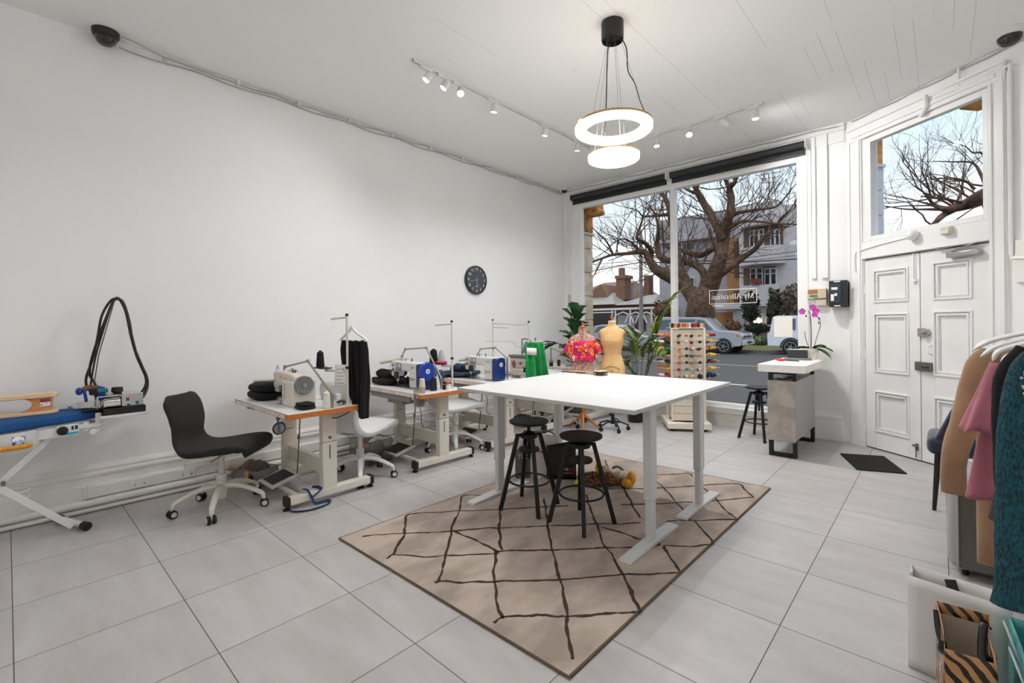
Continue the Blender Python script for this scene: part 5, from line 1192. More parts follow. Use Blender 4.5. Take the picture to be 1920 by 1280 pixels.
tp = thing('blouse', 'pink and orange flower-print blouse worn by the paisley form', 'blouse', (*FF, .92), math.radians(-58))
b = B()
def blo(u, v):
    z = lerp(.905, 1.165, v); zz, rx, fd, bd = interp([(r[0], *r) for r in prof2], z); a = 2*PI*u; c = math.cos(a); s = math.sin(a)
    puff = 1.10+.22*(1-v)**.8+.02*math.sin(u*60)*(.4+v); k = .012*math.sin(u*34)*(1-v)
    return V(((fd if c > 0 else bd)*c*puff+.006*c, rx*s*puff*(1.0 if v < .8 else 1.02), z-.92+k*.4))
b.grid(blo, 90, 20, cu=True); b.build('bodice', FLOW, tp, solid=.004, smooth=70)
for s in (-1, 1):
    b = B()
    def slv(u, v, s=s):
        a = 2*PI*u; cy = lerp(.155, .225, v); cz = lerp(1.13, .995, v); r = interp([(0, .05), (.3, .068), (.7, .072), (.9, .055), (1, .05)], v)[0]*(1+.05*math.sin(u*44))
        return V((r*math.cos(a), s*(cy+r*.55*math.sin(a)), cz-.92+r*.75*math.sin(a)*.6))
    b.grid(slv, 48, 14, cu=True); b.build('sleeve', FLOW, tp, solid=.004, smooth=70)
    b = B(); b.lathe([(.046, 0), (.047, .012), (.02, .014), (0, .014)], (0, s*.222, .985-.92), 20); b.build('sleeve_opening', BLKC, tp)

# ---- plants
LEAFD = mat('fig_leaf', (52, 100, 44), .4, rgb2=(26, 66, 34), scale=8, coat=.2)
PALMG = mat('palm_leaf', (136, 146, 62), .45, rgb2=(74, 104, 42), scale=7)
STEM = mat('plant_stem', (112, 98, 62), .7, var=.2)
t = thing('fiddle_leaf_fig', 'broad-leaved fig plant in the corner behind the floral form', 'plant', (-4.17, 5.98, 0))
b = B(); b.lathe([(0, 0), (.13, 0), (.17, .3), (.175, .32), (.155, .32), (.15, .29), (0, .29)], n=28); b.build('pot', mat('pot_grey', (120, 118, 116), .6), t)
b = B(); b.tube(catmull([(0, 0, .28), (.02, .02, .7), (-.01, .0, 1.1), (.02, .01, 1.5)], 6), [lerp(.02, .008, i/18) for i in range(19)], 8); b.tube(catmull([(0, .0, .8), (-.12, -.1, .98), (-.2, -.2, 1.1)], 5), .007, 6); b.build('trunk', STEM, t)
b = B()
def leaf_blade(b, p, d, L_, W_, up=V((0, 0, 1)), droop=.25, fold=.12, n=7, wave=.06):
    d = V(d).normalized(); sd = d.cross(up)
    if sd.length < .05: sd = V((1, 0, 0))
    sd.normalize(); nm = sd.cross(d)
    prof = [(0, .04), (.12, .42), (.3, .62), (.45, .66), (.62, .92), (.78, 1), (.9, .78), (1, .08)]
    def fn(u, v):
        w = interp(prof, v)[0]*W_; s = (u-.5)*2
        return V(p)+d*(L_*v)+sd*(w*s)+nm*(fold*abs(s)*w*2-droop*L_*v*v+wave*W_*math.sin(v*11+s*2)*abs(s))
    b.grid(fn, 5, n)
lr = random.Random(11)
for i in range(46):
    k = i/45; z = lerp(.72, 1.50, k); a = i*2.4+lr.uniform(-.3, .3)
    el = lerp(.25, 1.1, k)+lr.uniform(-.45, .3); d = V((math.cos(a)*math.cos(el), math.sin(a)*math.cos(el), math.sin(el)))
    leaf_blade(b, V((.02*math.cos(a), .02*math.sin(a), z))+d*.05, d, lr.uniform(.17, .23), lr.uniform(.075, .10), fold=.25)
for d in ((-.7, -.6, .1), (-.9, -.3, -.2), (-.5, -.8, .35), (-.3, -.9, -.1)): leaf_blade(b, (-.2, -.2, 1.08), d, .23, .09)
for i in range(len(b.v)):
    p = b.v[i]
    if p.x+t.location.x < XL+.02: p.x = XL+.02-t.location.x
    if p.y+t.location.y > YW-.07: p.y = YW-.07-t.location.y
b.build('foliage', LEAFD, t, smooth=60)

t = thing('palm', 'slender potted palm before the left window pane', 'plant', (-3.18, 6.03, 0))
b = B(); b.lathe([(0, 0), (.10, 0), (.115, .02), (.135, .2), (.14, .215), (.12, .215), (.115, .19), (0, .19)], n=26); b.build('pot', BLKP, t)
b = B(); bl = B(); pr = random.Random(5)
fr_ = [((.02, .0), (.30, .10, 1.36), (.46, .16, 1.70), (.70, .22, 1.93)), ((.0, .02), (-.02, .02, 1.0), (-.12, .02, 1.25), (-.36, -.02, 1.36)), ((.02, .02), (.12, .02, 1.0), (.32, .06, 1.2), (.62, .1, 1.16)),
       ((-.02, .0), (.08, -.1, .9), (.12, -.18, 1.15), (.06, -.3, 1.34)), ((.0, -.02), (-.1, .1, .85), (-.18, .16, 1.1), (-.2, .2, 1.32)), ((.03, 0), (.2, .05, .85), (.42, .08, 1.0), (.68, .05, .92)), ((.0, .03), (.16, .14, 1.1), (.22, .2, 1.4), (.36, .24, 1.6)), ((.01, -.01), (.03, -.06, .62), (-.06, -.12, .8), (-.05, -.2, .92)), ((.01, 0), (.24, -.02, 1.05), (.4, -.1, 1.12), (.55, -.2, 1.02))]
for base, p1, p2, p3 in fr_:
    P = catmull([(base[0], base[1], .18), tuple(x*.62 for x in p1[:2])+(p1[2]*.6,), p1, p2, p3], 7); n = len(P)
    b.tube(P, [lerp(.0075, .002, i/(n-1)) for i in range(n)], 6)
    st = int(n*.42)
    for i in range(st, n):
        d = (P[min(i+1, n-1)]-P[i-1]).normalized(); k = (i-st)/(n-1-st)
        for s in (-1, 1):
            sd = d.cross(V((0, 0, 1))); sd = sd.normalized() if sd.length > .05 else V((1, 0, 0))
            dv = (d*.75+sd*s*.75+V((0, 0, pr.uniform(-.15, .3)))).normalized(); Lf = (.26*math.sin(PI*(.25+.7*k))+.05)*pr.uniform(.8, 1.1)
            w = .021
            def fn(u, v, p=P[i], dv=dv, Lf=Lf, w=w, sd=sd):
                ww = w*math.sin(PI*min(.98, .12+v*.88)); q = dv.cross(V((0, 0, 1))); q = q.normalized() if q.length > .05 else V((1, 0, 0))
                return p+dv*(Lf*v)+q*(ww*(u-.5)*2)+V((0, 0, -.35*Lf*v*v+abs(u-.5)*.01))
            bl.grid(fn, 3, 6)
for i in range(len(bl.v)):
    p = bl.v[i]; p.y = min(p.y, YW-.06-t.location.y)
b.build('stems', STEM, t); bl.build('fronds', PALMG, t, smooth=60)

# chrome stool behind the forms
t = thing('swivel_stool', 'chrome based swivel seat at the window-side sewing table', 'stool', (-3.78, 5.07, 0))
b = B(); b.lathe([(0, .44), (.17, .44), (.18, .47), (.17, .5), (0, .51)], n=28); b.build('seat', mat('seat_greyblue', (150, 158, 170), .7), t)
b = B(); b.cyl((0, 0, .12), (0, 0, .44), .018, n=14); b.build('column', CHROME, t)
b = B(); b.lathe([(0, .12), (.035, .13), (.03, .17), (0, .18)], n=16)
for k in range(5):
    a = k*2*PI/5+.2; d = V((math.cos(a), math.sin(a), 0)); b.tube(catmull([d*.02+V((0, 0, .15)), d*.12+V((0, 0, .15)), d*.2+V((0, 0, .115)), d*.235+V((0, 0, .06))], 4), .012, 8)
b.build('star_base', CHROME, t)
for k in range(5):
    a = k*2*PI/5+.2; d = V((math.cos(a), math.sin(a), 0)); c = d*.24+V((0, 0, .028)); s = V((-d.y, d.x, 0))
    b = B(); b.cyl(c-s*.02, c+s*.02, .028, n=14); b.cyl(c, c+V((0, 0, .045)), .01, n=8); b.build('castor', BLACK, t, bevel=.004)

# ---- thread rack
RC = V((-2.50, 6.10, 0)); RRZ = math.radians(33)
RACKW = mat('rack_cream_white', (228, 220, 206), .5, var=.03)
SLAT = mat('slatwall_panel', (226, 214, 198), .5, var=.03)
t = thing('thread_rack', 'white four-sided thread display rack before the window', 'rack', RC, RRZ)
b = B(); b.box(-.27, .27, -.27, .27, .03, .11); b.build('plinth', RACKW, t, bevel=.012)
for sx in (-1, 1):
    for sy in (-1, 1): b = B(); b.cyl((sx*.2, sy*.2, 0), (sx*.2, sy*.2, .03), .03, n=12); b.build('castor', BLACK, t)
b = B(); b.lathe([(0, .11), (.2, .11), (.2, .125), (0, .125)], n=30); b.build('turntable', BLACK, t)
z = .128; rows = []
for k in range(12):
    z1 = z+.093; b = B(); b.box(-.188, .188, -.188, .188, z, z1-.006) if k < 11 else b.box(-.188, .188, -.188, .188, z, 1.30); b.build('slat_board', SLAT, t, smooth=0)
    z = z1
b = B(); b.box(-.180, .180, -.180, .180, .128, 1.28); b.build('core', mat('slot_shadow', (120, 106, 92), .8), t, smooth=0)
for sx in (-1, 1):
    for sy in (-1, 1): b = B(); b.box(sx*.2-.014, sx*.2+.014, sy*.2-.014, sy*.2+.014, .127, 1.315); b.build('corner_post', RACKW, t, bevel=.004)
b = B(); b.box(-.214, .214, -.214, .214, 1.316, 1.325); b.build('top_shelf', RACKW, t, smooth=0)
b = B(); b.box(-.17, .10, -.19, .19, 1.378, 1.388); b.build('lid', PLAST, t, smooth=0)
pegs = B()
ZR = [1.215, 1.13, 1.045, .957, .872, .785, .697]
pal = [('red', (190, 36, 32)), ('crimson', (140, 24, 36)), ('orange', (232, 120, 36)), ('yellow', (232, 190, 60)), ('cream', (232, 208, 160)), ('brown', (112, 58, 36)), ('black', (26, 24, 26)), ('green', (40, 140, 96)), ('navy', (34, 42, 66)), ('tan', (206, 140, 84)), ('white', (232, 226, 220)), ('maroon', (92, 28, 34)), ('gold', (206, 150, 40)), ('coral', (226, 92, 70)), ('grey', (130, 134, 140)), ('teal', (46, 110, 130))]
plan = {  # per row: left pegs [(inner, outer)...], front spools, right pegs
 0: (['coral orange', 'red coral'], ['black brown', 'tan', 'black', 'tan'], ['yellow crimson', 'gold red']),
 1: (['black cream', 'maroon black'], ['maroon', 'white', 'crimson', 'black'], ['brown gold', 'maroon yellow']),
 2: (['green tan', 'gold brown'], ['cream tan', 'black', 'red white', 'black brown'], ['orange gold', 'tan brown']),
 3: (['cream brown', 'maroon white'], ['white orange', 'black', 'navy grey', 'tan'], ['gold yellow', 'brown cream']),
 4: (['brown cream', 'navy black'], ['coral', 'black', 'gold', 'black'], ['maroon brown', 'cream black']),
 5: (['yellow orange', 'orange tan'], ['crimson', 'green', 'white', 'black white'], ['gold yellow', 'teal white']),
 6: (['red white', 'brown coral'], ['grey', 'green white', 'cream', 'black'], ['black navy', 'black teal']),
}
ORD = ['top', 'second', 'third', 'fourth', 'fifth', 'sixth', 'bottom']
POS = ['first', 'second', 'third', 'fourth']
PM = dict((n, mat('thread_'+n+'_c', c, .75, var=.15, scale=60)) for n, c in pal)
Rm = Matrix.Rotation(RRZ, 3, 'Z')
cache = {}
def cone(col, label, p, d, big=1.):
    """cone of thread lying on a peg, narrow end outwards"""
    key = (col, big)
    if key not in cache:
        b = B(); s = big
        b.lathe([(.004, 0), (.012*s, .001), (.0175*s, .006), (.0165*s, .03), (.012*s, .068), (.008*s, .073), (.004, .075)], n=14)
        o = b.build('thread_cone', PM[col]); cache[key] = o
    else:
        o = cache[key].copy(); COL.objects.link(o)
    o.matrix_world = Matrix.Translation(p) @ frame(d).to_4x4()
    tag(o, label, 'thread', 'thread cones on the display rack')
sides = {'left': (V((-1, 0, 0)), V((0, -1, 0))), 'right': (V((1, 0, 0)), V((0, -1, 0))), 'front': (V((0, -1, 0)), V((1, 0, 0)))}
for r, zz in enumerate(ZR):
    L_, F_, R_ = plan[r]
    for side, lst in (('left', L_), ('front', F_), ('right', R_)):
        nrm, along = sides[side]; m = len(lst)
        for i, cols in enumerate(lst):
            off = (-.12+.24*i/(m-1)) if side == 'front' else (.13-.15*i)
            base = nrm*.188+along*off+V((0, 0, zz)); tip = nrm.copy(); tip.z = .12; tip.normalize()
            pegs.cyl(base, base+tip*.215, .003, n=6)
            for j, cn in enumerate(cols.split()):
                p = RC+Rm @ (base+tip*(.012+.085*j+(.10 if side == 'front' and len(cols.split()) == 1 and i % 2 else 0)))
                big = 1.9 if (r == 6 and side == 'front' and i >= 2) or (r == 6 and side == 'right') else (1.05 if side == 'front' else 1.15)
                cone(cn, f'{cn} thread cone, rack {side} face, {ORD[r]} row, {POS[i]} peg, {"inner" if j == 0 else "outer"}', p, Rm @ tip, big)
pegs.build('peg', CHROME, t)
tops = [('teal', -.19, -.14), ('white', -.19, -.08), ('black', -.185, -.19), ('orange', -.15, -.19), ('brown', -.115, -.19), ('gold', -.08, -.19), ('coral', -.045, -.19), ('tan', -.01, -.19), ('white', .025, -.19), ('crimson', .06, -.19), ('red', .095, -.19), ('maroon', .13, -.19), ('cream', .165, -.19), ('tan', .195, -.17)]
for i, (cn, x, y) in enumerate(tops):
    b = B(); b.lathe([(0, 0), (.016, .001), (.016, .005), (.0135, .008), (.0135, .05), (.016, .053), (.016, .057), (0, .058)], n=14)
    o = b.build('thread_reel', PM[cn], loc=RC+Rm @ V((x, y, 1.3255)))
    tag(o, f'{cn} upright reel on the rack top, {["first","second","third","fourth","fifth","sixth","seventh","eighth","ninth","tenth","eleventh","twelfth","thirteenth","last"][i]} from the left', 'thread', 'reels along the rack top')

# ---- counter
STONEC = mat('concrete_laminate', (176, 168, 158), .6, rgb2=(154, 147, 138), scale=7, bump=.1)
SIDEC = mat('counter_side_grey', (168, 168, 166), .5, var=.03)
BMET = mat('black_metal', (16, 16, 17), .45)
t = thing('reception_counter', 'narrow grey counter with thick white top near the doors', 'counter', (-1.2, 5.9, 0))
b = WB(t); b.box(-1.42, -.985, 5.35, 6.49, .872, .953); b.build('counter_top', mat('counter_white', (240, 236, 230), .4), t, bevel=.006)
b = WB(t); b.mi = 0; b.box(-1.335, -1.082, 5.372, 5.392, .168, .785); b.mi = 1; b.box(-1.333, -1.084, 5.392, 6.36, .175, .783); b.build('body', [STONEC, SIDEC], t, bevel=.002)
for y in (5.41, 6.28):
    b = WB(t)
    for x in (-1.335, -1.115): b.box(x, x+.035, y, y+.06, .0, .175); b.box(x, x+.035, y, y+.06, .783, .872)
    b.box(-1.30, -1.115, y, y+.06, 0, .035); b.box(-1.30, -1.115, y, y+.06, .85, .872)
    b.build('metal_frame', BMET, t, bevel=.002)
t = thing('plastic_folder', 'clear plastic folder lying in the gap under counter top', 'folder', (-1.2, 5.62, .785))
b = B(); b.grid(lambda u, v: V((lerp(-.1, .06, u), lerp(-.14, .3, v), .002+.035*u*(1-v)+.004*math.sin(u*9))), 8, 8); b.build('sheet', CLEAR, t, solid=.002)
t = thing('card_terminal', 'dark flip-up payment tablet on a grey base, counter top', 'payment terminal', (-1.20, 6.12, .954), math.radians(12))
b = B(); b.prism([(-.14, -.05), (.13, -.05), (.13, .07), (-.14, .07)], .0, .02); b.build('base', mat('terminal_grey', (120, 124, 128), .4), t, bevel=.005)
b = B(); b.bar((-.005, .04, .02), (-.005, .075, .115), .20, .014, (1, 0, 0)); b.build('screen_panel', mat('terminal_dark', (46, 48, 52), .3), t, bevel=.004)
b = B(); b.bar((-.005, .062, .113), (-.005, .078, .118), .2, .004, (1, 0, 0)); b.build('top_edge', PLAST, t)
t = thing('heart_pincushion', 'red oval brush with black handle on the counter front', 'brush', (-1.265, 5.86, .954), math.radians(2))
b = B(); b.ell((-.05, 0, .014), (.055, .028, .014)); b.build('brush_head', mat('red_gloss', (206, 44, 46), .3), t)
b = B(); b.tube([(.0, 0, .012), (.06, -.005, .010), (.125, -.01, .009)], [.008, .007, .006], 8); b.build('handle', BLKP, t)
t = thing('orchid', 'pink orchid in a white pot on the counter', 'plant', (-1.115, 6.36, .954))
b = B(); b.lathe([(0, 0), (.06, 0), (.066, .01), (.085, .125), (.078, .125), (.062, .02), (0, .02)], n=28); b.build('pot', mat('pot_ivory', (236, 228, 218), .35), t)
b = B(); ol = B(); fl = B()
for st in ([(0, 0, .1), (.01, -.02, .3), (.0, -.02, .5), (-.02, -.03, .56)], [(.02, 0, .1), (.06, -.02, .25), (.10, -.03, .40), (.08, -.04, .48), (.04, -.04, .54)], [(-.01, 0, .1), (-.05, 0, .22), (-.06, -.01, .32)]):
    b.tube(catmull(st, 5), .0035, 6)
b.cyl((0, -.02, .1), (-.005, -.02, .66), .003, n=6)
b.build('stem', mat('orchid_stem', (84, 76, 50), .6), t)
for d, L_ in (((-1, -.1, .35), .2), ((-.8, -.4, .25), .18), ((.9, -.2, .35), .22), ((.7, .05, .5), .16), ((-.5, -.5, -.1), .17), ((.8, -.5, .05), .24)):
    d = V(d).normalized(); sd = d.cross(V((0, 0, 1))).normalized()
    ol.grid(lambda u, v: V((0, 0, .115))+d*(.02+L_*v)+sd*((u-.5)*.075*math.sin(PI*(.1+.86*v)))+V((0, 0, abs(u-.5)*.03-.5*L_*v*v)), 5, 9)
for i in range(len(ol.v)):
    ol.v[i].y = min(ol.v[i].y, YW-.03-6.36)
ol.build('leaves', mat('orchid_leaf', (44, 84, 34), .35), t, smooth=60)
for (x, y, z), r in (((-.075, -.05, .555), .038), ((.03, -.05, .60), .036), ((.06, -.05, .555), .04), ((.05, -.055, .515), .034)):
    for k in range(5):
        a = k*2*PI/5+.3; w = r*(.62 if k % 2 else .5)
        fl.grid(lambda u, v: V((x, y, z))+V((math.cos(a), -.15, math.sin(a)))*(r*v)+V((-math.sin(a), 0, math.cos(a)))*(w*(u-.5)*2*math.sin(PI*(.12+.8*v))), 5, 6)
fl.build('petals', mat('orchid_pink', (206, 92, 190), .6, rgb2=(160, 40, 140), scale=40), t, smooth=60)
b = B()
for p in ((-.04, -.04, .50), (.09, -.04, .47), (.085, -.04, .42)): b.ell(p, (.009, .009, .013), 8, 6)
b.build('buds', mat('orchid_bud', (60, 44, 50), .5), t)
# mat by the doors
b = B(); b.prism([(-.786, 5.908), (-.585, 5.377), (-.233, 5.52), (-.439, 6.078)], .0005, .009)
tag(b.build('door_mat', mat('mat_black', (13, 13, 14), .95, var=.2, scale=80, bump=.4, bscale=300), smooth=0), 'black rectangular door mat in front of the double doors', 'mat')
# ---------------------------------------------------------------- right edge: garment rail, seats, bags
RX = .345
t = thing('garment_rack', 'white garment rack at the right holding the hung clothes', 'clothes rack', (RX, 2.4, 0))
b = WB(t); b.cyl((RX, 1.35, 1.43), (RX, 3.5, 1.43), .014)
for y in (1.35, 3.5): b.cyl((RX, y, .05), (RX, y, 1.43), .014); b.cyl((RX-.05, y, .05), (RX+.3, y, .05), .014)
b.build('frame', PLAST, t)
HANGW = mat('hanger_white', (236, 236, 234), .4)
def hanger(label, y, tilt=0., half=.225, x0=RX, m=HANGW):
    t = thing('clothes_hanger', label, 'hanger', (x0, y, 1.43), tilt, 'white hangers on the rack')
    b = B()
    for s in (-1, 1):
        b.tube(catmull([(0, 0, -.085), (s*.06, 0, -.10), (s*.14, -.005, -.125), (s*.19, -.008, -.15), (s*half, -.01, -.185)], 5), [.017]*14+[.018, .018, .017, .016, .014, .01, .005], 10, flat=.55, up=(0, 0, 1))
    b.build('shoulder', m, t)
    b = B(); b.tube(catmull([(0, 0, -.085), (0, 0, -.04), (.012, 0, -.015), (.018, 0, .008), (0, 0, .021), (-.018, 0, .008)], 5), .0035, 6); b.build('hook', CHROME, t)
    return t
hanger('white hanger furthest along the rack, behind the camel coat', 3.34, .02)
hanger('white hanger carrying the camel coat', 3.22, .0, .235)
hanger('white hanger carrying the pink dress', 2.72, .0)
hanger('white hanger between the pink dress and leopard straps', 2.48, .03, .205)
hanger('white hanger holding the black sheer top', 2.14, .0, .205)
hanger('white hanger nearest the camera, inside the teal cardigan', 1.85, .0, .205)
CAMEL = mat('camel_wool', (166, 130, 100), .9, rgb2=(148, 114, 86), scale=5, bump=.2, bscale=240, sheen=.3)
PINK = mat('pink_crepe', (176, 104, 118), .8, rgb2=(160, 90, 106), scale=4, sheen=.2)
TEAL = mat('teal_knit', (16, 88, 100), .85, rgb2=(6, 46, 58), scale=150, bump=1., bscale=170, stretch=(1.6, 1, .5))
SHEER = mat('black_sheer', (26, 24, 26), .8, var=.2, scale=30)
GAUZE = mat('grey_gauze', (84, 74, 70), .8, var=.1)
def body(b, y, x0, x1, zt, zb, xl_b, amp=.02, th=.05, fr=17., ph=0., zslope=0.):
    """front and back sheets of a hanging garment"""
    def fn(u, v):
        a = 2*PI*u; s = math.sin(a); c = math.cos(a)
        xl = lerp(x0, xl_b, v); xr = x1
        x = (xl+xr)/2-(xr-xl)/2*c; yy = y+(th*(.5+.5*v))*s*abs(s)**.2+amp*v*math.sin(x*fr*2.2+ph)
        sh = .07*max(0, (abs(c)-.45))*(1-v)
        return V((x, yy, lerp(zt, zb, v)-sh-zslope*(x-x0)*v))
    return b.grid(fn, 64, 26, cu=True)
def sleeve(b, pts, r, flat=.6, n=18, end_open=True):
    P = catmull([(p[0], p[1], p[2]) for p in pts], 6); m = len(P)
    rs = [interp([(i/(len(r)-1), q) for i, q in enumerate(r)], i/(m-1))[0]*(1+.05*noise.noise(P[i]*14)) for i in range(m)]
    return b.tube(P, rs, n, flat=flat, up=(0, 1, 0), cap=True)
t = thing('coat', 'long camel wool coat hanging furthest on the rack', 'coat', (RX, 3.22, 1.3))
b = WB(t); body(b, 3.22, .125, .56, 1.262, .215, .125, .012, .06); b.build('coat_body', CAMEL, t, solid=.006, smooth=60)
b = WB(t); sleeve(b, [(.165, 3.20, 1.245), (.135, 3.16, 1.18), (.112, 3.13, 1.06), (.082, 3.10, .91), (.055, 3.09, .805), (.04, 3.08, .70), (.04, 3.08, .565)], [.03, .05, .056, .055, .05, .048, .047], .62); b.build('sleeve', CAMEL, t, smooth=60)
b = WB(t); b.tube(catmull([(.195, 3.14, .22), (.19, 3.15, .6), (.20, 3.15, .9), (.23, 3.14, 1.15)], 6), .003, 6); b.build('front_seam', mat('camel_dark', (132, 94, 62), .9), t)
t = thing('dress', 'pink dress with flared sleeve hanging beside camel coat', 'dress', (RX, 2.72, 1.3))
b = WB(t); body(b, 2.72, .155, .53, 1.232, .665, .07, .018, .05, 24, 0, -.1); b.build('dress_body', PINK, t, solid=.003, smooth=60)
b = WB(t)
def flare(u, v):
    a = 2*PI*u; c = V((lerp(.175, .11, v), lerp(2.69, 2.66, v), lerp(1.225, .95, v))); r = lerp(.03, .052, v)*(1+.14*v*math.sin(5*a))
    return c+V((r*math.cos(a), r*.8*math.sin(a), .012*math.sin(a*3)*v))
b.grid(flare, 44, 16, cu=True); b.build('sleeve', PINK, t, solid=.003, smooth=60)
t = thing('blouse', 'leopard print top on narrow black straps, rack', 'blouse', (RX, 2.48, 1.3))
LEO = print_mat('leopard_print', [(0, (196, 164, 120)), (.4, (40, 30, 26)), (.55, (206, 176, 134)), (.75, (150, 108, 66)), (.9, (36, 28, 26))], 60)
b = WB(t); body(b, 2.44, .155, .5, 1.12, .98, .16, .012, .03, 40); b.build('top_body', LEO, t, solid=.003, smooth=60)
b = WB(t); b.tube([(.175, 2.45, 1.27), (.178, 2.43, 1.12)], .009, 6, flat=.4); b.tube([(.30, 2.45, 1.30), (.27, 2.43, 1.12)], .009, 6, flat=.4); b.build('strap', SHEER, t)
t = thing('blouse', 'black sheer top with grey gauze edge hanging on rack', 'blouse', (RX, 2.14, 1.3))
b = WB(t); body(b, 2.14, .162, .5, 1.10, .76, .115, .012, .04, 30); b.build('top_body', SHEER, t, solid=.003, smooth=60)
b = WB(t); b.grid(lambda u, v: V((lerp(.165, .105, v)+.035*u, 2.085+.006*math.sin(v*9+u*4), lerp(1.13, .775-.02*u, v))), 6, 12); b.build('gauze_edge', GAUZE, t, solid=.002)
b = WB(t); b.grid(lambda u, v: V((.158+.03*u, 2.083, lerp(1.13, .98, v))), 3, 4); b.build('pale_tag', mat('tag_bluewhite', (206, 214, 226), .6), t, solid=.002)
t = thing('cardigan', 'black cardigan pressed behind the teal knit on the rack', 'cardigan', (RX, 1.97, 1.3))
b = WB(t); body(b, 1.97, .145, .5, 1.30, .70, .16, .008, .05); b.build('cardigan_body', BLKC, t, solid=.006, smooth=60)
b = WB(t); sleeve(b, [(.19, 1.96, 1.31), (.155, 1.955, 1.22), (.15, 1.95, 1.0), (.16, 1.95, .8)], [.035, .045, .042, .04]); b.build('sleeve', BLKC, t, smooth=60)
t = thing('cardigan', 'teal open-knit cardigan hanging nearest on the rack', 'cardigan', (RX, 1.82, 1.3))
b = WB(t); body(b, 1.86, .165, .5, 1.32, .70, .18, .01, .05); b.build('cardigan_body', TEAL, t, solid=.008, smooth=60)
b = WB(t); sleeve(b, [(.215, 1.83, 1.32), (.17, 1.82, 1.26), (.147, 1.81, 1.12), (.14, 1.805, .95), (.137, 1.80, .80), (.134, 1.80, .685), (.135, 1.80, .64)], [.03, .038, .037, .036, .036, .034, .043], .75, 24); b.build('sleeve', TEAL, t, smooth=60)
b = WB(t)
for i in range(26):
    zz = rnd.uniform(1.2, 1.285); xx = .150+.045*rnd.random(); b.ell((xx, 1.81-.028-.012*rnd.random(), zz), .0035, 6, 4)
b.build('knit_holes', mat('knit_hole_pale', (190, 184, 168), .9), t)
t = thing('blouse', 'peach top whose hem shows below the teal sleeve', 'blouse', (RX, 1.92, 1.2))
b = WB(t); body(b, 1.915, .17, .48, 1.2, .585, .15, .014, .03, 50); b.build('top_body', mat('peach_cloth', (206, 172, 148), .8), t, solid=.003, smooth=60)

# ---- armchair, navy chair
GREYF = mat('light_grey_fabric', (168, 168, 168), .95, var=.08, scale=120, bump=.3, bscale=300)
GREYF_SHADE = mat('dark_shaded_grey_fabric', (104, 104, 98), .95, var=.1, scale=120, bump=.3, bscale=300)  # same grey fabric, shade on the facing panel put into the colour
t = thing('armchair', 'grey upholstered armchair behind the hanging clothes', 'armchair', (.36, 3.9, 0))
b = WB(t); b.box(.02, .16, 3.50, 4.2, .03, .505); b.build('arm', GREYF, t, bevel=.055, seg=5)
b = WB(t); b.box(.56, .70, 3.50, 4.2, .03, .505); b.build('arm', GREYF, t, bevel=.055, seg=5)
b = WB(t); b.box(.06, .66, 3.488, 3.52, .05, .455); b.build('back_panel', GREYF_SHADE, t, bevel=.014)
b = WB(t); b.tube([(.06, 3.487, .05), (.06, 3.487, .445), (.075, 3.487, .457), (.66, 3.487, .457)], .005, 8); b.build('piping', GREYF, t)
b = WB(t); b.box(.155, .565, 3.52, 4.18, .12, .40); b.build('seat_cushion', GREYF, t, bevel=.04, seg=4)
for x, y in ((.09, 3.56), (.63, 3.56), (.09, 4.13), (.63, 4.13)):
    b = WB(t); b.cyl((x, y, 0), (x, y, .06), .014, .02); b.build('leg', BMET, t)
NAVY = mat('navy_velvet', (18, 26, 52), .8, sheen=.5)
t = thing('chair', 'navy upholstered chair with black tapered legs near doors', 'chair', (.17, 4.85, 0))
b = WB(t); b.box(-.085, .40, 4.62, 5.08, .40, .53); b.build('seat', NAVY, t, bevel=.05, seg=5)
b = WB(t); b.grid(lambda u, v: V((lerp(lerp(-.05, .05, v), .40, u), 4.66-.05*v, lerp(.50, .80-.05*abs(2*u-1)**3, v))), 14, 10); b.build('backrest', NAVY, t, solid=.05, sub=1)
for x, y, dx, dy in ((-.02, 4.64, -.025, -.03), (.34, 4.64, .02, -.03), (-.02, 5.0, -.02, .04), (.34, 5.0, .02, .04)):
    b = WB(t); b.cyl((x+dx, y+dy, 0), (x, y, .41), .012, .021, n=12); b.build('leg', BMET, t)

# ---- paper bags on the floor
WB_P = mat('white_card', (226, 224, 222), .5, var=.02)
WB_I = mat('white_card_inside', (206, 203, 200), .7, var=.02)
def bag(name, label, bl, br, tr_, tl, h, m, mi, bulge=0., th=.002):
    """open paper bag from four base corners"""
    t = thing(name, label, 'bag', ((bl[0]+tr_[0])/2, (bl[1]+tr_[1])/2, 0))
    b = WB(t); q = [V((*p, .002)) for p in (bl, br, tr_, tl)]; n = 10
    for i in range(4):
        a, c = q[i], q[(i+1) % 4]; nrm = (c-a).normalized().cross(V((0, 0, 1)))
        side = i in (1, 3)
        def fn(u, v):
            p = a.lerp(c, u)+V((0, 0, h*v))
            k = (1-abs(2*u-1)) if side else math.sin(PI*u)
            p += nrm*((-bulge*.8*k*v**.8) if side else bulge*k*math.sin(PI*min(1, v*1.1))*.6)
            return p
        b.grid(fn, 9, n)
    b.add([q[0], q[1], q[2], q[3]], [(0, 1, 2, 3)])
    b.build('bag_body', m, t, solid=th, smooth=30)
    return t
t = bag('paper_bag', 'tall white card bag with black strap, on the floor', (-.105, 2.46), (.17, 2.415), (.19, 2.53), (-.098, 2.575), .368, WB_P, WB_I, .012)
b = WB(t); b.bar((.02, 2.545, .362), (.05, 2.50, .25), .035, .002, (1, 0, 0)); b.build('strap', BMET, t, smooth=0)
TIGER = bpy.data.materials.new('tiger_print'); TIGER.use_nodes = True
N = TIGER.node_tree.nodes; L = TIGER.node_tree.links; bs = N['Principled BSDF']
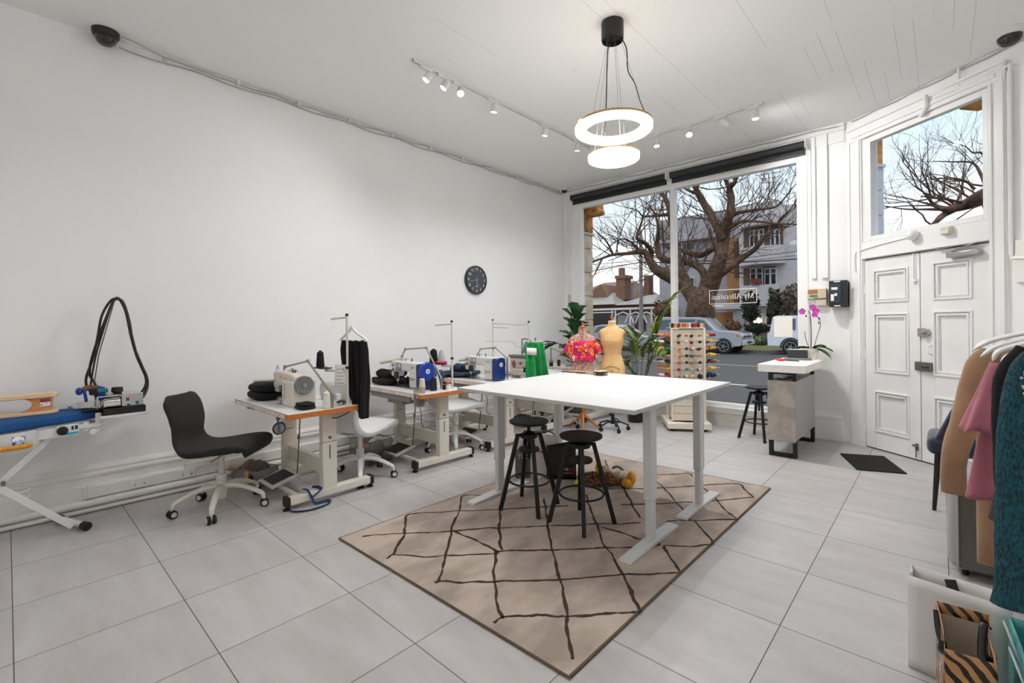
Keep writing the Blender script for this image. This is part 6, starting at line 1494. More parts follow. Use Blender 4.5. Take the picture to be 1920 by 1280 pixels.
tc = N.new('ShaderNodeTexCoord'); mp = N.new('ShaderNodeMapping'); mp.inputs['Rotation'].default_value = (.5, .6, .3); L.new(tc.outputs['Object'], mp.inputs[0])
wv = N.new('ShaderNodeTexWave'); wv.inputs['Scale'].default_value = 9; wv.inputs['Distortion'].default_value = 5; wv.inputs['Detail'].default_value = 2; wv.inputs['Detail Scale'].default_value = 1.2; L.new(mp.outputs[0], wv.inputs[0])
cr = N.new('ShaderNodeValToRGB'); cr.color_ramp.elements[0].position = .38; cr.color_ramp.elements[0].color = (*lin((30, 22, 18)), 1); cr.color_ramp.elements[1].position = .5; cr.color_ramp.elements[1].color = (*lin((184, 132, 82)), 1)
L.new(wv.outputs['Fac'], cr.inputs[0]); L.new(cr.outputs[0], bs.inputs['Base Color']); bs.inputs['Roughness'].default_value = .3
t = bag('paper_bag', 'tiger striped gift bag standing in front of white bag', (.002, 2.0), (.118, 2.01), (.118, 2.33), (-.02, 2.32), .36, TIGER, WB_I, .012)
b = WB(t)
b.quad((-.013, 2.312, .02), (.112, 2.322, .02), (.112, 2.322, .325), (-.013, 2.312, .325)); b.quad((.113, 2.02, .02), (.1135, 2.31, .02), (.1135, 2.31, .31), (.113, 2.02, .31)); b.quad((-.012, 2.30, .02), (.006, 2.015, .02), (.006, 2.015, .31), (-.012, 2.30, .31))
b.build('lining', mat('bag_lining', (200, 190, 172), .7), t, smooth=0)
b = WB(t); b.tube(catmull([(-.018, 2.26, .355), (-.012, 2.22, .30), (.004, 2.15, .27), (-.006, 2.08, .31), (-.002, 2.05, .355)], 6), .010, 8, flat=.5); b.tube(catmull([(.112, 2.26, .35), (.10, 2.24, .36), (.092, 2.18, .30), (.10, 2.11, .27), (.112, 2.08, .345)], 6), .011, 8, flat=.5); b.build('handle', BMET, t)
b = WB(t); b.bar((-.0085, 2.05, .27), (-.006, 2.05, .12), .002, .075, (1, 0, 0)); b.build('gift_tag', mat('tag_flowered', (222, 226, 226), .6, rgb2=(150, 160, 160), scale=70, lo=.55, hi=.65), t, smooth=0)
t = bag('paper_bag', 'turquoise paper bag with white ribbon handles, right edge', (.178, 1.98), (.36, 1.98), (.36, 2.40), (.172, 2.40), .345, mat('turquoise_card', (94, 176, 176), .4, var=.04), WB_I, .012)
b = WB(t)
for y0, y1 in ((2.30, 2.18), (2.12, 2.02)):
    b.tube(catmull([(.172, y0, .31), (.155, y0, .355), (.15, (y0+y1)/2, .385), (.16, y1, .365), (.176, y1, .31)], 5), .010, 8, flat=.3)
b.build('ribbon_handle', mat('ribbon_white', (226, 236, 240), .35), t)
b = WB(t); b.grid(lambda u, v: V((lerp(.19, .35, u), lerp(2.03, 2.36, v), .27+.03*noise.noise(V((u*4, v*5, 0))))), 14, 14); b.build('tissue', mat('tissue_teal', (60, 130, 136), .8), t, smooth=20)
# ---------------------------------------------------------------- the street outside
def ray(x, y):
    u, v = x-960, y-640
    u, v = u*math.cos(_r)-v*math.sin(_r), u*math.sin(_r)+v*math.cos(_r)
    v -= -33.72; l = u/872.87
    return V((-_s+_c*l, _c+_s*l, -v/872.87))
def at(x, y, Y):
    r = ray(x, y); return V((0, 0, 1.4))+r*(Y/r.y)
GZ = -.22
ASPH = mat('asphalt', (64, 63, 64), .85, var=.12, scale=30, bump=.3, bscale=80)
PATH = mat('footpath', (136, 132, 128), .85, var=.08, scale=3)
KERB = mat('kerb_stone', (128, 126, 124), .8)
GRASS = mat('verge_grass', (78, 92, 44), .95, rgb2=(104, 88, 48), scale=2.5, bump=.6, bscale=60)
b = B(); b.box(-60, 30, 6.9, 8.9, GZ-.3, GZ+.12); struct(b.build('footpath', PATH, smooth=0))
b = B(); b.box(-60, 30, 8.9, 26.2, GZ-.3, GZ); struct(b.build('road', ASPH, smooth=0))
b = B(); b.box(-60, 30, 26.2, 26.5, GZ-.3, GZ+.13); struct(b.build('kerb', KERB, smooth=0))
b = B(); b.box(-60, 30, 26.5, 31.5, GZ-.3, GZ+.12); o = b.build('grass_verge', GRASS, smooth=0); struct(o)
b = B(); b.box(-60, 30, 31.5, 60, GZ-.3, GZ+.1); struct(b.build('front_yard', PATH, smooth=0))
b = B(); b.box(-60, 30, 12.6, 12.72, GZ+.001, GZ+.004); struct(b.build('lane_line', mat('road_paint', (206, 204, 200), .8), smooth=0))
b = B(); b.box(-60, 30, 18.2, 18.26, GZ+.001, GZ+.004); struct(b.build('lane_line', mat('road_paint'), smooth=0))

# ---- bare street trees
BARK = mat('bark', (104, 80, 62), .95, rgb2=(72, 54, 42), scale=5, bump=.8, bscale=20)
def grow(b, p, d, L_, r, depth, R, up=.12, spread=.75, kids=(2, 3)):
    """twig that bends and splits"""
    n = 4; pts = [V(p)]; q = V(p); dd = V(d).normalized()
    for i in range(n):
        dd = (dd+V((R.uniform(-1, 1), R.uniform(-1, 1), R.uniform(-1, 1)))*.24+V((0, 0, up*.35))).normalized(); q = q+dd*(L_/n); pts.append(q.copy())
    b.tube(pts, [r*(1-.5*i/n) for i in range(n+1)], 4 if depth < 2 else 5, cap=False)
    if depth <= 0: return
    for k in range(R.randint(*kids)):
        i = R.randint(1, n); s = V((R.uniform(-1, 1), R.uniform(-.6, .6), R.uniform(-.5, 1))).normalized()
        grow(b, pts[i], (dd+s*spread).normalized(), L_*R.uniform(.5, .8), r*.55, depth-1, R, up, spread, kids)
def limb_tree(label, Y, tr, conv, wpx, seed, twig=(.55, 3), dens=1., nm='street_tree', flare=None):
    t = thing(nm, label, 'tree', (0, Y, GZ)); R = random.Random(seed)
    b = B(); b.T = Matrix.Translation(-V(t.location)); tw = B(); tw.T = b.T
    d0 = Y
    for k, (pl, dy) in enumerate(tr):
        P = []; W = []
        m = len(pl)
        for i, (x, y, w) in enumerate(pl):
            px_, py_ = conv(x, y); yy = Y+dy*(i/max(1, m-1))+(.35*math.sin(i*1.9+k) if i else 0); p = at(px_, py_, yy)
            dep = -_s*p.x+_c*p.y; P.append(p); W.append(max(.012, w*wpx*dep/872.87/2))
        PP = catmull(P, 5); n = len(PP); ws = [interp([(i/(m-1), q) for i, q in enumerate(W)], j/(n-1))[0] for j in range(n)]
        ws = [w*(1+.10*noise.noise(PP[j]*1.3)) for j, w in enumerate(ws)]
        b.tube(PP, ws, 10, cap=True)
        for j in range(2, n):
            if ws[j] > .42: continue
            if R.random() < .27*dens:
                s = V((R.uniform(-1, 1), R.uniform(-.8, .8), R.uniform(-.35, 1))).normalized(); dd = (PP[j]-PP[j-1]).normalized()
                grow(tw, PP[j], dd*.5+s, R.uniform(.7, 1.9)*twig[0]*2, min(.038, ws[j]*.4), twig[1], R)
        grow(tw, PP[-1], PP[-1]-PP[-2], 1.4*twig[0]*2, min(.05, ws[-1]*.8), twig[1], R)
    b.build('trunk_and_limbs', BARK, t, smooth=60); tw.build('twigs', BARK, t, smooth=60)
    return t
c1 = lambda x, y: (1040+x/3.369, 240+y/3.369)
TR1 = [
 ([(915, 1320, 240), (917, 1250, 205), (922, 1150, 180), (930, 1080, 160), (960, 1040, 125), (1010, 930, 95), (1045, 820, 85), (1060, 740, 78), (1075, 650, 66), (1105, 540, 52), (1115, 450, 45), (1105, 380, 40), (1135, 345, 28), (1158, 285, 20)], 0),
 ([(1105, 385, 32), (1078, 325, 22), (1055, 285, 12)], -.5),
 ([(1065, 700, 55), (1030, 640, 48), (990, 550, 46), (940, 470, 42), (900, 400, 36), (885, 355, 28), (878, 310, 24)], 1.),
 ([(905, 415, 24), (850, 395, 18), (815, 372, 12), (790, 350, 8)], .5),
 ([(1040, 930, 45), (1110, 880, 38), (1200, 810, 38), (1270, 760, 30), (1320, 690, 25), (1380, 640, 18), (1430, 570, 13), (1485, 520, 9)], -2.),
 ([(900, 1090, 110), (830, 1010, 88), (740, 950, 70), (640, 895, 54), (595, 830, 46), (562, 782, 40), (450, 793, 22), (370, 800, 17), (290, 826, 14), (195, 862, 11)], -2.5),
 ([(600, 830, 40), (608, 775, 32), (570, 725, 24), (520, 690, 18), (545, 610, 11), (560, 560, 8)], -3.),
 ([(545, 790, 20), (500, 735, 14), (440, 700, 10), (380, 720, 8), (330, 770, 6)], -3.),
 ([(920, 1100, 90), (950, 960, 56), (920, 885, 48), (850, 852, 42), (770, 840, 40), (700, 832, 42), (660, 800, 40), (648, 730, 28), (655, 640, 22), (640, 560, 14), (600, 490, 8)], 2.),
 ([(840, 1000, 80), (795, 900, 62), (770, 760, 46), (750, 640, 44), (735, 560, 42), (715, 480, 33), (690, 430, 26), (655, 395, 18)], 2.5),
 ([(720, 545, 26), (640, 553, 16), (560, 556, 13), (520, 520, 8), (450, 500, 6)], 1.),
 ([(1052, 750, 40), (1000, 765, 34), (930, 800, 40), (870, 795, 34), (800, 770, 22), (730, 690, 14)], 2.),
 ([(1100, 565, 34), (1160, 535, 24), (1250, 520, 20), (1330, 508, 17), (1400, 495, 12), (1455, 440, 9), (1500, 380, 6)], -1.5),
 ([(1085, 640, 34), (1180, 592, 20), (1280, 590, 16), (1400, 603, 12), (1540, 607, 8)], -2.),
 ([(370, 800, 14), (330, 720, 10), (270, 660, 8), (215, 600, 5)], -3.),
 ([(300, 825, 12), (265, 900, 8), (230, 960, 5)], -3.),
]
limb_tree('huge bare street tree filling the shop window view', 27.6, TR1, c1, 1/3.369, 3, (.8, 3), 1.15)
c2 = lambda x, y: (1500+x/4.571, 160+y/4.571)
TR2 = [
 ([(1900, 1500, 240), (1760, 1150, 200), (1640, 960, 150), (1560, 960, 130), (1450, 1010, 100), (1330, 1050, 72), (1250, 1062, 54), (1160, 1030, 34), (1110, 980, 20), (1050, 905, 10)], 0),
 ([(1320, 1060, 60), (1230, 1110, 48), (1170, 1165, 40), (1080, 1260, 34)], -1.),
 ([(1250, 1062, 30), (1080, 1062, 18), (900, 1060, 13), (740, 1035, 8)], -1.5),
 ([(1160, 1030, 20), (1040, 1000, 14), (900, 962, 10), (760, 940, 7)], 1.),
 ([(1330, 1040, 26), (1370, 940, 18), (1392, 860, 12), (1400, 780, 8)], 1.),
 ([(1640, 930, 60), (1560, 780, 26), (1480, 665, 16), (1300, 655, 11), (1150, 650, 7)], 1.5),
 ([(1680, 760, 40), (1570, 590, 16), (1480, 575, 12), (1412, 520, 8), (1300, 490, 5)], .5),
 ([(1500, 890, 20), (1420, 820, 14), (1280, 790, 10), (1150, 810, 6)], -1.),
 ([(1120, 985, 14), (1100, 860, 10), (1050, 760, 7), (1035, 690, 5)], -1.),
]
limb_tree('bare tree limb seen through the glass above the doors', 21., TR2, c2, 1/4.571, 8, (.5, 3), .8)

# ---- buildings across the street
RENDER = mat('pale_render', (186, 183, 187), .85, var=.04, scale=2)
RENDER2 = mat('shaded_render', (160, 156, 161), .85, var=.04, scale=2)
BRICK = mat('brown_brick', (132, 92, 68), .9, rgb2=(104, 70, 52), scale=6, stretch=(1, 1, 5))
CHIM = mat('orange_brick', (136, 104, 84), .9, rgb2=(112, 84, 66), scale=8, stretch=(1, 1, 4))
ROOFG = mat('iron_roof', (146, 144, 142), .6, rgb2=(128, 126, 124), scale=12, stretch=(6, .4, 1))
ROOFT = mat('tile_roof', (128, 112, 102), .85, rgb2=(104, 90, 82), scale=14)
DGLASS = mat('dark_window_glass', (34, 34, 40), .12)
WFR = mat('window_white', (206, 204, 206), .5)
WARM = mat('lit_interior', (128, 96, 62), .6, emit=.05, ecol=(236, 160, 80), var=.3, scale=1.)
WARM2 = mat('lit_lamp', (255, 226, 180), .6, emit=3., ecol=(255, 222, 170))
def slab(b, xa, xb, ya, yb, Y0, Y1):
    """box whose front, at Y0, spans the given frame columns and rows (taken at its middle)"""
    xm = (xa+xb)/2; p0, p1 = at(xa, ya, Y0), at(xb, ya, Y0); zt, zb = at(xm, ya, Y0).z, at(xm, yb, Y0).z
    b.box(p0.x, p1.x, Y0, Y1, zb, zt); return p0.x, p1.x, zb, zt
AY = 38.
t = thing('apartment_building', 'pale three-storey apartment building with curved balconies behind the street tree', 'building', (at(1400, 600, AY).x, AY, GZ))
def PB(): return WB(t)
xr = at(1620, 500, AY).x; x_l = at(1386, 500, AY).x; zt = at(1425, 392, AY).z
b = PB(); b.box(x_l, xr, AY, AY+10, GZ, zt); b.box(at(1390, 400, AY).x, at(1456, 400, AY).x, AY+.3, AY+9, zt, at(1420, 378, AY).z); b.box(at(1473, 400, AY).x, xr, AY+.2, AY+8, zt, at(1485, 383, AY).z)
b.build('main_block', RENDER, t, bevel=.05)
AY2 = 41.
b = PB(); x2 = at(1236, 500, AY2).x; b.box(x2, x_l, AY2, AY2+8, GZ, at(1330, 398, AY2).z); b.box(at(1240, 400, AY2).x, at(1360, 400, AY2).x, AY2-.6, AY2, at(1300, 452, AY2).z, at(1300, 445, AY2).z)
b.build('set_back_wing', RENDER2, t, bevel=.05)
b = PB(); slab(b, 1362, 1388, 446, 606, 39.6, 40.8); b.build('lit_stairwell', WARM, t, smooth=0)
b = PB(); slab(b, 1376, 1384, 452, 520, 39.4, 39.6); slab(b, 1376, 1384, 545, 606, 39.4, 39.6); b.build('stair_column', mat('stair_brown', (84, 62, 52), .8), t, smooth=0)
b = PB(); slab(b, 1330, 1386, 571, 580, 36.6, 39); b.build('entry_canopy', RENDER, t, bevel=.03)
b = PB(); slab(b, 1342, 1372, 585, 618, 38.9, 39.6); b.build('entry_doorway', WARM, t, smooth=0)
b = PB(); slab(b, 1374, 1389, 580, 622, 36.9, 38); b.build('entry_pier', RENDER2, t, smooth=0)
def apt_window(xa, xb, ya, yb, Y, panes, lit=False):
    b = PB(); x0, x1, z0, z1 = slab(b, xa, xb, ya, yb, Y, Y+.18); f = b.build('window', WFR, t, smooth=0)
    n = panes; w = (x1-x0)/n
    for i in range(n):
        b = PB(); g = .07; hz = z0+(z1-z0)*.66
        b.box(x0+i*w+g, x0+(i+1)*w-g, Y-.03, Y-.005, z0+g, hz-g*.5); b.box(x0+i*w+g, x0+(i+1)*w-g, Y-.03, Y-.005, hz+g*.5, z1-g); b.build('pane', WARM if lit else DGLASS, f, smooth=0)
# upper recessed loggia, curved balcony front, lower window row
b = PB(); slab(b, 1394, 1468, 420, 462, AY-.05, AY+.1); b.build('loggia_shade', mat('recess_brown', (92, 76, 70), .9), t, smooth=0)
apt_window(1405, 1432, 430, 462, AY-.15, 3); apt_window(1444, 1462, 430, 462, AY-.15, 2)
def curved(b, xa, xb, ya, yb, Y, bulge):
    x0, x1 = at(xa, ya, Y).x, at(xb, ya, Y).x; zt_, zb_ = at((xa+xb)/2, ya, Y).z, at((xa+xb)/2, yb, Y).z; n = 18
    pts = [(lerp(x0, x1, i/n), Y-bulge*math.sin(PI*min(1, (i/n)*1.0))**.5) for i in range(n+1)]
    b.prism(pts+[(x1, Y+.3), (x0, Y+.3)], zb_, zt_)
b = PB(); curved(b, 1386, 1474, 464, 497, AY, 1.1); b.build('balcony', RENDER, t)
b = PB(); curved(b, 1386, 1474, 405, 424, AY, .9); b.build('balcony_hood', RENDER, t)
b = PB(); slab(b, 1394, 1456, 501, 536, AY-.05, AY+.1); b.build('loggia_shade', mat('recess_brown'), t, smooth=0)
apt_window(1406, 1430, 502, 534, AY-.2, 2); apt_window(1433, 1456, 502, 534, AY-.2, 2)
b = PB()
for x in (1411, 1417, 1423): p = at(x, 533, AY-.5); b.lathe([(0, 0), (.13, 0), (.2, .42), (0, .42)], p, 10)
b.build('flower_pot', mat('terracotta', (120, 66, 48), .8), t)
b = PB(); slab(b, 1388, 1460, 534, 574, AY-.5, AY); b.build('spandrel', RENDER, t, bevel=.03)
apt_window(1408, 1430, 588, 610, AY-.1, 1, False); apt_window(1436, 1448, 588, 610, AY-.1, 1)
b = PB(); p = at(1420, 601, AY-.3); b.ell(p, (.32, .05, .2)); b.build('lamp_glow', WARM2, t)
apt_window(1268, 1300, 455, 500, AY2-.1, 3); apt_window(1283, 1302, 520, 560, AY2-.1, 2)
apt_window(1390-2, 1400, 595, 612, AY-.1, 1)
b = PB(); p = at(1442, 376, AY+3); zt2 = at(1442, 324, AY+3).z; b.cyl((p.x, p.y, p.z-2), (p.x, p.y, zt2), .04, n=6)
for k, w in ((0, .9), (.35, .7), (.7, .5)): b.cyl((p.x-w, p.y, zt2-k), (p.x+w, p.y, zt2-k-.1), .03, n=5)
b.build('roof_aerial', STEEL, t)
b = PB(); slab(b, 1385, 1500, 612, 640, 35.0, 35.3); b.build('garden_wall', RENDER, t, smooth=0)
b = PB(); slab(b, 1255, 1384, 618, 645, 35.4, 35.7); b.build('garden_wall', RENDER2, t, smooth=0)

HY = 37.
t = thing('house', 'old brick house with iron roof and tall chimney at left of window view', 'house', (at(1150, 600, HY).x, HY, GZ))
hx0, hx1 = at(1060, 600, HY).x, at(1226, 600, HY).x; ze = at(1120, 572, HY).z; za = at(1144, 545, HY+3).z
b = PB(); b.box(hx0, hx1, HY+.5, HY+9, GZ, ze); b.build('brick_walls', BRICK, t, smooth=0)
b = PB(); xm = at(1148, 545, HY+3).x; x0 = hx0-.6; x1 = at(1162, 572, HY).x
b.add([(x0, HY-1, ze), (x1, HY-1, ze), (x1, HY+8, ze), (x0, HY+8, ze), (xm-3, HY+3, za), (xm, HY+3, za)], [(0, 1, 5, 4), (1, 2, 5), (2, 3, 4, 5), (3, 0, 4), (3, 2, 1, 0)])
b.build('veranda_roof', ROOFG, t, smooth=0)
b = PB(); x2 = at(1232, 572, HY).x; za2 = at(1200, 553, HY+3).z
b.add([(x1, HY-1, ze-.1), (x2, HY-1, ze-.1), (x2, HY+8, ze-.1), (x1, HY+8, ze-.1), (x1+1, HY+3.5, za2), (x2-1.5, HY+3.5, za2)], [(0, 1, 5, 4), (1, 2, 5), (2, 3, 4, 5), (3, 0, 4), (3, 2, 1, 0)]); b.build('side_roof', ROOFG, t, smooth=0)
b = PB(); xa, xb = at(1090, 560, HY+6).x, at(1210, 560, HY+6).x; zr = at(1150, 528, HY+7).z
b.add([(xa-2, HY+3, ze+.6), (xb, HY+3, ze+.6), (xb, HY+12, ze+.6), (xa-2, HY+12, ze+.6), (xa+2, HY+7.5, zr), (xb-2, HY+7.5, zr)], [(0, 1, 5, 4), (1, 2, 5), (2, 3, 4, 5), (3, 0, 4), (3, 2, 1, 0)]); b.build('main_roof', ROOFT, t, smooth=0)
b = PB(); p, q = at(1092, 560, HY+1), at(1127, 543, HY+1); b.add([(p.x-.5, HY+1, p.z), (at(1140, 560, HY+1).x, HY+1, p.z), (q.x, HY+1, q.z+.5), (p.x-.5, HY+4, p.z), (at(1140, 560, HY+1).x, HY+4, p.z), (q.x, HY+4, q.z+.5)], [(0, 1, 2), (5, 4, 3), (0, 2, 5, 3), (1, 4, 5, 2)]); b.build('brick_gable', CHIM, t, smooth=0)
b = PB(); x0_, x1_, z0_, z1_ = slab(b, 1155, 1171, 522, 562, HY+2, HY+3.2); slab(b, 1153, 1173, 516, 522, HY+1.9, HY+3.3); slab(b, 1160, 1167, 502, 516, HY+2.3, HY+2.8); b.build('chimney', CHIM, t, smooth=0)
b = PB(); slab(b, 1207, 1216, 516, 560, HY+5, HY+6); b.build('chimney', CHIM, t, smooth=0)
b = PB(); slab(b, 1174, 1186, 530, 556, HY+4, HY+4.2); b.build('dormer_window', mat('pale_glass', (150, 166, 184), .2), t, smooth=0)
b = PB(); slab(b, 1086, 1228, 577, 581, HY-1.1, HY-.9); slab(b, 1088, 1150, 585, 587, HY-1.1, HY-.95)
for x in (1148, 1154, 1182, 1202, 1222): p = at(x, 580, HY-1); b.box(p.x-.06, p.x+.06, HY-1.06, HY-.94, GZ, p.z)
for x in (1168, 1192, 1212): 
    p = at(x, 585, HY-1); b.tube([(p.x-1.0, HY-1, p.z-.9), (p.x-.7, HY-1, p.z-.25), (p.x, HY-1, p.z), (p.x+.7, HY-1, p.z-.25), (p.x+1., HY-1, p.z-.9)], .07, 6)
b.build('veranda_frame', WFR, t, smooth=0)
b = PB(); slab(b, 1092, 1146, 588, 625, HY+.3, HY+.5); b.build('dark_shopfront', DGLASS, t, smooth=0)
for x in (1193, 1208): b = PB(); slab(b, x-3, x+3, 597, 620, HY+.35, HY+.5); b.build('door', mat('door_plum', (86, 52, 54), .6), t, smooth=0)
b = PB(); slab(b, 1158, 1226, 590, 640, HY+.4, HY+.55); b.build('pale_front', RENDER, t, smooth=0)

# ---- hedges and shrubs
def shrub(label, x0, x1, y0, y1, Y, rgb, rgb2, seed, n=260, dep=1.2):
    t = thing('shrub', label, 'shrub', (at((x0+x1)/2, y1, Y).x, Y, GZ)); R = random.Random(seed)
    p0, p1 = at(x0, y0, Y), at(x1, y1, Y); cx, cz = (p0.x+p1.x)/2, (p0.z+p1.z)/2; rx, rz = (p1.x-p0.x)/2, (p0.z-p1.z)/2
    b = WB(t)
    for i in range(n):
        d = V((R.gauss(0, 1), R.gauss(0, 1), R.gauss(0, 1))).normalized(); k = R.uniform(.55, 1.06)*(1+.18*noise.noise(d*2.2+V((seed, 0, 0))))
        c = V((cx+d.x*rx*k, Y+d.y*dep*k, cz+d.z*rz*k)); s = R.uniform(.10, .22)*max(.6, min(1.4, rz))
        a = V((R.gauss(0, 1), R.gauss(0, 1), R.gauss(0, 1))).normalized(); e = a.cross(d+V((.01, .02, .03))).normalized()
        b.add([c-a*s, c+e*s*.55, c+a*s, c-e*s*.55], [(0, 1, 2, 3)])
    b.ell((cx, Y, cz), (rx*.8, dep*.75, rz*.82), 14, 10)
    b.build('foliage', mat('shrub_%d' % seed, rgb, .85, rgb2=rgb2, scale=3), t, smooth=0)
    z0 = cz-rz*.7
    if z0 > GZ+.2: b = WB(t); b.cyl((cx, Y, GZ), (cx, Y, cz), .08, n=8); b.build('stem', BARK, t)
    return t
shrub('brown leafy hedge shrub left of the big tree', 1228, 1268, 562, 618, 31., (112, 78, 46), (70, 52, 32), 21, 420)
shrub('dark green shrub right of the apartment entry', 1392, 1422, 548, 602, 34.2, (52, 62, 44), (30, 38, 30), 22, 420)
shrub('tall olive shrub before the apartment garden wall', 1440, 1466, 540, 606, 34., (78, 76, 60), (50, 52, 44), 23, 420)
shrub('grey-brown tree crown beside the window right edge', 1466, 1506, 533, 606, 33.5, (104, 88, 74), (72, 62, 54), 24, 520)
shrub('low dark hedge under the apartment windows', 1392, 1448, 606, 626, 34.4, (44, 54, 40), (28, 34, 28), 25, 420, .6)
shrub('rounded green shrub between the two parked cars', 1404, 1444, 632, 652, 32.5, (66, 84, 40), (36, 50, 28), 26, 380, .8)
shrub('pale flowering shrub in front of rounded green shrub', 1412, 1430, 630, 648, 32., (132, 146, 96), (86, 104, 60), 27, 200, .5)
shrub('small brown shrub by the apartment entry steps', 1356, 1392, 600, 626, 33.4, (110, 76, 44), (70, 50, 34), 28, 260, .6)

# ---- parked cars
TYRE = mat('tyre', (24, 24, 25), .8); ALLOY = mat('alloy_wheel', (150, 152, 156), .35, .8)
SILV = mat('car_silver', (140, 146, 153), .25, .3, coat=.6); WHT = mat('car_white', (206, 210, 218), .3, coat=.6); HEAD = mat('headlamp', (222, 226, 230), .1)
CGL = mat('car_glass', (74, 86, 96), .08)
def car(label, xw, Y, facing, paint, prof, glass, wheels, wid=1.8, wr=.36, lamps=None):
    """side profile along x (front to +x), metres above the road"""
    t = thing('car', label, 'car', (xw, Y, GZ), 0 if facing > 0 else PI, 'parked cars')
    b = B()
    n = len(prof); cz = .55
    ys = [(-wid/2, .93), (-wid/2+.06, 1.), (wid/2-.06, 1.), (wid/2, .93)]
    vs = []; fs = []
    for y, k in ys:
        for x, z in prof: vs.append((x*(.98+.02*k) if k < 1 else x, y if z < .95 else y*(1-.16*(min(z, 1.9)-.95)), z if k >= 1 or z < .4 else z-.02))
    for j in range(3):
        for i in range(n): fs.append((j*n+i, j*n+(i+1) % n, (j+1)*n+(i+1) % n, (j+1)*n+i))
    fs += [tuple(range(n))[::-1], tuple(range(3*n, 4*n))]
    b.add(vs, fs); b.build('body', paint, t, bevel=.02)
    for s in (-1, 1):
        for g in glass:
            b = B(); yz = lambda z: s*(wid/2*(1-.16*max(0, z-.95))+.012)
            m = len(g); b.add([(x, yz(z), z) for x, z in g]+[(x, yz(z)-s*.03, z) for x, z in g], [tuple(range(m)), tuple(range(m, 2*m))]+[(i, (i+1) % m, m+(i+1) % m, m+i) for i in range(m)]); b.build('window', CGL, t, smooth=0)
        for x in wheels:
            y = s*(wid/2-.10)
            b = B(); b.cyl((x, y-.115, wr), (x, y+.115, wr), wr, n=26); b.build('tyre', TYRE, t, bevel=.03)
            w = t.children[-1]
            b = B(); yo = y+s*.118
            b.cyl((x, yo-.01, wr), (x, yo+.012, wr), wr*.2, n=12)
            for k in range(5):
                a = k*2*PI/5; b.bar((x, yo, wr), (x+wr*.62*math.cos(a), yo, wr+wr*.62*math.sin(a)), .07, .02, (0, 1, 0))
            b.tube([(x+wr*.64*math.cos(i*PI/12), yo, wr+wr*.64*math.sin(i*PI/12)) for i in range(24)], .025, 6, closed=True); b.build('rim', ALLOY, w)
            b = B(); b.tube([(x+(wr+.05)*math.cos(a), s*(wid/2+.003), wr+(wr+.05)*math.sin(a)) for a in [-.15+i*(PI+.3)/14 for i in range(15)]], .035, 6); b.build('wheel_arch', mat('arch_dark', (40, 40, 42), .6) if paint is not SILV else paint, t)
    for nm, m, (x, y, z, sx, sy, sz) in (lamps or []):
        for s in (-1, 1): b = B(); b.cbox((x, s*y, z), (sx, sy, sz)); b.build(nm, m, t, bevel=.02)
    return t
SUVP = [(-2.35, .42), (-2.38, .95), (-2.28, 1.2), (-2.1, 1.84), (-1.9, 1.9), (.2, 1.86), (.55, 1.78), (1.12, 1.18), (2.1, 1.10), (2.3, 1.02), (2.38, .6), (2.3, .42), (1.9, .36), (-1.9, .36)]
cx_ = at(1402, 640, 25.2).x-2.35
car('silver four-wheel drive parked across the road, nose to right', cx_, 25.2, 1, SILV, SUVP, [[(-2.05, 1.22), (-1.95, 1.72), (-1.0, 1.76), (-1.0, 1.2)], [(-.9, 1.2), (-.9, 1.76), (.05, 1.74), (.05, 1.18)], [(.15, 1.18), (.15, 1.73), (.48, 1.68), (.95, 1.2)]], [-1.45, 1.5], 1.9, .38,
    [('headlamp', HEAD, (2.26, .74, .92, .14, .3, .2)), ('indicator', mat('indicator_orange', (206, 110, 60), .3), (2.16, .90, .92, .12, .08, .18)), ('grille_bar', mat('grille_dark', (50, 52, 54), .4), (2.37, .3, .86, .04, .5, .12)), ('side_vent', BLKP, (.98, .95, .95, .22, .03, .1)), ('bumper', mat('bumper_silver', (190, 194, 200), .4), (2.36, .5, .56, .14, .8, .24)), ('plate', BLKP, (2.44, .2, .58, .02, .3, .1))])
HATP = [(-1.95, .36), (-1.98, .8), (-1.85, 1.05), (-1.5, 1.42), (-1.0, 1.5), (.0, 1.48), (.85, 1.0), (1.75, .86), (1.95, .7), (1.98, .4), (1.6, .3), (-1.6, .3)]
car('silver-blue hatchback parked beyond the palm, nose to right', at(1226, 645, 25.0).x-1.95, 25.0, 1, SILV, HATP, [[(-1.5, 1.05), (-1.2, 1.38), (-.55, 1.42), (-.55, 1.02)], [(-.47, 1.02), (-.47, 1.42), (-.02, 1.40), (.6, 1.02)]], [-1.25, 1.22], 1.72, .31, [('headlamp', HEAD, (1.86, .66, .74, .18, .26, .14))])
WAGP = [(-2.3, .42), (-2.32, 1.0), (-2.2, 1.12), (-2.1, 1.82), (-1.9, 1.88), (.3, 1.84), (.95, 1.15), (2.0, 1.05), (2.3, .9), (2.3, .42)]
wx = at(1448, 640, 26.2).x+2.3
car('white wagon parked at the right edge of window', wx, 26.2, 1, WHT, WAGP, [[(-2.0, 1.2), (-1.92, 1.68), (-1.1, 1.72), (-1.1, 1.18)], [(-1., 1.18), (-1., 1.72), (-.1, 1.70), (-.1, 1.16)]], [-1.3, 1.4], 1.8, .37, [('tail_lamp', mat('tail_red', (150, 24, 34), .3), (-2.3, .78, .92, .1, .2, .34)), ('rear_bumper', mat('bumper_dark', (60, 62, 66), .6), (-2.3, .45, .6, .1, .8, .12))])

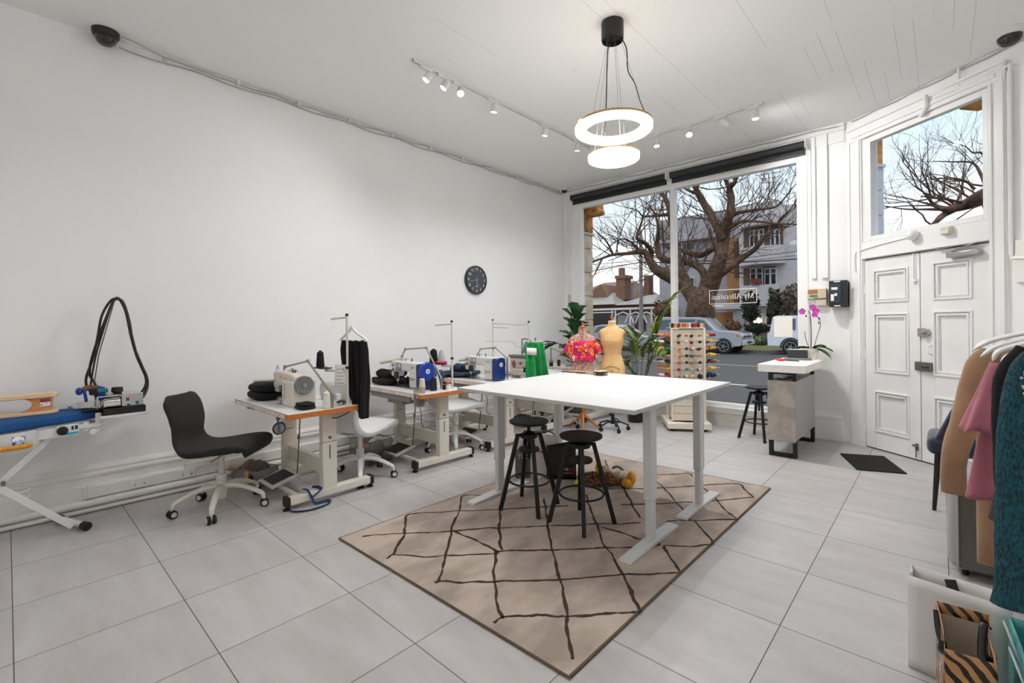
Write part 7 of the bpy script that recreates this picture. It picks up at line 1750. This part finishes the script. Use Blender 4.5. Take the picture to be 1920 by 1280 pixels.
# ---- pole and wires
t = thing('power_pole', 'grey timber power pole between the house and tree', 'power pole', (at(1203, 600, 33).x, 33, GZ))
p = at(1203, 640, 33); z1 = at(1203, 432, 33).z; z2 = at(1203, 422, 33).z
b = WB(t); b.cyl((p.x, 33, GZ), (p.x, 33, z1), .16, .12, n=12); b.cyl((p.x, 33, z1), (p.x, 33, z2), .05, .02, n=8); b.build('pole', mat('pole_grey', (140, 134, 132), .9), t)
t = thing('overhead_wire', 'dark overhead wires crossing the window view', 'wires', (at(1203, 492, 33).x, 33, 5))
b = WB(t)
for ya, yb, yc, r in ((510, 491, 485, .035), (497, 487, 470, .018), (505, 492, 478, .016)):
    P = [at(1040, ya+5, 33), at(1100, ya, 33), at(1203, yb, 33), at(1350, yb+3, 32), at(1500, yc, 31), at(1600, yc-12, 30)]
    b.tube(P, r, 5)
b.build('wire', mat('wire_dark', (56, 54, 56), .7), t)

# ---- shop facade stonework seen through the glass
FST = mat('facade_stone', (206, 192, 172), .85, rgb2=(186, 168, 146), scale=6, bump=.3, bscale=40)
FBL = mat('facade_blue_white', (196, 202, 214), .8, var=.05)
GOLD = mat('orange_and_lit_stone', (200, 146, 82), .85, rgb2=(160, 106, 54), scale=9, bump=.5, bscale=30)  # orange stone; on the left window bracket the colour stands for orange light
b = B(); z = GZ
while z < 3.0:
    b.box(-4.95, -4.60, 6.82, 7.16, z, min(z+.40, 3.06)); b.box(-4.95, -4.615, 6.83, 7.145, z+.40, z+.42); z += .42
b.box(-4.95, -4.575, 6.82, 7.19, 2.96, 3.0)
struct(b.build('trim_5', FST, smooth=0, bevel=.006))
t = thing('facade_bracket', 'stone bracket coloured as orange-lit, top left outside window', 'bracket', (-4.6, 7.0, 3.0))
b = WB(t); b.box(-4.95, -4.585, 6.82, 7.17, 3.0, 3.6); b.box(-4.60, -4.33, 6.86, 7.12, 3.27, 3.6); b.cyl((-4.345, 6.87, 3.32), (-4.345, 7.11, 3.32), .05); b.build('capital', GOLD, t, bevel=.03)
b = WB(t)
for i in range(9): b.ell((-4.585, rnd.uniform(6.86, 7.12), rnd.uniform(3.02, 3.3)), (.02, .04, .05), 8, 6)
b.build('carving', GOLD, t)
def pd(x, y, o):
    r = ray(x, y); Minv = DM.inverted(); o0 = Minv @ V((0, 0, 1.4)); d = (Minv.to_3x3() @ r); k = (o-o0.y)/d.y; return o0+d*k
b = B(); b.T = DM; pL, pR = pd(1628, 350, .55), pd(1657, 350, .8); zc = pd(1645, 302, .55).z; z = GZ
step = (pd(1645, 348, .55).z-pd(1645, 397, .55).z)
z = pd(1645, 397, .55).z-8*step
while z < zc-.02:
    b.box(pL.x-.2, pR.x, .5, .8, z, min(z+step-.02, zc)); b.box(pL.x-.2, pR.x-.012, .512, .8, z+step-.02, min(z+step, zc)); z += step
b.box(pL.x-.2, pR.x+.03, .47, .8, zc-.02, zc+.015)
struct(b.build('trim_6', FBL, smooth=0, bevel=.005))
t = thing('facade_capital', 'carved stone capital at the top left outside the transom', 'capital', (0, 0, 0))
b = B(); b.T = DM; zt_ = zc+.6
b.box(pL.x-.2, pR.x-.01, .5, .8, zc+.015, zt_)
b.build('capital_block', GOLD, t, smooth=0)
b = B(); b.T = DM
for i in range(14):
    zz = zc+.03+.02*i; b.ell((lerp(pR.x-.06, pR.x+.05+.004*i, (i % 5)/4), .49-.01*(i % 3), zz), (.035, .03, .035), 8, 6)
b.tube(catmull([(pR.x, .5, zc+.18), (pR.x+.07, .5, zc+.2), (pR.x+.09, .5, zc+.155), (pR.x+.05, .5, zc+.14)], 4), .022, 8)
b.tube([(pR.x-.02, .5, zc+.25), (pR.x+.06, .5, zc+.32), (pR.x+.16, .5, zc+.40)], [.03, .04, .05], 8)
b.build('carving', mat('carved_stone', (196, 160, 124), .85, rgb2=(150, 106, 76), scale=14), t)
t = thing('eave_bracket', 'orange stone eave bracket at the top right outside transom', 'bracket', (0, 0, 0))
q0, q1 = pd(1811, 212, .6), pd(1850, 178, .6)
b = B(); b.T = DM; b.box(q0.x, q1.x+.2, .5, .75, q0.z+.02, q1.z+.3); b.build('bracket_block', GOLD, t, bevel=.02)
b = B(); b.T = DM; q2 = pd(1803, 197, .6); b.ell((q2.x, .6, q2.z+.04), (.05, .08, .05)); b.build('scroll', mat('carved_stone'), t)
# ---------------------------------------------------------------- lamps and sky
EM = lambda n, c, s: mat(n, c, .5, emit=s, ecol=c, var=.0)
LED = EM('led_diffuser', (255, 254, 253), 40.)
GOLDT = mat('gold_trim', (206, 168, 112), .3, .6)
PCX, PCY = -1.812, 3.122
t = thing('pendant_lamp', 'black ceiling pendant with lit ring above lit disc', 'pendant lamp', (PCX, PCY, HC))
b = B(); b.lathe([(.083, 0), (.083, -.125), (.079, -.138), (.076, -.138), (.074, -.10), (0, -.10)], n=36); b.build('canopy', BLKP, t)
def ring_prof(R, w, h): return [(R-w, -h/2), (R, -h/2), (R, h/2), (R-w, h/2), (R-w, -h/2)]
zr, zd = 2.868-HC, 2.645-HC
b = B(); b.lathe([(.210, -.018), (.214, -.022), (.28, -.022), (.286, -.016), (.286, .016), (.28, .02), (.214, .02), (.210, .016), (.210, -.018)], (0, 0, zr), 64); b.build('light_ring', LED, t)
b = B(); b.lathe([(.276, .0205), (.276, .027), (.289, .027), (.289, .010), (.2865, .010), (.2865, .0205), (.276, .0205)], (0, 0, zr), 64); b.lathe([(.206, .0205), (.206, .027), (.22, .027), (.22, .0205), (.206, .0205)], (0, 0, zr), 64); b.build('ring_trim', GOLDT, t)
b = B(); b.lathe([(0, -.022), (.17, -.022), (.188, -.014), (.19, .0), (.188, .014), (0, .014)], (0, 0, zd), 56); b.build('light_disc', LED, t)
b = B(); b.lathe([(0, .015), (.192, .015), (.192, .026), (0, .026)], (0, 0, zd), 56); b.build('disc_trim', GOLDT, t)
b = B(); WIR = mat('suspension_wire', (150, 150, 150), .4, .8)
for k in range(3):
    a = k*2*PI/3+.4; b.tube([(.05*math.cos(a), .05*math.sin(a), -.1), (.24*math.cos(a), .24*math.sin(a), zr+.03)], .0014, 4)
    b.tube([(.03*math.cos(a+1), .03*math.sin(a+1), -.1), (.15*math.cos(a+1), .15*math.sin(a+1), zd+.026)], .0014, 4)
b.build('suspension_wire', WIR, t)
rt = V((Rv.x, Rv.y, 0))
b = B(); b.tube(catmull([(-.005*rt.x, -.005*rt.y, -.1), V((0, 0, -.2))-rt*.035, V((0, 0, -.36))-rt*.045, V((0, 0, -.55))-rt*.05, V((0, 0, zr+.03))-rt*.06, V((0, 0, zr-.1))-rt*.07, V((0, 0, zd+.03))-rt*.06], 6), .0045, 6)
b.tube(catmull([V((0, 0, -.1))+rt*.06, V((0, 0, -.2))+rt*.105, V((0, 0, -.36))+rt*.115, V((0, 0, -.46))+rt*.165, V((0, 0, -.58))+rt*.20, V((0, 0, -.68))+rt*.235, V((0, 0, zr+.03))+rt*.24], 6), .0045, 6)
b.build('power_flex', mat('flex_black', (20, 20, 20), .5), t)
TOPG = EM('added_ring_uplight', (255, 253, 251), 8.)  # glow added on top of the ring to brighten the ceiling
b = B(); b.lathe([(.219, .0205), (.219, .024), (.277, .024), (.277, .0205), (.219, .0205)], (0, 0, zr), 64); b.build('added_ring_glow', TOPG, t)
rear = copy_tree(t); rear.location = (PCX, -.9, HC); rear['label'] = 'added unseen ring pendant filling the rear half of the shop with light'  # unseen second pendant, added as fill light behind the viewpoint
DIM = EM('added_rear_fill_diffuser', (255, 253, 251), 14.)
for k in rear.children:
    if k.data.materials[0] is LED: k.data = k.data.copy(); k.data.materials[0] = DIM
def point(name, loc, power, rad, col=(1, .97, .92)):
    l = bpy.data.lights.new(name, 'POINT'); l.energy = power; l.shadow_soft_size = rad; l.color = col
    o = bpy.data.objects.new(name, l); COL.objects.link(o); o.location = loc; return o
# ceiling tracks and their heads
TRK = mat('track_white', (222, 222, 220), .4)
BULB = EM('bulb', (255, 250, 240), 40.)
def spot(loc, d, power, ang=125, blend=1., rad=.03, col=(1, .99, .98)):
    l = bpy.data.lights.new('track_spot', 'SPOT'); l.energy = power; l.spot_size = math.radians(ang); l.spot_blend = blend; l.shadow_soft_size = rad; l.color = col
    o = bpy.data.objects.new('track_spot', l); COL.objects.link(o)
    o.location = loc; o.rotation_euler = V(d).to_track_quat('-Z', 'Y').to_euler(); return o
def track(label, p0, p1):
    t = thing('ceiling_track', label, 'light track', p0, 0, 'ceiling light tracks'); p0, p1 = V(p0), V(p1); d = (p1-p0).normalized(); s = V((-d.y, d.x, 0))
    b = WB(t)
    b.bar(p0+V((0, 0, -.005)), p1+V((0, 0, -.005)), .036, .008, s)
    for k in (-1, 1): b.bar(p0+s*(k*.014)+V((0, 0, -.018)), p1+s*(k*.014)+V((0, 0, -.018)), .008, .02, s)
    b.build('rail', TRK, t, smooth=0)
    b = WB(t); b.bar(p0+V((0, 0, -.012)), p1+V((0, 0, -.012)), .018, .006, s); b.build('slot', mat('track_slot', (70, 70, 70), .6), t, smooth=0)
    return d, s
def head(label, p, d, s, aim, power, lit=True, big=False):
    t = thing('track_spotlight', label, 'spotlight', p, 0, 'track spotlights'); p = V(p)
    R3 = Matrix((d, s, V((0, 0, 1)))).transposed()
    b = WB(t); b.cbox(p+V((0, 0, -.036))-d*.03, (.13, .028, .022), R3); b.build('adapter', TRK, t, bevel=.003)
    j = p+V((0, 0, -.085)); a = V(aim).normalized()
    b = WB(t); b.cyl(p+V((0, 0, -.045)), j+V((0, 0, .01)), .006, n=8); b.build('stem', TRK, t)
    r = .034 if not big else .036; L_ = .05 if not big else .075
    b = WB(t); c0 = j-a*.03; c1 = j+a*L_; R = frame(a); 
    prof = [(0, 0), (r*.75, .0), (r, .012), (r, (c1-c0).length), (r*.88, (c1-c0).length), (r*.86, (c1-c0).length-.02), (0, (c1-c0).length-.02)]
    b.lathe(prof, c0, 20, a); b.build('head', TRK, t)
    b = WB(t); c2 = c0+a*((c1-c0).length-.017); b.lathe([(0, 0), (r*.84, 0), (r*.84, .003), (0, .008)], c2, 20, a); b.build('bulb', BULB if lit else mat('lens_off', (210, 210, 206), .2), t)
    if lit: spot(c1+a*.012, a, power)
    return t
TXL = -3.295
d, s = track('long white ceiling track along the left side', (TXL, 2.36, HC), (TXL, 5.45, HC))
HL = [(2.53, (-.30, -.45, -.75), 'first spotlight from the left on the long track, tilted left', True), (2.725, (-.30, -.45, -.75), 'second spotlight from the left on the long track, tilted left', True), (2.90, (.42, -.42, -.8), 'third spotlight on the long track, glaring towards the viewer', True),
      (3.35, (-.22, .0, -1), 'fourth spotlight on the long track, pointing down', True), (4.17, (-.22, 0, -1), 'fifth spotlight on the long track, pointing down', True), (4.81, (-.2, .1, -1), 'sixth spotlight on the long track, near the lit disc', True), (5.17, (-.1, .1, -1), 'last spotlight on the long track, half behind the lit disc', True)]
SP = 22
for y, aim, lab, big in HL: head(lab, (TXL, y, HC), d, s, aim, SP, True)
d, s = track('short white ceiling track parallel to the shop window', (-2.62, 5.31, HC), (-1.33, 5.31, HC))
for x, aim, lab, lit in ((-2.50, (.1, -.1, -1), 'short-track spotlight nearest the pendant, pointing down', True), (-2.11, (.3, -.52, -.8), 'short-track spotlight glaring towards the viewer', True), (-1.73, (.62, .5, -.62), 'short-track spotlight tilted towards the entrance doors', True), (-1.41, (.05, .0, -1), 'short-track spotlight at the right end, hanging straight', True)):
    head(lab, (x, 5.31, HC), d, s, aim, SP*3.2, lit, True)
# rear tracks and spotlights, added unseen behind the viewpoint as fill light
d, s = track('added white ceiling track for fill light over the rear shop', (-3.295, -2.2, HC), (-3.295, 1.2, HC))
for i, y in enumerate((-1.9, -.9, .1, 1.0)): head(('added rear fill spotlight nearest the back wall', 'added rear fill spotlight second from the back wall', 'added rear fill spotlight third from the back wall', 'added rear fill spotlight nearest the front track')[i], (-3.295, y, HC), d, s, (.1, 0, -1), SP*.4, True)
d, s = track('added white ceiling track for fill light, garment rack side', (-.3, -2.2, HC), (-.3, .6, HC))
for i, y in enumerate((-1.9, -.9, .2)): head(('added right rear fill spotlight nearest the back wall', 'added right rear fill spotlight in the middle', 'added right rear fill spotlight nearest the rack')[i], (-.3, y, HC), d, s, (.6, .3, -.6), SP, True)

# sky: pale dusk gradient
w = bpy.data.worlds.new('sky'); SC.world = w; w.use_nodes = True
N = w.node_tree.nodes; L = w.node_tree.links; bg = N['Background']
tc = N.new('ShaderNodeTexCoord'); sp = N.new('ShaderNodeSeparateXYZ'); L.new(tc.outputs['Generated'], sp.inputs[0])
cr = N.new('ShaderNodeValToRGB'); e = cr.color_ramp.elements
e[0].position = .0; e[0].color = (*lin((150, 146, 146)), 1)
e[1].position = .02; e[1].color = (*lin((252, 244, 236)), 1)
for p, c in ((.12, (240, 243, 246)), (.26, (220, 236, 250)), (.42, (190, 222, 248)), (.6, (215, 225, 238)), (.8, (236, 232, 228))):
    q = e.new(p); q.color = (*lin(c), 1)
L.new(sp.outputs[2], cr.inputs[0]); L.new(cr.outputs[0], bg.inputs[0])
mr = N.new('ShaderNodeMapRange'); mr.interpolation_type = 'SMOOTHSTEP'; mr.inputs['From Min'].default_value = .42; mr.inputs['From Max'].default_value = .75; mr.inputs['To Min'].default_value = 1.22; mr.inputs['To Max'].default_value = 2.6
L.new(sp.outputs[2], mr.inputs['Value']); L.new(mr.outputs['Result'], bg.inputs[1])

SC.view_settings.view_transform = 'Standard'; SC.view_settings.look = 'None'; SC.view_settings.gamma = 1
SC.view_settings.exposure = .14
SC.cycles.max_bounces = 16; SC.cycles.diffuse_bounces = 14; SC.cycles.transparent_max_bounces = 16; SC.cycles.sample_clamp_indirect = 6
SC.cycles.caustics_reflective = False; SC.cycles.caustics_refractive = False
